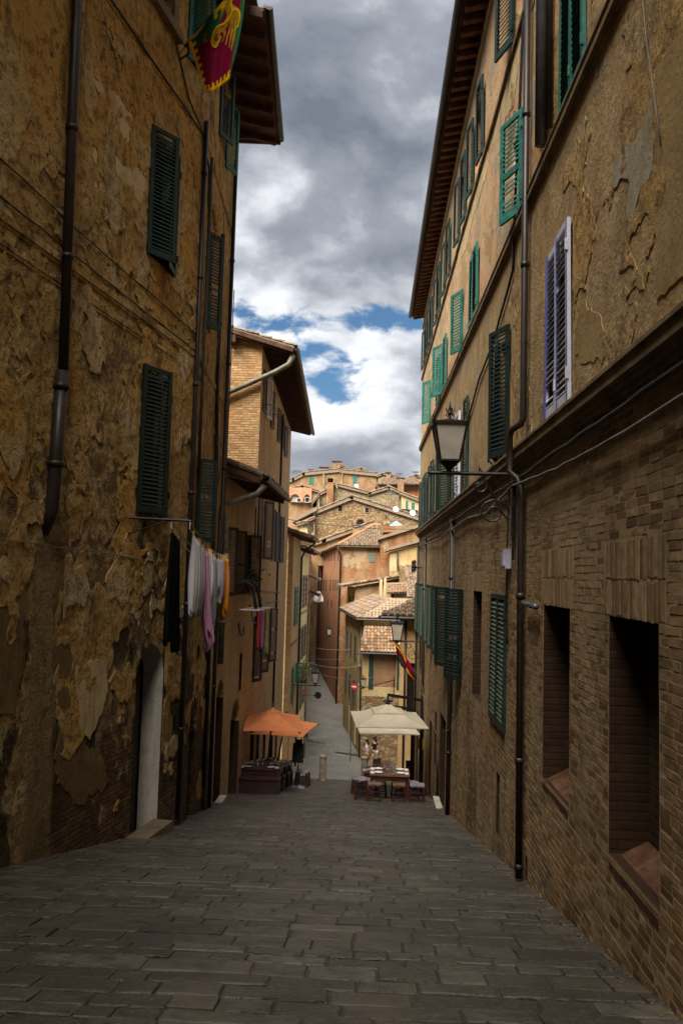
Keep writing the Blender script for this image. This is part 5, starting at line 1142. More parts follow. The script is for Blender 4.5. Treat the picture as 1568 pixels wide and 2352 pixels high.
H1b, f1b = gabled('loggia_wing', 'red brick wing with three small arched openings beside the rubble gable', 136, 6, [(328, 1100), (398, 1100), (398, 640), (328, 672)], 'brick_far', roof_edges=((3, 2),), thick=.4)
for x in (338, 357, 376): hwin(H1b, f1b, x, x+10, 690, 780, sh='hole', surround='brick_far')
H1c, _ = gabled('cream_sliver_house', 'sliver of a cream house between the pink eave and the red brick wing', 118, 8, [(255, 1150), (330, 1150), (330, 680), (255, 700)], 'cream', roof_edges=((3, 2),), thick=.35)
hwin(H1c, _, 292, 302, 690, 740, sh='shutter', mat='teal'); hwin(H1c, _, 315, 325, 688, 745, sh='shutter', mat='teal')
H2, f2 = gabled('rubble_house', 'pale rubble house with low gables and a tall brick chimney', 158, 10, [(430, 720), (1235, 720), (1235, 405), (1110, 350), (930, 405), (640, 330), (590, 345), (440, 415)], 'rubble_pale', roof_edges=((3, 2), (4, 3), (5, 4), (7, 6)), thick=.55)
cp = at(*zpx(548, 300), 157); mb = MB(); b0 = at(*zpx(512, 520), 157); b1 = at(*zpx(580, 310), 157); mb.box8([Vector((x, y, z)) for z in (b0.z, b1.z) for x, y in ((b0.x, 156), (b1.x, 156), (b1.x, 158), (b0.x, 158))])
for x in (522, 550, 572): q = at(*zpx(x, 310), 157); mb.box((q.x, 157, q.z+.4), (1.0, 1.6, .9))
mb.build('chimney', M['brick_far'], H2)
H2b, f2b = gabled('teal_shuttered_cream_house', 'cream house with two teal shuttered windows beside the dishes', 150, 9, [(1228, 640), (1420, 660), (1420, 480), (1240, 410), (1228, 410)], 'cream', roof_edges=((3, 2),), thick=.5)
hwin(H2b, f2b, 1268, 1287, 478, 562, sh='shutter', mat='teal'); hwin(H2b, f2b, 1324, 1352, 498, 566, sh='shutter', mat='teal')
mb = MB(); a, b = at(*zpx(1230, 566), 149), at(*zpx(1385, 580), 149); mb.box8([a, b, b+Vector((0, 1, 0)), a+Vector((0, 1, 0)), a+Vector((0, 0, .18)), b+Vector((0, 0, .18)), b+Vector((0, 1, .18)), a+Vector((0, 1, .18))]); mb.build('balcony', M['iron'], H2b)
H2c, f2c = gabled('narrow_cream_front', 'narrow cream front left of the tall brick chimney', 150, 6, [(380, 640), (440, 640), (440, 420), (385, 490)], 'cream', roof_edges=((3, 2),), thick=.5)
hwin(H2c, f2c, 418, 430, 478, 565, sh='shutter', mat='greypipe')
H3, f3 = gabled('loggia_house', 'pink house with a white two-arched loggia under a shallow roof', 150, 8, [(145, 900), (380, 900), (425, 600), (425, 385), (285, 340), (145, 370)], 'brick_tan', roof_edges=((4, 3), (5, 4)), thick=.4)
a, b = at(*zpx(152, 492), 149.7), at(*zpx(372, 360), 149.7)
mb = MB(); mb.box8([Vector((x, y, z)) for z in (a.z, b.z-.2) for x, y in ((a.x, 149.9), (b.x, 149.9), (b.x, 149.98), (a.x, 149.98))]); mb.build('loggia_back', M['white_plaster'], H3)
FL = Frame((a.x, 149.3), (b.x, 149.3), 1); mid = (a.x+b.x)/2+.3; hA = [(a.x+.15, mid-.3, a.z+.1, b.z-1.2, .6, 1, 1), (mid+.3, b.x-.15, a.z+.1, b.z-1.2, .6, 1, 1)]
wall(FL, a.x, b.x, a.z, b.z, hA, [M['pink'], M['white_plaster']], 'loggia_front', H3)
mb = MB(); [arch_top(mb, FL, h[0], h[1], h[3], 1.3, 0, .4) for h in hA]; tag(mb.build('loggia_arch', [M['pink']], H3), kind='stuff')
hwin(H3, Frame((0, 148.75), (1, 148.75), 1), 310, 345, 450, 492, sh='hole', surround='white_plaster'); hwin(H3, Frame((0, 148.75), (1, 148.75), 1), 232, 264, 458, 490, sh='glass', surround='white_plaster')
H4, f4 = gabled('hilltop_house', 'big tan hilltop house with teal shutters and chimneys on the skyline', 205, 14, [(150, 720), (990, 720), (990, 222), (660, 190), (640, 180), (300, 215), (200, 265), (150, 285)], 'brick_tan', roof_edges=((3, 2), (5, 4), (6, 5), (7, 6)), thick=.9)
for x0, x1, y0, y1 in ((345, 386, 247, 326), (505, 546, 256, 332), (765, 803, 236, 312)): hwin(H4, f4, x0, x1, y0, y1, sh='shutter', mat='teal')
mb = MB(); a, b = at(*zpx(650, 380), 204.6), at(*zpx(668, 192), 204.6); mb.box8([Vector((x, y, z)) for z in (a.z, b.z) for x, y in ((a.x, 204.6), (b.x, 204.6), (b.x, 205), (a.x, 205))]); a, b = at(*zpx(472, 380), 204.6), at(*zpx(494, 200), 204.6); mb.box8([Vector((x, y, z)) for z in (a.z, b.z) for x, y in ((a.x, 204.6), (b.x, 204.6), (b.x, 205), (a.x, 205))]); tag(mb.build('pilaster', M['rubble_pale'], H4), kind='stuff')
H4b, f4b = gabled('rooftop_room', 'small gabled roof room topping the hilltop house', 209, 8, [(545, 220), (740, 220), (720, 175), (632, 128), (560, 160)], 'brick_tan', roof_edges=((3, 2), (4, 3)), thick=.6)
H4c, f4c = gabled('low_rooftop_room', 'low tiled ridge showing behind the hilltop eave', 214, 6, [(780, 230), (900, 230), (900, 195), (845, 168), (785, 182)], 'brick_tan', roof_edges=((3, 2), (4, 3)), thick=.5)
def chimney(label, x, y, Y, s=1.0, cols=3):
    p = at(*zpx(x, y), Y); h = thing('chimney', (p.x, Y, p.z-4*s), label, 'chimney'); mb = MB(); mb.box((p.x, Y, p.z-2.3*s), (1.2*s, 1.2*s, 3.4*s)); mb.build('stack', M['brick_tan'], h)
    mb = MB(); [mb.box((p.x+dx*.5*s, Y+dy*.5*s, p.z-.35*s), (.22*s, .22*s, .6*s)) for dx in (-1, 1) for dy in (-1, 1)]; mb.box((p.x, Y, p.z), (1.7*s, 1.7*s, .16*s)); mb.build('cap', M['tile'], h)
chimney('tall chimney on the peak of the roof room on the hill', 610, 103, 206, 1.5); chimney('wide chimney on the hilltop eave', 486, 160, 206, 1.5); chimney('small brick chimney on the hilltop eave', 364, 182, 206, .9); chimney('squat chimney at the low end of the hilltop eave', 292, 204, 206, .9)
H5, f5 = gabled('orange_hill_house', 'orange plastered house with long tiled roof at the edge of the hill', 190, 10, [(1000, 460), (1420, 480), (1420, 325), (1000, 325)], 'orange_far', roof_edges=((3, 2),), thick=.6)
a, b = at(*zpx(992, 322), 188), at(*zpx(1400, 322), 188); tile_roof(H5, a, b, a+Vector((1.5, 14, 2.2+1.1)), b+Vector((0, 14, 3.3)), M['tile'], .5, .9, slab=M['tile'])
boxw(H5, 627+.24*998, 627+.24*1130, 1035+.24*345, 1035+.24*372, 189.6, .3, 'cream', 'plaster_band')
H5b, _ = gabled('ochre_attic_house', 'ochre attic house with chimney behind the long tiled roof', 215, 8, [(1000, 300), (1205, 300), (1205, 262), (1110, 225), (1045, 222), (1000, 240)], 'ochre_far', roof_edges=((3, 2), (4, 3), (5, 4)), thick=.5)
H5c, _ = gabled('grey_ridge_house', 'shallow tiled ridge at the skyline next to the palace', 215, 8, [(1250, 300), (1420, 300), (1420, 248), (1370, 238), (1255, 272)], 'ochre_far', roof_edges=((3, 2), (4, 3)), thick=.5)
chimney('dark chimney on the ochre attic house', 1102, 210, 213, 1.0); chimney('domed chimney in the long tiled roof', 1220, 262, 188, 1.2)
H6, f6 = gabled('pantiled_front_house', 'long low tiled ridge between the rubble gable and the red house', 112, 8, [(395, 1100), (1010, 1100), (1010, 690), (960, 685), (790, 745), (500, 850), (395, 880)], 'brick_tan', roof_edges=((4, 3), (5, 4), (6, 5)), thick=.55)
chimney('terracotta chimney pot stack over the long low ridge', 796, 715, 108, .8)
# dishes, aerials, skylight
def dish(label, x, y, Y, r):
    p = at(*zpx(x, y), Y); h = thing('satellite_dish', (p.x, Y, p.z-2.6*r), label, 'satellite dish'); mb = MB(); rot = Matrix.Rotation(R(72), 3, 'X') @ Matrix.Rotation(R(15), 3, 'Y')
    k0 = len(mb.v); rings = [(0, -.22), (.4, -.17), (.75, -.07), (1, 0)]
    for rr_, zz in rings:
        for j in range(16): t = j*math.pi/8; mb.v.append(p+rot @ (Vector((rr_*math.cos(t), rr_*math.sin(t), zz))*r))
    for i in range(3):
        for j in range(16): mb.f.append([k0+i*16+j, k0+i*16+(j+1) % 16, k0+(i+1)*16+(j+1) % 16, k0+(i+1)*16+j]); mb.m.append(0)
    mb.build('reflector', M['whiteblue'], h, True)
    mb = MB(); mb.tube([p+Vector((0, .2*r, -.2*r)), p+Vector((0, .3*r, -3.2*r))], .09*r, 6); mb.build('mast', M['greypipe'], h)
    mb = MB(); mb.tube([p+Vector((0, -.1*r, -1.0*r)), p+Vector((0, -1.1*r, -.1*r))], .05*r, 5); mb.box(p+Vector((0, -1.1*r, -.05*r)), (.2*r, .25*r, .2*r)); mb.build('receiver_arm', M['greypipe'], h)
dish('white satellite dish under the teal shuttered hilltop window', 797, 337, 170, .46); dish('white satellite dish left of the cream house with teal shutters', 1174, 560, 108, .40); dish('white satellite dish nearest the palace edge', 1334, 594, 108, .42)
def aerial(label, x, y0, y1, Y):
    p, q = at(*zpx(x, y1), Y), at(*zpx(x, y0), Y); mb = MB(); mb.tube([p, q], .09, 5)
    for t in (.75, .88, 1.0): c_ = p.lerp(q, t); mb.tube([c_+Vector((-.9, 0, 0)), c_+Vector((.9, 0, 0))], .06, 4)
    tag(mb.build('aerial', M['greypipe'], None, org=p), label, 'aerial')
aerial('thin television aerial on the low end of the hilltop house', 228, 190, 255, 205); aerial('thin television aerial over the ochre attic house', 1208, 215, 275, 214); aerial('thin television aerial rising by the palace on the skyline', 1362, 200, 245, 214); aerial('short aerial mast at the far corner of the hilltop roof', 190, 195, 280, 205); aerial('slim mast between the dishes and the rubble wall', 1131, 380, 540, 156)
sk_ = thing('skylight', tuple(at(*zpx(1175, 715), 88)), 'small glass pyramid skylight on the brick roof room', 'skylight')
mb = MB(); bb = [at(*zpx(x, y), Y) for x, y, Y in ((1100, 716, 86), (1290, 745, 86), (1245, 712, 90), (1112, 705, 90))]; ap = at(*zpx(1172, 664), 88)
for i in range(4): mb.poly([bb[i], bb[(i+1) % 4], ap])
mb.build('glazing', M['sky_glass'], sk_)
mb = MB(); [mb.tube([q, ap], .07, 5) for q in bb]; mb.build('glazing_bar', M['greypipe'], sk_)
# ------------------------------------------------------------------ materials for the small things
M['beige'] = simple('beige_canvas', (.62, .55, .43), .9, .1, 0, .08, 3, .01, .3); M['orange'] = simple('orange_canvas', (.80, .31, .13), .9, .1, 0, .1, 3, .01, .3)
M['wood'] = simple('dark_table_wood', (.055, .022, .015), .4, .4, 0, .4, 6); M['woodtop'] = simple('brown_table_top', (.17, .085, .045), .35, .4, 0, .35, 6)
M['bench'] = simple('dark_bench_wood', (.030, .014, .013), .45, .4, 0, .4, 6); M['lilac'] = simple('worn_stool_seat', (.22, .18, .22), .5, .3, 0, .25, 6)
M['board'] = simple('chalkboard', (.008, .010, .009), .6, .3); M['steel'] = simple('brushed_steel', (.45, .45, .46), .3, .5, .8, .1, 9)
M['linen'] = simple('white_linen', (.70, .69, .74), .95, .05, 0, .06, 5, .01, .3); M['linen2'] = simple('grey_linen', (.50, .49, .54), .95, .05, 0, .08, 5); M['pinkc'] = simple('pink_cotton', (.52, .26, .42), .95, .05, 0, .08, 5)
M['orangec'] = simple('orange_cotton', (.72, .30, .03), .95, .05, 0, .1, 5); M['blackc'] = simple('black_cloth', (.006, .006, .007), .95, .05); M['redc'] = simple('red_cotton', (.38, .05, .07), .95, .05); M['olivec'] = simple('olive_cloth', (.28, .25, .13), .95, .05); M['plumc'] = simple('plum_cloth', (.14, .012, .05), .95, .05)
M['peg'] = simple('wooden_peg', (.52, .36, .16), .8, .1); M['line'] = simple('washing_line', (.52, .45, .32), .8, .1); M['plastic'] = simple('grey_plastic', (.045, .05, .06), .4, .4)
M['bollard'] = simple('travertine', (.22, .185, .14), .85, .2, 0, .4, 5, .01, .6); M['white'] = simple('white_china', (.75, .74, .72), .3, .5, 0, .03, 5); M['paper'] = simple('white_paper', (.72, .71, .70), .9, .1, 0, .05, 5)
M['menu'] = simple('brown_menu_card', (.12, .065, .055), .6, .3); M['yellowp'] = simple('yellow_panel', (.60, .38, .02), .6, .3, 0, .2, 6); M['red'] = simple('red_sign', (.52, .012, .02), .45, .4, 0, .1, 5)
M['skin'] = simple('skin', (.48, .27, .18), .7, .3, 0, .06, 5); M['hair'] = simple('dark_hair', (.012, .009, .008), .7, .3); M['navy'] = simple('navy_shirt', (.012, .014, .03), .9, .1); M['khaki'] = simple('khaki_shorts', (.46, .36, .21), .9, .1)
M['taupe'] = simple('taupe_skirt', (.16, .12, .09), .9, .1); M['bag'] = simple('brown_leather_bag', (.14, .06, .035), .6, .3); M['shoe'] = simple('dark_red_shoe', (.12, .02, .02), .6, .3)
M['leafg'] = simple('green_leaf', (.06, .13, .03), .7, .2, 0, .4, 9); M['flower'] = simple('yellow_flower', (.62, .45, .06), .8, .1); M['pot'] = simple('terracotta_pot', (.30, .13, .07), .85, .15)
M['maroon'] = simple('maroon_flag', (.22, .004, .040), .85, .15, 0, .12, 3); M['flaggreen'] = simple('green_flag', (.025, .12, .045), .85, .15, 0, .12, 3); M['flagyellow'] = simple('yellow_flag', (.80, .50, .004), .85, .15, 0, .08, 3); M['flaggold'] = simple('gold_flag', (.42, .22, .008), .85, .15, 0, .35, 14)
def lampglass(t, b):
    n = t.noise(t.obj(), 4, 5); return t.ramp(n, [(.3, (.60, .55, .47)), (.7, (.76, .72, .65))]), None
M['lamp'] = material('frosted_lamp_glass', lampglass, .35, .4)
def clearglass(t, b):
    b.inputs['Transmission Weight'].default_value = .9; b.inputs['IOR'].default_value = 1.4; return (.85, .87, .88), None
M['clear'] = material('drinking_glass', clearglass, .05, .5)

translucent(M['lamp'], .55); [translucent(M[k], .35) for k in ('beige', 'orange', 'linen', 'linen2', 'pinkc', 'orangec')]; [translucent(M[k], .3) for k in ('maroon', 'flagyellow', 'flaggreen', 'flaggold')]
# ------------------------------------------------------------------ wall lanterns
def lantern(base, wallpt, h, w, label, arm=True, scroll=True, group='iron wall lanterns'):
    """base: bottom of the glass body; wallpt: where the arm meets the wall; tapered glass body on a stem"""
    bx = Vector(base); L = thing('street_lamp', tuple(wallpt), label, 'street lamp', group); wb, wt_ = w*.30, w*.5; zb, zt = bx.z, bx.z+h
    c = lambda r, z: [Vector((bx.x+sx*r, bx.y+sy*r, z)) for sx, sy in ((-1, -1), (1, -1), (1, 1), (-1, 1))]
    lo, hi = c(wb, zb), c(wt_, zt)
    for i in range(4):
        j = (i+1) % 4; mb = MB(); cc = Vector((bx.x, bx.y, (zb+zt)/2)); f = lambda p: p+(cc-p)*.03
        q = [f(lo[i]), f(lo[j]), f(hi[j]), f(hi[i])]; o = (Vector((bx.x, bx.y, 0))-Vector(((lo[i].x+lo[j].x)/2, (lo[i].y+lo[j].y)/2, 0))).normalized()*.008
        mb.box8([q[0], q[1], q[1]+o, q[0]+o, q[3], q[2], q[2]+o, q[3]+o]); mb.build('pane', M['lamp'], L)
    mb = MB(); t = w*.055
    for i in range(4):
        j = (i+1) % 4; mb.bar(lo[i], hi[i]+(hi[i]-lo[i])*.02, t, t); mb.bar(lo[i], lo[j], t, t); mb.bar(hi[i], hi[j], t*1.3, t*1.3)
        e = (hi[i]-lo[i]).normalized(); out = Vector((hi[i].x-bx.x, hi[i].y-bx.y, 0)).normalized(); mb.tube([hi[i], hi[i]+e*h*.10+out*.01, hi[i]+e*h*.2+out*.03], [t*.8, t*.6, t*.1], 6)
    mb.build('lamp_frame', M['iron'], L)
    mb = MB(); r1, r2 = c(wt_*1.10, zt+.01), c(wt_*.12, zt+h*.16); 
    for i in range(4): j = (i+1) % 4; mb.poly([r1[i], r1[j], r2[j], r2[i]])
    mb.poly(r1[::-1]); mb.poly(r2); mb.build('lamp_roof', M['iron'], L)
    mb = MB(); mb.lathe([(w*.05, 0), (w*.035, h*.12), (w*.075, h*.18), (w*.03, h*.24), (w*.05, h*.30), (w*.005, h*.52)], (bx.x, bx.y, zt+h*.14), 8)
    for a_ in range(4):
        v = Vector((math.cos(a_*math.pi/2+.4), math.sin(a_*math.pi/2+.4), 0)); o = Vector((bx.x, bx.y, zt+h*.33)); mb.tube([o, o+v*w*.12+Vector((0, 0, h*.03)), o+v*w*.14+Vector((0, 0, h*.12))], .008, 5); mb.tube([o, o+v*w*.1-Vector((0, 0, h*.03)), o+v*w*.15-Vector((0, 0, h*.10))], .008, 5)
    mb.build('finial', M['iron'], L)
    if not arm: return L
    wp = Vector(wallpt); d = Vector((wp.x-bx.x, wp.y-bx.y, 0)); dl = d.length; d.normalize(); za = wp.z
    mb = MB(); mb.tube([Vector((bx.x, bx.y, za-.04)), Vector((bx.x, bx.y, zb-.1))], .035, 8); mb.lathe([(.03, -.12), (.10*w/.44, -.05), (wb*.9, 0)], (bx.x, bx.y, zb), 8); mb.build('stem', M['iron'], L)
    mb = MB(); p0 = Vector((bx.x, bx.y, za))-d*.25; mb.tube([p0-d*.06, p0, wp], [.004, .028, .028], 8)
    mb.box((wp.x, wp.y, za-.35), (.05, .07, 1.05)); mb.box((wp.x, wp.y, za-.98), (.03, .04, .35)); mb.build('bracket', M['iron'], L)
    if scroll:
        mb = MB(); pts = []
        for k in range(9): t = k/8*math.pi*1.6; pts.append(Vector((bx.x, bx.y, za-.17))+d*(.42-.10*math.sin(t+.3)*(.5+.5*k/8))+Vector((0, 0, .10*math.cos(t+.3)*(.5+.5*k/8))))
        pts.append(Vector((bx.x, bx.y, za-.06))+d*.45)
        s0 = pts[-1]; e0 = wp-d*.05+Vector((0, 0, -.62))
        for k in range(1, 9): t = k/8; pts.append(s0.lerp(e0, t)+Vector((0, 0, -.16*math.sin(math.pi*t)*t+.05*math.sin(math.pi*t))))
        for k in range(20): t = k/19*math.pi*3.3; r = .20*(1-k/23); pts.append(wp-d*(.27)+Vector((0, 0, -.52))+d*(.22*(1-k/24)*math.cos(t-.5))+Vector((0, 0, .2*(1-k/24)*math.sin(t-.5))))
        mb.tube(pts, .014, 6); mb.build('scroll', M['iron'], L)
    return L
lb = at(1031, 1059, 10.9)
lantern(lb, (1.90, 10.9, at(1185, 1090, 10.9).z), .50, .43, 'large black iron lantern with frosted glass on the long bracket above the green shutters')
lb = at(911, 1470, 30); lantern(lb, (1.90, 30, at(965, 1474, 30).z), .62, .46, 'iron lantern hanging in front of the orange corner house roof')
lb = at(724, 1568, 42); lantern(lb, (-3.82, 42, at(700, 1574, 42).z), .50, .36, 'pale lantern on the yellow house side beside the open teal shutter', scroll=False)
lb = at(833.5, 1576, 46); lantern(lb, (1.6, 49.9, at(850, 1581, 46).z), .40, .30, 'small lantern beside the round red sign above the canopies', scroll=False)
lb = at(756, 1458, 78); lantern(lb, (at(775, 1462, 78).x, 78, at(775, 1462, 78).z), .55, .45, 'tiny lantern far down the street on the red house wall', scroll=False)

# ------------------------------------------------------------------ washing on the ochre house
ra0, ra1 = Vector((-3.72, 12.2, 2.38)), Vector((-2.78, 12.25, 2.36)); rb0, rb1 = Vector((-3.42, 16.5, 1.95)), Vector((-2.95, 16.55, 1.93))
rk = thing('washing_line', tuple(ra0), 'washing line strung between two iron rods on the ochre house', 'washing line')
mb = MB(); mb.tube([ra0, ra1], .022, 6); mb.tube([ra0+Vector((0, 0, -.25)), ra0.lerp(ra1, .7)], .012, 6); mb.build('rod', M['iron'], rk)
mb = MB(); mb.tube([rb0, rb1], .018, 6); mb.build('rod', M['iron'], rk)
def linept(o, t):
    a, b = (ra1, rb1) if o else (ra0.lerp(ra1, .70), rb0.lerp(rb1, .35)); p = a.lerp(b, t); p = p+Vector((0, 0, -.16*4*t*(1-t))); return p
for o in (0, 1): mb = MB(); mb.tube([linept(o, k/14) for k in range(15)], .009, 5); mb.build('cord', M['line'], rk)
# the clothes hang on a second, slacker pair of cords just below
def hangpt(o, t):
    a, b = (ra1+Vector((.0, 0, -.12)), rb1+Vector((0, 0, -.03))) if o else (ra0.lerp(ra1, .70)+Vector((0, 0, -.12)), rb0.lerp(rb1, .35)+Vector((0, 0, -.03)))
    return a.lerp(b, t)+Vector((0, 0, -.20*4*t*(1-t)))
for o in (0, 1): mb = MB(); mb.tube([linept(o, 0)]+[hangpt(o, k/14) for k in range(15)], .007, 5); mb.build('cord', M['line'], rk)
pegN = [0]
def peg(p, u):
    mb = MB(); mb.bar(p+Vector((-.008, 0, -.05)), p+Vector((-.012, 0, .06)), .012, .02); mb.bar(p+Vector((.008, 0, -.05)), p+Vector((.012, 0, .06)), .012, .02); mb.box(p+Vector((0, 0, -.01)), (.02, .025, .012))
    o = mb.build('clothes_peg', M['peg'], None, org=p); o.rotation_euler = (0, 0, random.uniform(0, 3))
    return tag(o, 'small pale wooden peg clipping washing to the line at the ochre house', 'clothes peg', 'clothes pegs on the washing line')
def garment(name, label, cat, o, t0, t1, length, mat, flare=0.0, fold=.035, nf=3, legs=False, hem=.04, sleeves=False, seed=0, off=0.0, taper=0.0, sway=0.0, pegs=True):
    rd = random.Random(seed); a, b = hangpt(o, t0)+Vector((off, 0, 0)), hangpt(o, t1)+Vector((off, 0, 0)); u = (b-a); W = u.length; u.normalize(); n = Vector((u.y, -u.x, 0)).normalized(); ph = rd.uniform(0, 6); mb = MB()
    def sheet(s0, s1, L, k, top=0.0):
        def fn(x, v):
            s = s0+(s1-s0)*x; w = 1+flare*v-taper*v; cx = .5; ss = cx+(s-cx)*w
            p = a+u*W*ss; p = p+Vector((0, 0, (b.z-a.z)*0 - L*v*(1+.03*math.sin(9*x+ph)) - hem*v*math.sin(7*x+ph*2) - top - .03*math.sin(math.pi*x)*(1-v)))
            f = fold*(.25+.75*v)*math.sin(2*math.pi*nf*x+ph+.8*v)+.4*fold*math.sin(5.3*math.pi*nf*x*.5+ph*3); return p+n*(k*.05*math.sin(math.pi*x)*(.3+.7*math.sin(math.pi*min(1, v*1.02)))+f+sway*v*v)
        mb.grid(fn, 22, 18)
    if legs:
        sheet(.0, .47, length, 1); sheet(.0, .47, length*.99, -1); sheet(.53, 1, length*.97, 1); sheet(.53, 1, length*.965, -1)
    else: sheet(0, 1, length, 1); sheet(0, 1, length*.985, -1)
    if sleeves: sheet(-.14, .04, length*.62, .6); sheet(.96, 1.14, length*.58, .6)
    ob = mb.build(name, mat if not isinstance(mat, str) else M[mat], None, True, org=a); so_ = ob.modifiers.new('thickness', 'SOLIDIFY'); so_.thickness = .004
    tag(ob, label, cat)
    if pegs: peg(a+u*W*.06+Vector((0, 0, .01)), u); peg(b-u*W*.06+Vector((0, 0, .01)), u)
    return ob
garment('dress', 'long black dress hanging nearest on the washing line', 'dress', 0, .02, .17, 1.72, 'blackc', .55, .04, 3, seed=1, off=-.02)
garment('trousers', 'pale grey long trousers pegged beside the black dress', 'trousers', 1, .07, .19, 1.22, 'linen', .02, .02, 2, True, .05, seed=2)
garment('trousers', 'second pair of pale grey trousers between the first pair and the pink nightdress', 'trousers', 1, .205, .29, 1.12, 'linen2', .02, .02, 2, True, .04, seed=3)
garment('nightdress', 'long pink nightdress with a crumpled hem on the line', 'nightdress', 1, .31, .39, 1.55, 'pinkc', .05, .06, 2, False, .14, seed=4, off=.0, taper=.15, sway=.12)
garment('shirt', 'grey satin shirt hanging after the short white undershirt', 'shirt', 1, .445, .54, 1.18, 'linen2', .05, .06, 3, False, .05, True, seed=5, off=.02)
garment('shirt', 'white shirt with long tail in the middle of the line', 'shirt', 1, .555, .64, 1.22, 'linen', 0, .05, 2, False, .08, True, seed=6, off=-.03)
garment('shirt', 'pale lilac shirt tucked against the orange top', 'shirt', 1, .655, .73, .86, 'linen2', 0, .04, 2, False, .04, True, seed=7, off=.03)
garment('top', 'bright orange cotton top on the washing line', 'top', 1, .79, .86, 1.10, 'orangec', -.05, .06, 2, False, .10, seed=8, off=.07)
garment('blouse', 'small lilac blouse squeezed in before the orange top', 'blouse', 1, .735, .785, .70, 'pinkc', 0, .03, 2, False, .05, seed=12, off=.04)
garment('shirt', 'short white undershirt directly past the pink nightdress', 'shirt', 1, .395, .44, .85, 'linen', 0, .03, 2, False, .06, seed=13, off=.04)
garment('top', 'red patterned top behind the orange one on the line', 'top', 1, .86, .91, .85, 'redc', 0, .03, 2, False, .03, seed=9, off=-.05)
garment('towel', 'white towel hanging second from the far rod', 'towel', 1, .91, .955, .82, 'linen', 0, .02, 1, False, .02, seed=10, off=.03)
def stripe_fn(t, b):
    s = t.sep(t.pos()); k = t.step(t.math('SINE', t.math('ADD', t.math('MULTIPLY', s[2], 38.0), t.math('MULTIPLY', s[1], 20.0))), -.1, .1); return t.mix(k, (.50, .46, .42), (.22, .07, .05)), None
M['stripe'] = material('striped_cloth', stripe_fn, .95, .05)
garment('cloth', 'striped tea cloth at the far end of the washing line', 'cloth', 1, .955, .995, .62, 'stripe', .3, .02, 1, False, .02, seed=11, off=.0)

# small hanging airer below the brown shutters, with hose-like hooks
aw = F2.pt(22.0, .93, .02); ar = thing('clothes_airer', tuple(aw), 'small white wire airer hooked below the brown shuttered window', 'clothes airer')
A0 = F2.pt(20.9, .62, .75); A1 = F2.pt(23.4, .60, .75); B0 = F2.pt(20.9, .62, .25); B1 = F2.pt(23.4, .60, .25)
mb = MB()
for k in range(6): mb.tube([A0.lerp(B0, k/5), A1.lerp(B1, k/5)], .008, 5)
mb.tube([A0, B0], .012, 5); mb.tube([A1, B1], .012, 5); mb.build('rack', M['white'], ar)
for a in (21.4, 22.3):
    mb = MB(); mb.tube([F2.pt(a, 1.25, .05), F2.pt(a+.15, 1.35, .25), F2.pt(a+.3, 1.2, .45), F2.pt(a+.35, .62, .55)], .05, 8); mb.build('hook', M['plastic'], ar, True)
def small_cloth(label, cat, a, d, z, w, L, mat, seed):
    rd = random.Random(seed); mb = MB(); p0, p1 = F2.pt(a, z, d), F2.pt(a+w, z, d); n = Vector((F2.n.x, F2.n.y, 0)); ph = rd.uniform(0, 6)
    mb.grid(lambda x, v: p0.lerp(p1, x*(1-.15*v)+.07*v)+Vector((0, 0, -L*v-.05*v*math.sin(6*x+ph)))+n*.04*math.sin(9*x+ph+v), 10, 10)
    ob = mb.build(cat, M[mat], None, True, org=p0); ob.modifiers.new('thickness', 'SOLIDIFY').thickness = .004; tag(ob, label, cat)
small_cloth('red and white striped sock nearest on the small airer', 'sock', 20.95, .72, .60, .35, .95, 'redc', 1); small_cloth('black top bunched in the middle of the small airer', 'top', 21.6, .6, .60, .3, .45, 'blackc', 2); small_cloth('pale pink vest on the small airer', 'vest', 21.9, .70, .60, .35, 1.05, 'pinkc', 3)
small_cloth('plum coloured cloth beside the olive towel on the small airer', 'cloth', 22.35, .66, .60, .4, 1.02, 'plumc', 4); small_cloth('long olive towel at the far end of the small airer', 'towel', 22.8, .72, .60, .42, 1.35, 'olivec', 5); small_cloth('dark stocking hanging behind the olive towel', 'stocking', 23.25, .5, .60, .2, 1.25, 'blackc', 6)
def leaves(mb, c, r, n, s, rd, m=0):
    for _ in range(n):
        p = Vector(c)+Vector((rd.gauss(0, r), rd.gauss(0, r), rd.gauss(0, r*.8))); a = Vector((rd.uniform(-1, 1), rd.uniform(-1, 1), rd.uniform(-.2, 1))).normalized(); b = a.cross(Vector((rd.uniform(-1, 1), rd.uniform(-1, 1), .3))).normalized()
        mb.poly([p-a*s, p+b*s*.4, p+a*s, p-b*s*.4], m)
def potplant(c, label, r, n, flowers=0, seed=1):
    c = Vector(c); h = thing('potted_plant', tuple(c), label, 'potted plant'); mb = MB(); mb.lathe([(.08, 0), (.12, .2), (.13, .22), (.10, .22)], c, 10); mb.build('pot', M['pot'], h)
    rd = random.Random(seed); mb = MB(); leaves(mb, c+Vector((0, 0, .22+r)), r, n, r*.38, rd); tag(mb.build('foliage', M['leafg'], h), kind='stuff')
    if flowers: mb = MB(); leaves(mb, c+Vector((0, 0, .24+r)), r*1.1, flowers, r*.3, rd); tag(mb.build('flower', M['flower'], h), kind='stuff')
mb = MB(); mb.fbox(F2, 22.9, 23.75, 0, .22, .98, 1.03); mb.build('window_sill', M['cornice'], h2)
potplant(F2.pt(23.3, 1.03, .12), 'leafy pot plant on the sill between the brown shutters', .20, 120, seed=3)

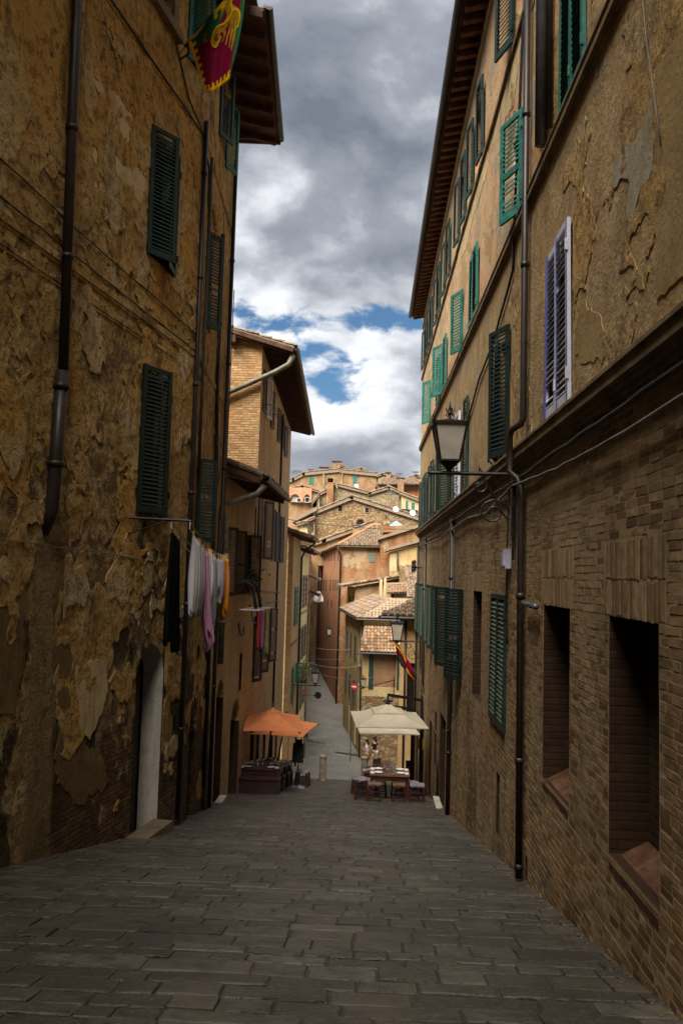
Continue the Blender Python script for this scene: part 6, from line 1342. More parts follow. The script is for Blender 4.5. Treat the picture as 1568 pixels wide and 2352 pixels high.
# ------------------------------------------------------------------ contrada banner by the eave
fb = FA.pt(13.2, 10.52, .02); pole0, pole1 = Vector(fb), at(518, 0, 12.75); pole2 = pole0.lerp(pole1, 1.62)
fl = thing('banner', tuple(fb), 'maroon and green banner with yellow battlement border on a slanted pole', 'flag')
mb = MB(); mb.tube([pole0, pole2], .022, 8); mb.build('pole', M['peg'], fl)
mb = MB(); mb.tube([fb+Vector((-.02, 0, -.12)), fb+Vector((.18, -.05, -.02)), pole0.lerp(pole1, .22)], .018, 6); mb.tube([pole0.lerp(pole1, .14), pole0.lerp(pole1, .26)], .035, 8); mb.build('bracket', M['iron'], fl)
def Pp(px, py, dy=0.0):
    t = (px-430)/(518-430); Y = (pole0.y+(pole1.y-pole0.y)*(.3+.7*t)); return at(px, py, Y+dy)
cTL, cTR, cBR, cBL = (430, 93), (566, -55), (527, 181), (473, 213)
def fpx(u, v):
    x = (1-u)*(1-v)*cTL[0]+u*(1-v)*cTR[0]+u*v*cBR[0]+(1-u)*v*cBL[0]; y = (1-u)*(1-v)*cTL[1]+u*(1-v)*cTR[1]+u*v*cBR[1]+(1-u)*v*cBL[1]
    return x+10*u*math.sin(math.pi*v)*.8, y+6*math.sin(math.pi*u)*v
def fsurf(u, v, off=0.0): x, y = fpx(u, v); return Pp(x, y, .075*math.sin(3.2*math.pi*u+1.8*v)*(.25+.75*v)+.03*math.sin(9*u+4*v)-off)
def fm(u, v):
    tooth = int(v*16) % 2 == 0; tb = int(u*14) % 2 == 0
    if u < (.11 if tooth else .055) or v > (1-(.105 if tb else .055)): return 1
    if u > .45 and v < (.10 if tb else .05): return 1
    if (v < .16+.10*math.sin(u*5) and u < .9) or u > .90+.03*math.sin(v*9): return 2
    return 0
mb = MB(); mb.grid(lambda u, v: fsurf(u, v), 56, 56, mf=fm); ob = mb.build('cloth', [M['maroon'], M['flagyellow'], M['flaggreen']], fl, True); ob.modifiers.new('thickness', 'SOLIDIFY').thickness = .004
def stroke(mb, pts, w0, w1, off=.012):
    n = len(pts); L = []
    for i, (u, v) in enumerate(pts):
        d = (pts[min(i+1, n-1)][0]-pts[max(i-1, 0)][0], pts[min(i+1, n-1)][1]-pts[max(i-1, 0)][1]); l = math.hypot(*d) or 1; w = w0+(w1-w0)*i/(n-1); nx, ny = -d[1]/l*w, d[0]/l*w
        L.append((fsurf(u+nx, v+ny, off), fsurf(u-nx, v-ny, off)))
    for i in range(n-1): mb.poly([L[i][0], L[i+1][0], L[i+1][1], L[i][1]])
def spline(pts, k=6):
    out = []
    for i in range(len(pts)-1):
        p0, p1, p2, p3 = pts[max(i-1, 0)], pts[i], pts[i+1], pts[min(i+2, len(pts)-1)]
        for j in range(k):
            t = j/k; out.append(tuple(.5*((2*p1[q])+(-p0[q]+p2[q])*t+(2*p0[q]-5*p1[q]+4*p2[q]-p3[q])*t*t+(-p0[q]+3*p1[q]-3*p2[q]+p3[q])*t**3) for q in (0, 1)))
    return out+[pts[-1]]
EM = []
def fig(sp_, w0, w1, off, nm, mat): mb = MB(); stroke(mb, sp_, w0, w1, off); mb.build(nm, M[mat], fl)
fig(spline([(.80, .02), (.70, .10), (.72, .22), (.60, .30), (.46, .26), (.38, .34), (.44, .42), (.52, .38), (.48, .33)]), .060, .022, .012, 'dragon_neck', 'flaggold')
fig(spline([(.72, .20), (.80, .26), (.88, .34), (.86, .44)]), .075, .03, .013, 'dragon_wing', 'flaggold')
for k, (e, w) in enumerate((((.66, .50), .020), ((.74, .56), .022), ((.81, .62), .022), ((.87, .60), .018))): fig(spline([(.76+.03*k, .28), (.72+.04*k, .40), e]), .03, .004, .014+.0005*k, 'dragon_feather', 'flaggold')
fig(spline([(.60, .30), (.62, .40), (.56, .46)]), .035, .008, .015, 'dragon_claw', 'flaggold'); fig(spline([(.28, .16), (.24, .24), (.30, .28)]), .03, .01, .012, 'dragon_claw', 'flaggold'); fig(spline([(.70, .12), (.60, .10), (.55, .16)]), .03, .006, .0155, 'dragon_claw', 'flaggold')
for p in ([(.80, .02), (.74, .10), (.76, .22), (.62, .26), (.46, .22), (.355, .34), (.44, .45), (.55, .38)], [(.76, .20), (.86, .25), (.93, .36), (.90, .46)], [(.72, .40), (.68, .46), (.655, .53)], [(.79, .42), (.76, .52), (.745, .60)], [(.86, .42), (.83, .55), (.815, .66)]): fig(spline(p), .014, .010, .020, 'emblem_outline', 'flagyellow')
# furled second flag by the orange corner house
f2 = thing('furled_flag', (1.9, 31.5, -1.2), 'limp red, yellow and green flag drooping from the palace wall', 'flag')
pp = [at(908, 1478, 31.2), at(914, 1492, 31.2), at(921, 1508, 31.2), at(930, 1524, 31.2), at(939, 1536, 31.2), at(946, 1546, 31.2), at(949, 1562, 31.2)]
rr_ = [.03, .09, .14, .17, .16, .18, .10]
for i, (mt, du) in enumerate((('maroon', 0), ('flaggreen', .09), ('flagyellow', -.10))):
    mb = MB(); mb.tube([p+Vector((du*math.sin(k*1.3+i), -.05*i, du*.5*math.cos(k+i))) for k, p in enumerate(pp)], [r*(1 if i == 0 else (.55, .30)[i-1]) for r in rr_], 9); mb.build('cloth', M[mt], f2, True)
mb = MB(); mb.tube([at(906, 1474, 31.2), Vector((1.93, 31.5, -.9))], .02, 6); mb.build('pole', M['peg'], f2)

# ------------------------------------------------------------------ restaurant terrace
def table(name, cx, cy, w, d, label, group, top='woodtop', h=.76):
    z = g(cy); T_ = thing(name, (cx, cy, z), label, 'table', group); zt = z+h
    mb = MB(); mb.box((cx, cy, zt-.025), (w, d, .05)); mb.build('table_top', M[top], T_)
    mb = MB(); mb.box((cx, cy-d/2+.06, zt-.12), (w-.1, .03, .13)); mb.box((cx, cy+d/2-.06, zt-.12), (w-.1, .03, .13)); mb.box((cx-w/2+.05, cy, zt-.12), (.03, d-.16, .13)); mb.box((cx+w/2-.05, cy, zt-.12), (.03, d-.16, .13)); mb.build('apron', M['wood'], T_)
    for sx in (-1, 1):
        for sy in (-1, 1):
            x, y = cx+sx*(w/2-.06), cy+sy*(d/2-.07); mb = MB(); b = g(y); mb.box8([Vector((x+a*.04*k, y+c*.04*k, zz)) for zz, k in ((b, .8), (zt-.05, 1)) for a, c in ((-1, -1), (1, -1), (1, 1), (-1, 1))]); mb.build('leg', M['wood'], T_)
    return T_, zt
def tableware(cx, cy, w, d, zt, where, n=4, menus=0):
    k = 0
    for sx in (-1, 1):
        for sy in (-1, 1):
            if k >= n: break
            k += 1; x, y = cx+sx*w*.28, cy+sy*d*.27
            mb = MB(); mb.lathe([(.05, 0), (.09, .012), (.125, .022), (.12, .022), (.085, .014), (.02, .008)], (x, y, zt+.001), 14); tag(mb.build('plate', M['white'], None, True, org=(x, y, zt)), 'white plate on %s' % where, 'plate', 'plates on ' + where)
            for q, (dx, hh, rr) in enumerate(((.16, .17, .036), (.26, .13, .034))):
                xx = x-sx*dx; yy = y-sy*.08
                mb = MB()
                if q == 0: mb.lathe([(.034, 0), (.03, .006), (.006, .012), (.006, .08), (.03, .10), (rr, .13), (rr*.85, hh), (rr*.78, hh), (rr*.9, .13), (.02, .10)], (xx, yy, zt+.001), 10)
                else: mb.lathe([(rr*.8, 0), (rr, hh*.8), (rr*.94, hh*.8), (rr*.74, .01)], (xx, yy, zt+.001), 10)
                nm = 'wine_glass' if q == 0 else 'water_glass'; tag(mb.build(nm, M['clear'], None, True, org=(xx, yy, zt)), ('stemmed wine glass on ' if q == 0 else 'short water glass on ')+where, 'glass', ('wine glasses on ' if q == 0 else 'water glasses on ')+where)
            xx = x+sx*.17; mb = MB(); mb.box((xx, y, zt+.006), (.10, .20, .01)); mb.bar((xx-.015, y-.09, zt+.014), (xx-.015, y+.09, zt+.014), .014, .004); mb.bar((xx+.02, y-.09, zt+.014), (xx+.02, y+.09, zt+.014), .014, .004)
            tag(mb.build('napkin', M['paper'], None, org=(xx, y, zt)), 'paper napkin with cutlery on %s' % where, 'napkin', 'napkins on ' + where)
    for i in range(menus):
        x = cx-.08+.14*i; mb = MB(); mb.box8([Vector(p) for p in ((x-.12, cy-.1, zt+.001), (x+.12, cy-.1, zt+.001), (x+.12, cy-.085, zt+.001), (x-.12, cy-.085, zt+.001), (x-.12, cy-.02, zt+.3), (x+.12, cy-.02, zt+.3), (x+.12, cy-.005, zt+.3), (x-.12, cy-.005, zt+.3))]); mb.box((x, cy-.04, zt+.012), (.2, .12, .02))
        tag(mb.build('menu_stand', M['menu'], None, org=(x, cy, zt)), 'upright brown menu card on %s' % where, 'menu', None)
def stool(label, x, y, seat='square', h=.47, s=.34, rz=0, mat='lilac'):
    z = g(y); S = thing('stool', (x, y, z), label, 'stool', 'stools round the terrace tables'); mb = MB()
    if seat == 'square': mb.box((x, y, z+h-.02), (s, s*.82, .04))
    else: mb.lathe([(s*.44, -.04), (s*.5, -.03), (s*.5, -.01), (s*.44, 0)], (x, y, z+h), 16)
    mb.build('seat', M[mat], S)
    for sx in (-1, 1):
        for sy in (-1, 1):
            mb = MB(); mb.bar((x+sx*s*.5, y+sy*s*.46, g(y+sy*s*.46)), (x+sx*s*.38, y+sy*s*.32, z+h-.04), .038, .038); mb.build('leg', M['wood'], S)
    mb = MB()
    for zz, k in ((.12, .48), (.27, .44)):
        for sy in (-1, 1): mb.bar((x-s*k, y+sy*s*(k-.04), z+zz), (x+s*k, y+sy*s*(k-.04), z+zz), .022, .03)
        for sx in (-1, 1): mb.bar((x+sx*s*k, y-s*(k-.06), z+zz+.05), (x+sx*s*k, y+s*(k-.06), z+zz+.05), .022, .03)
    mb.build('rung', M['bench'], S)
T1, zt1 = table('dining_table', .68, 23.4, 1.12, .82, 'nearer laid wooden table under the beige canopy', 'tables of the terrace'); tableware(.68, 23.4, 1.12, .82, zt1, 'the nearer laid table under the beige canopy', 4, 1)
T2, zt2 = table('dining_table', .42, 25.2, .98, .85, 'farther laid wooden table under the beige canopy', 'tables of the terrace'); tableware(.42, 25.2, .98, .85, zt2, 'the farther laid table under the beige canopy', 4, 1)
stool('square wooden stool facing the street slope, nearer the street middle of the front pair', .26, 22.35, 'square', mat='woodtop'); stool('square wooden stool of the front pair, nearer the palace wall', .92, 22.4, 'square', mat='woodtop')
stool('round seated stool at the street side corner of the nearer table', -.10, 22.75, 'round', h=.56); stool('round seated stool just behind the corner stool', -.10, 23.35, 'round', h=.56)
stool('round seated stool beside the farther beige canopy table', -.20, 24.8, 'round'); stool('round seated stool tucked beside the stone bollard', -.25, 25.4, 'round')
stool('pale square stool against the palace wall', 1.42, 22.6, 'square', mat='lilac', s=.4); stool('round stool half hidden behind the pale square stool', 1.35, 23.3, 'round', h=.5)
stool('square stool on the far side of the nearer table', .45, 24.15, 'square', mat='woodtop'); stool('square stool on the far side of the nearer table by the palace', .95, 24.15, 'square', mat='woodtop')
def bench(label, cx, cy, w):
    z = g(cy); B = thing('bench', (cx, cy, z), label, 'bench', 'dark benches of the orange umbrella terrace')
    mb = MB(); mb.box((cx, cy, z+.43), (w, .34, .05)); mb.build('seat', M['bench'], B)
    mb = MB(); mb.box8([Vector((cx+sx*w/2, cy+sy*.13, zz)) for zz in (z-.03, z+.405) for sx, sy in ((-.97, -1), (.97, -1), (.97, -.7), (-.97, -.7))]); mb.build('front_panel', M['bench'], B)
    for sx in (-1, 1):
        mb = MB(); x = cx+sx*(w/2-.05); mb.box8([Vector((x+a*.03, cy+c*.14, zz)) for zz in (z-.03, z+.405) for a, c in ((-1, -.5), (1, -.5), (1, 1), (-1, 1))]); mb.build('leg', M['bench'], B)
rows = [('nearest', 24.2), ('middle', 26.1), ('farthest', 28.0)]
for nm, y in rows:
    cx = -3.08-.02*(y-24); Tt, zt = table('dining_table', cx, y, 1.3, .78, '%s dark wooden table under the orange umbrellas' % nm, 'tables of the terrace', 'wood'); tableware(cx, y, 1.2, .8, zt, 'the %s table under the orange umbrellas' % nm, 4)
    bench('dark panelled bench on the uphill side of the %s orange umbrella table' % nm, cx, y-.72, 1.34); bench('dark panelled bench on the downhill side of the %s orange umbrella table' % nm, cx, y+.72, 1.30)
stool('dark stool with pale seat behind the menu board', -2.12, 27.3, 'square', .52, .42); stool('dark stool with pale seat farther behind the menu board', -2.1, 28.2, 'square', .52, .42)
# umbrellas
def canopy(mb, c, hx, hy, rz, z_edge, z_top, r_in=0.0, z_in=None, val=.0, th=.01):
    rot = Matrix.Rotation(rz, 3, 'Z'); o = [Vector((c[0], c[1], z_edge))+rot @ Vector((sx*hx, sy*hy, 0)) for sx, sy in ((-1, -1), (1, -1), (1, 1), (-1, 1))]; n = 6
    for i in range(4):
        a, b = o[i], o[(i+1) % 4]
        for half in (0, 1):
            m_ = (a+b)/2+Vector((0, 0, .015)); p, q = (a, m_) if half == 0 else (m_, b); ap = Vector((c[0], c[1], z_top)); rows_ = []
            for k in range(n+1):
                t = k/n*(1-r_in); sag = Vector((0, 0, -.05*math.sin(math.pi*min(1, k/n)))); rows_.append((p.lerp(ap, t)+sag, q.lerp(ap, t)+sag))
            for k in range(n): mb.poly([rows_[k][0], rows_[k][1], rows_[k+1][1], rows_[k+1][0]])
        if val: mb.poly([a, b, b-Vector((0, 0, val)), a-Vector((0, 0, val))])
def orange_umbrella(label, cx, cy, hx, hy, rz, ze, zt_, px, py):
    U = thing('parasol', (px, py, g(py)), label, 'parasol', 'orange parasols'); mb = MB(); canopy(mb, (cx, cy), hx, hy, rz, ze, zt_, .0); ob = mb.build('canopy', M['orange'], U); ob.modifiers.new('thickness', 'SOLIDIFY').thickness = .008
    mb = MB(); canopy(mb, (cx, cy), hx*.2, hy*.2, rz, zt_-.10, zt_+.06); ob = mb.build('vent_cap', M['orange'], U); ob.modifiers.new('thickness', 'SOLIDIFY').thickness = .008
    mb = MB(); mb.tube([(px, py, g(py)), (cx, cy, zt_+.05)], .028, 8); mb.lathe([(.03, 0), (.05, .03), (.01, .10)], (cx, cy, zt_+.05), 8); mb.build('pole', M['wood'], U)
    rot = Matrix.Rotation(rz, 3, 'Z')
    for sx, sy in ((-1, -1), (1, -1), (1, 1), (-1, 1)): mb = MB(); mb.bar(Vector((cx, cy, zt_-.12)), Vector((cx, cy, ze-.05))+rot @ Vector((sx*hx, sy*hy, 0)), .025, .025); mb.build('rib', M['wood'], U)
    mb = MB(); mb.lathe([(.24, 0), (.24, .05), (.06, .09), (.05, .22)], (px, py, g(py)), 12); mb.build('base', M['iron'], U)
orange_umbrella('front orange parasol over the nearest dark table', -2.78, 24.2, .80, 1.35, R(6), -2.82, -2.40, -2.94, 24.25)
orange_umbrella('rear orange parasol showing past the front one', -2.72, 27.6, .86, 1.3, R(-8), -3.62, -3.2, -2.95, 26.5)
def cant(label, c, hx, hy, rz, ze, zt_, post, armz):
    U = thing('cantilever_parasol', (post[0], post[1], g(post[1])), label, 'parasol', 'beige cantilever parasols'); cx, cy = c
    mb = MB(); canopy(mb, c, hx, hy, rz, ze, zt_, .33, val=.03); ob = mb.build('canopy', M['beige'], U); ob.modifiers.new('thickness', 'SOLIDIFY').thickness = .008
    mb = MB(); canopy(mb, c, hx*.44, hy*.42, rz, ze+(zt_-ze)*.60, zt_+.10, .0, val=.04); ob = mb.build('vent_cap', M['beige'], U); ob.modifiers.new('thickness', 'SOLIDIFY').thickness = .008
    mb = MB(); canopy(mb, c, hx*.445, hy*.425, rz, ze+(zt_-ze)*.60-.035, ze+(zt_-ze)*.60-.02, .85, val=.03); mb.build('vent_rim', M['menu'], U)
    mb = MB(); mb.box8([Vector((post[0]+a*.045, post[1]+b*.045, z)) for z in (g(post[1]), armz+.03) for a, b in ((-1, -1), (1, -1), (1, 1), (-1, 1))]); mb.build('post', M['iron'], U)
    mb = MB(); mb.bar((post[0], post[1], armz), (cx, cy, armz+.22), .07, .09); mb.build('arm', M['iron'], U)
    mb = MB(); mb.tube([(cx, cy, armz+.22), (cx, cy, zt_+.02)], .03, 8); mb.lathe([(.16, 0), (.16, .03), (.05, .06)], (cx, cy, zt_+.09), 10); mb.build('hanger', M['iron'], U)
    rot = Matrix.Rotation(rz, 3, 'Z')
    for sx, sy in ((-1, -1), (1, -1), (1, 1), (-1, 1)): mb = MB(); mb.bar(Vector((cx, cy, zt_-.18)), Vector((cx, cy, ze-.06))+rot @ Vector((sx*hx, sy*hy, 0)), .022, .022); mb.build('rib', M['iron'], U)
    mb = MB(); mb.lathe([(.012, -.32), (.05, -.24), (.06, -.16), (.02, -.02), (.03, 0)], (cx, cy, ze+.14), 8); mb.build('crank_hub', M['menu'], U)
    mb = MB(); mb.box((post[0], post[1], g(post[1])+.03), (.7, .7, .06)); mb.build('base', M['iron'], U)
cant('front beige cantilever parasol over the laid tables', (.64, 25.3), 1.06, 1.35, R(5), -2.80, -2.36, (1.72, 25.9), -2.28)
cant('rear beige cantilever parasol half hidden below the front one', (.66, 28.5), 1.0, 1.25, R(6), -3.62, -3.2, (1.62, 29.2), -3.1)
ys_ = thing('hanging_sign', (1.66, 26.4, -4.2), 'yellow panel hung between the two black parasol posts', 'sign'); p = at(965.5, 1709, 26.4); mb = MB(); mb.box((p.x, 26.4, p.z), (.21, .02, .34), 0, Matrix.Rotation(R(4), 3, 'Y')); mb.build('panel', M['yellowp'], ys_)
mb = MB(); mb.bar((p.x, 26.42, p.z+.17), (1.72, 25.95, p.z+.25), .012, .012); mb.build('hook', M['iron'], ys_)
mb_ = thing('menu_board', (-2.2, 26.7, g(26.7)), 'black menu board on a steel-footed pole beside the orange parasols', 'menu board'); z = g(26.7)
mb = MB(); mb.box((-2.2, 26.68, z+1.12), (.36, .03, .62), 0, Matrix.Rotation(R(2), 3, 'Y')); mb.build('board', M['board'], mb_); mb = MB(); mb.box((-2.17, 26.68, z+1.49), (.2, .03, .13)); mb.build('header', M['board'], mb_)
mb = MB(); mb.tube([(-2.2, 26.72, z), (-2.19, 26.72, z+1.45)], .022, 8); mb.build('pole', M['wood'], mb_); mb = MB(); mb.lathe([(.25, 0), (.25, .02), (.18, .045), (.03, .06)], (-2.2, 26.72, z), 20); mb.build('base', M['steel'], mb_)
# bollards
def bollard(label, x, y, h=1.0, r=.135, mat='bollard'):
    z = g(y); B = thing('bollard', (x, y, z), label, 'bollard', 'bollards'); mb = MB(); mb.lathe([(r*1.0, -.05), (r*.98, h*.1), (r*.92, h*.86), (r*.86, h*.88)], (x, y, z), 16); mb.build('post', M[mat], B, False)
    mb = MB(); mb.lathe([(r*.88, h*.885), (r*1.06, h*.90), (r*1.06, h*.95), (r*.8, h*.985), (r*.3, h)], (x, y, z), 16); mb.build('cap', M[mat], B)
bollard('pale stone bollard alone in the middle of the street', -1.66, 32.0); bollard('pale stone bollard half hidden by the laid table', -.04, 32.0)
bollard('thin black iron bollard by the yellow house', -4.35, 59.5, .95, .10, 'iron')
kd = MB(); a = at(800, 1700, 54); kd.box8([Vector((a.x-.85+dx, 54+dy, g(54+dy)+dz)) for dz in (-.03, .015) for dx, dy in ((0, .3), (1.6, -.6), (1.6, -.25), (0, .65))]); tag(kd.build('drain_cover', M['pipe'], None, org=(a.x, 54, g(54))), 'long dark drain grating across the paving', 'drain')
kb = MB(); kb.box8([Vector((x, y, g(y)+dz)) for dz in (-.04, .10) for x, y in ((-4.3, 58.5), (-2.9, 57.2), (-2.9, 57.6), (-4.3, 59.1))]); tag(kb.build('kerb_stone', M['bollard'], None, org=(-3.8, 58.5, g(58))), 'short pale kerb stone by the black bollard', 'kerb')
# signs
sp = at(813, 1577, 51); S = thing('road_sign', (sp.x, 51, g(51)), 'round red no entry sign with a white bar', 'road sign')
mb = MB(); mb.lathe([(.0, 0), (.185, 0), (.185, .02), (0, .02)], (0, 0, 0), 24); X = Matrix.Rotation(R(90), 4, 'X'); mb.v = [sp+(X @ v) for v in mb.v]; mb.build('disc', M['red'], S)
mb = MB(); mb.box((sp.x, 50.974, sp.z), (.27, .006, .07)); mb.build('bar', M['white'], S); mb = MB(); mb.tube([(sp.x-.13, 51.06, g(51)), (sp.x-.13, 51.06, sp.z+.1)], .03, 8); mb.tube([(sp.x-.13, 51.06, sp.z), (sp.x, 51.01, sp.z)], .02, 6); mb.build('pole', M['greypipe'], S)
sp = at(730, 1597, 45); S = thing('road_sign', (-3.9, 45, sp.z), 'black back of a round sign held out from the yellow house', 'road sign')
mb = MB(); mb.lathe([(.0, 0), (.19, 0), (.19, .02), (0, .02)], (0, 0, 0), 24); mb.v = [sp+(X @ v) for v in mb.v]; mb.build('disc', M['iron'], S); mb = MB(); mb.tube([(-3.88, 45, sp.z), (sp.x, 45.0, sp.z)], .018, 6); mb.build('arm', M['iron'], S)
# teal shutter swung wide, flowers and bright washing on the yellow house
tp = at(706, 1569, 43.4); leaf(h4, (-3.84, 43.4), tp.z, .62, 1.05, (1, -.15), M['teal'], single=False)
potplant(at(700, 1548, 42.9), 'yellow flowered window pot by the teal shutter', .16, 60, 40, 5); potplant(at(698, 1562, 42.9), 'flowered window pot below the first one', .16, 60, 30, 6)
def facade_cloth(label, px, py, Y, w, L, mat):
    p = at(px, py, Y); mb = MB(); mb.grid(lambda x, v: p+Vector((.05*math.sin(6*x), w*(x-.5), -L*v)), 6, 6); ob = mb.build('cloth', M[mat], None, True, org=p); ob.modifiers.new('thickness', 'SOLIDIFY').thickness = .006; tag(ob, label, 'cloth')
facade_cloth('orange cloth hung out on the yellow house', 698, 1578, 43.5, .9, .35, 'orangec'); facade_cloth('white cloth hung out above the orange one on the yellow house', 697, 1566, 43.7, .9, .35, 'linen'); facade_cloth('red cloth hung out beside the orange one', 701.5, 1574, 43.0, .5, .35, 'redc')
# bag of laundry on the red house
p = at(731, 1359, 96); bg_ = MB(); bg_.grid(lambda u, v: p+Vector(((u-.5)*(.35+.9*math.sin(math.pi*v*.6)), .25*math.sin(7*u+3*v), -1.25*v+.08*math.sin(9*u))), 14, 12); ob = bg_.build('laundry_sheet', M['linen'], None, True, org=p); ob.modifiers.new('thickness', 'SOLIDIFY').thickness = .02; tag(ob, 'white sheet hanging bunched on the pink wall of the red house', 'sheet')
# cords over the street
cable('pale cord slung across the far street near the teal shutter', [at(713, 1486, 58), at(819, 1490, 58)], .02, 'cablepale', sag=.15, seed=31, wob=.0); cable('thin pale cord crossing below the upper street cord', [at(713, 1512, 58), at(800, 1512, 58)], .012, 'cablepale', sag=.1, seed=32, wob=0)
cable('pale sagging cord across the street level with the lamps', [at(717, 1524, 50), at(838, 1526, 50)], .02, 'cablepale', sag=.25, seed=33, wob=0); cable('thin cord lowest across the street toward the small lantern', [at(734, 1548, 46), at(858, 1555, 46)], .010, 'cablepale', sag=.2, seed=34, wob=0)
for i, (lab, a0, z0, a1, z1) in enumerate((('unlit string lights drooping from the green shutters along the palace', 16.4, -.8, 20.5, -2.2), ('unlit string lights looping farther down the palace wall', 20, -1.0, 30, -2.6), ('second loop of unlit string lights low on the palace', 22, -2.6, 30, -1.8))): cable(lab, [FR.pt(a0, z0, .05), FR.pt((a0+a1)/2, (z0+z1)/2-.3, .12), FR.pt(a1, z1, .05)], .008, 'cablepale', seed=40+i, wob=.03)
cable('thin cable strung from the small eave across to the hill', [at(655, 1192, 45), at(960, 1215, 60)], .02, 'cable', sag=.2, seed=45, wob=0)
for i, lab in enumerate(('old black cable insulator on the palace, nearest of the row of three', 'old black cable insulator in the middle of the palace row', 'old black cable insulator at the palace end of the row')):
    ins = MB(); p0 = FR.pt(30.5+.9*i, 1.95, 0); ins.tube([p0, p0+Vector((-.30, 0, 0))], .02, 5); ins.tube([p0+Vector((-.28, 0, -.2)), p0+Vector((-.28, 0, .3))], .015, 5)
    for k in (-1, 0, 1): ins.lathe([(.03, 0), (.06, .03), (.04, .09), (.05, .12)], p0+Vector((-.28, 0, .14*k)), 7)
    tag(ins.build('wall_insulator', M['iron'], None, org=p0), lab, 'insulator', 'insulators on the palace')
# scooter parked by the yellow house
def scooter(label, x, y):
    z = g(y); S = thing('scooter', (x, y, z), label, 'scooter'); mb = MB()
    mb.box8([Vector((x+a*.16, y+b, z+c)) for c, w in ((.35, 1), (.72, .8)) for a, b in ((-1, -.75), (1, -.75), (1, .0), (-1, .0))]); mb.box((x, y+.2, z+.33), (.3, .5, .07)); mb.box((x, y+.5, z+.65), (.42, .06, .6), 0, Matrix.Rotation(R(-12), 3, 'X')); mb.build('body', M['red'], S)
    mb = MB(); mb.box((x, y-.38, z+.78), (.28, .72, .1)); mb.build('seat', M['board'], S)
    for dy in (-.6, .72): w = MB(); w.lathe([(.12, -.05), (.22, -.05), (.24, 0), (.22, .05), (.12, .05)], (0, 0, 0), 14); Y_ = Matrix.Rotation(R(90), 4, 'Y'); w.v = [Vector((x, y+dy, z+.24))+(Y_ @ v) for v in w.v]; w.build('wheel', M['board'], S)
    mb = MB(); mb.tube([(x, y+.62, z+.4), (x, y+.48, z+1.02)], .03, 6); mb.tube([(x-.3, y+.42, z+1.05), (x+.3, y+.42, z+1.05)], .02, 6); mb.box((x, y+.52, z+.98), (.2, .14, .18)); mb.build('handlebar', M['iron'], S)
scooter('dark red scooter parked tight against the yellow house', -4.15, 52.6)

# ------------------------------------------------------------------ two walkers
def skin(name, mat, joints, edges, root, parent, sub=1):
    ks = list(joints); o = ORG[parent]; me = bpy.data.meshes.new(name); me.from_pydata([tuple(Vector(joints[k][0])) for k in ks], [(ks.index(a), ks.index(b)) for a, b in edges], []); me.materials.append(mat)
    ob = bpy.data.objects.new(name, me); COL.objects.link(ob); ob.parent = parent; md = ob.modifiers.new('skin', 'SKIN'); md.use_smooth_shade = True
    lay = me.skin_vertices[0] if me.skin_vertices else None
    if lay is None:
        bm = bmesh.new(); bm.from_mesh(me); bm.verts.layers.skin.verify(); bm.to_mesh(me); bm.free(); lay = me.skin_vertices[0]
    for i, k in enumerate(ks):
        r = joints[k][1]; lay.data[i].radius = (r, r) if not isinstance(r, tuple) else r; lay.data[i].use_root = (k == root)
    sb = ob.modifiers.new('smooth', 'SUBSURF'); sb.levels = sb.render_levels = sub; return ob
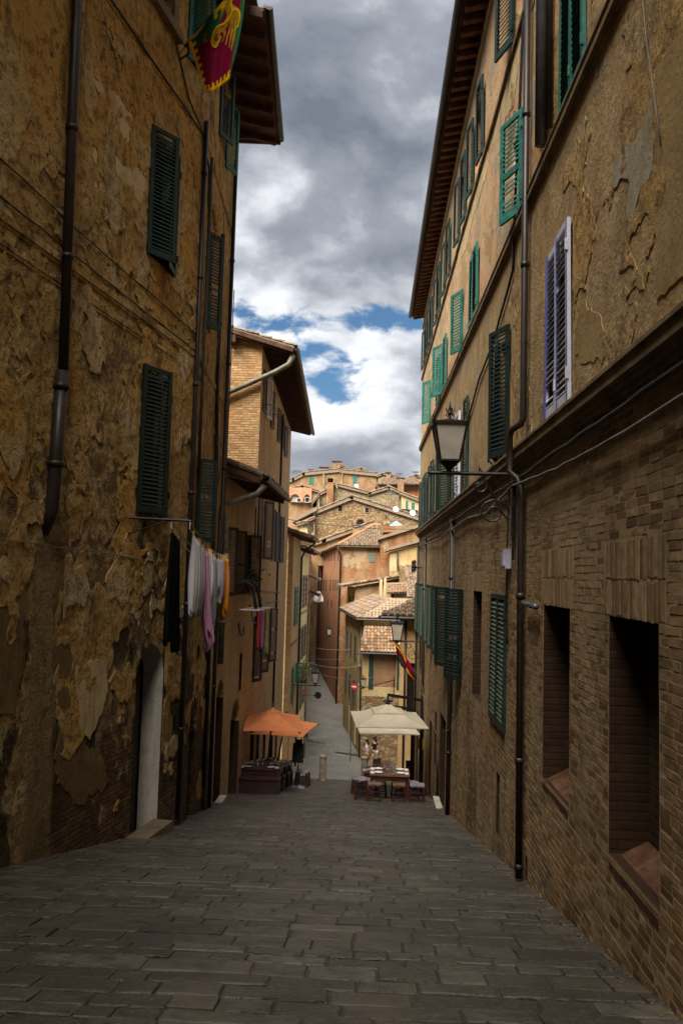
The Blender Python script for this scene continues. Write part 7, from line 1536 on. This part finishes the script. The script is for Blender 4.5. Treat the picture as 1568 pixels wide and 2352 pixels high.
def person(label, x, y, H, rz, woman):
    P_ = thing('person', (x, y, g(y)), label, 'person', None, rz); s = H/1.75; sw_ = .165 if woman else .20; hip = .10 if woman else .095
    def J(d): return {k: (Vector(v[0])*s, v[1]*s if not isinstance(v[1], tuple) else tuple(q*s for q in v[1])) for k, v in d.items()}
    step = .17
    body = {'pelvis': ((0, 0, .93), (.13, .10)), 'waist': ((0, 0, 1.08), (.125, .09)), 'chest': ((0, .01, 1.28), (.15, .10)), 'neck0': ((0, .01, 1.45), .065), 'neck': ((0, .02, 1.52), .052), 'head0': ((0, .03, 1.60), (.075, .085)), 'head': ((0, .035, 1.69), (.078, .095)), 'crown': ((0, .02, 1.74), .05), 'nose': ((0, .125, 1.635), .014),
            'shl': ((-sw_, .0, 1.41), .058), 'shr': ((sw_, .0, 1.41), .058), 'ell': ((-sw_-.06, .02 if not woman else -.06, 1.14), .042), 'elr': ((sw_+.05, .06, 1.14), .042), 'hal': ((-sw_-.10 if woman else -sw_-.02, .18 if not woman else -.12, .95 if woman else 1.10), .030), 'har': ((sw_-.02, .26, 1.12), .030), 'fil': ((-sw_-.14 if woman else -sw_+.02, .24 if not woman else -.16, .87 if woman else 1.09), .020), 'fir': ((sw_-.06, .33, 1.13), .020),
            'hil': ((-hip, 0, .90), .095), 'hir': ((hip, 0, .90), .095), 'knl': ((-hip, .09, .50), .062), 'knr': ((hip, -.05, .50), .062), 'anl': ((-hip, step, .09), .040), 'anr': ((hip, -step, .10), .040), 'tol': ((-hip, step+.16, .03), .032), 'tor': ((hip, -step+.15, .03), .032)}
    E = [('pelvis', 'waist'), ('waist', 'chest'), ('chest', 'neck0'), ('neck0', 'neck'), ('neck', 'head0'), ('head0', 'head'), ('head', 'crown'), ('head0', 'nose'), ('chest', 'shl'), ('chest', 'shr'), ('shl', 'ell'), ('ell', 'hal'), ('hal', 'fil'), ('shr', 'elr'), ('elr', 'har'), ('har', 'fir'), ('pelvis', 'hil'), ('pelvis', 'hir'), ('hil', 'knl'), ('knl', 'anl'), ('anl', 'tol'), ('hir', 'knr'), ('knr', 'anr'), ('anr', 'tor')]
    B = J(body); skin('body', M['skin'], B, E, 'pelvis', P_)
    def fat(ks, f): return {k: (B[k][0], B[k][1]*f if not isinstance(B[k][1], tuple) else tuple(q*f for q in B[k][1])) for k in ks}
    sh = fat(['pelvis', 'waist', 'chest', 'shl', 'shr'], 1.16); sh['cl'] = (B['shl'][0].lerp(B['ell'][0], .6), .062*s); sh['cr'] = (B['shr'][0].lerp(B['elr'][0], .6), .062*s); sh['nk'] = (B['neck0'][0], .070*s)
    skin('shirt', M['linen'] if woman else M['navy'], sh, [('pelvis', 'waist'), ('waist', 'chest'), ('chest', 'nk'), ('chest', 'shl'), ('chest', 'shr'), ('shl', 'cl'), ('shr', 'cr')], 'pelvis', P_)
    if woman:
        mb = MB(); mb.lathe([(.13*s, 0), (.17*s, -.1*s), (.22*s, -.42*s), (.20*s, -.42*s)], ORG[P_]+Vector((0, .02, 1.0*s)), 14); mb.build('skirt', M['taupe'], P_, True)
        mb = MB(); mb.box(ORG[P_]+Vector((.20, .05, .86))*s, (.12*s, .32*s, .24*s)); mb.tube([ORG[P_]+Vector((.20, .05, .95))*s, ORG[P_]+Vector((.17, .0, 1.46))*s], .012, 5); mb.build('bag', M['bag'], P_)
    else:
        st = fat(['pelvis', 'hil', 'hir'], 1.2); st['kl'] = (B['hil'][0].lerp(B['knl'][0], .85), .098*s); st['kr'] = (B['hir'][0].lerp(B['knr'][0], .85), .098*s)
        skin('shorts', M['khaki'], st, [('pelvis', 'hil'), ('pelvis', 'hir'), ('hil', 'kl'), ('hir', 'kr')], 'pelvis', P_)
    hr = {'a': (Vector((0, -.02, 1.70))*s, .098*s), 'b': (Vector((0, .02, 1.755))*s, .075*s), 'c': (Vector((0, -.075, 1.60))*s, .07*s), 'd': (Vector((0, -.10, 1.42 if woman else 1.50))*s, .05*s)}
    skin('hair', M['hair'], hr, [('a', 'b'), ('a', 'c'), ('c', 'd')], 'a', P_)
    for sd in 'lr': skin('shoe', M['shoe'], {'h': (B['an'+sd][0]+Vector((0, -.03, -.05))*s, .045*s), 't': (B['to'+sd][0]+Vector((0, .03, .0))*s, .038*s)}, [('h', 't')], 'h', P_, 1)
person('man in navy shirt and khaki shorts walking downhill', .50, 48.0, 1.72, R(55), False)
person('dark haired woman in white top and taupe skirt with a bag', .06, 47.6, 1.58, R(70), True)
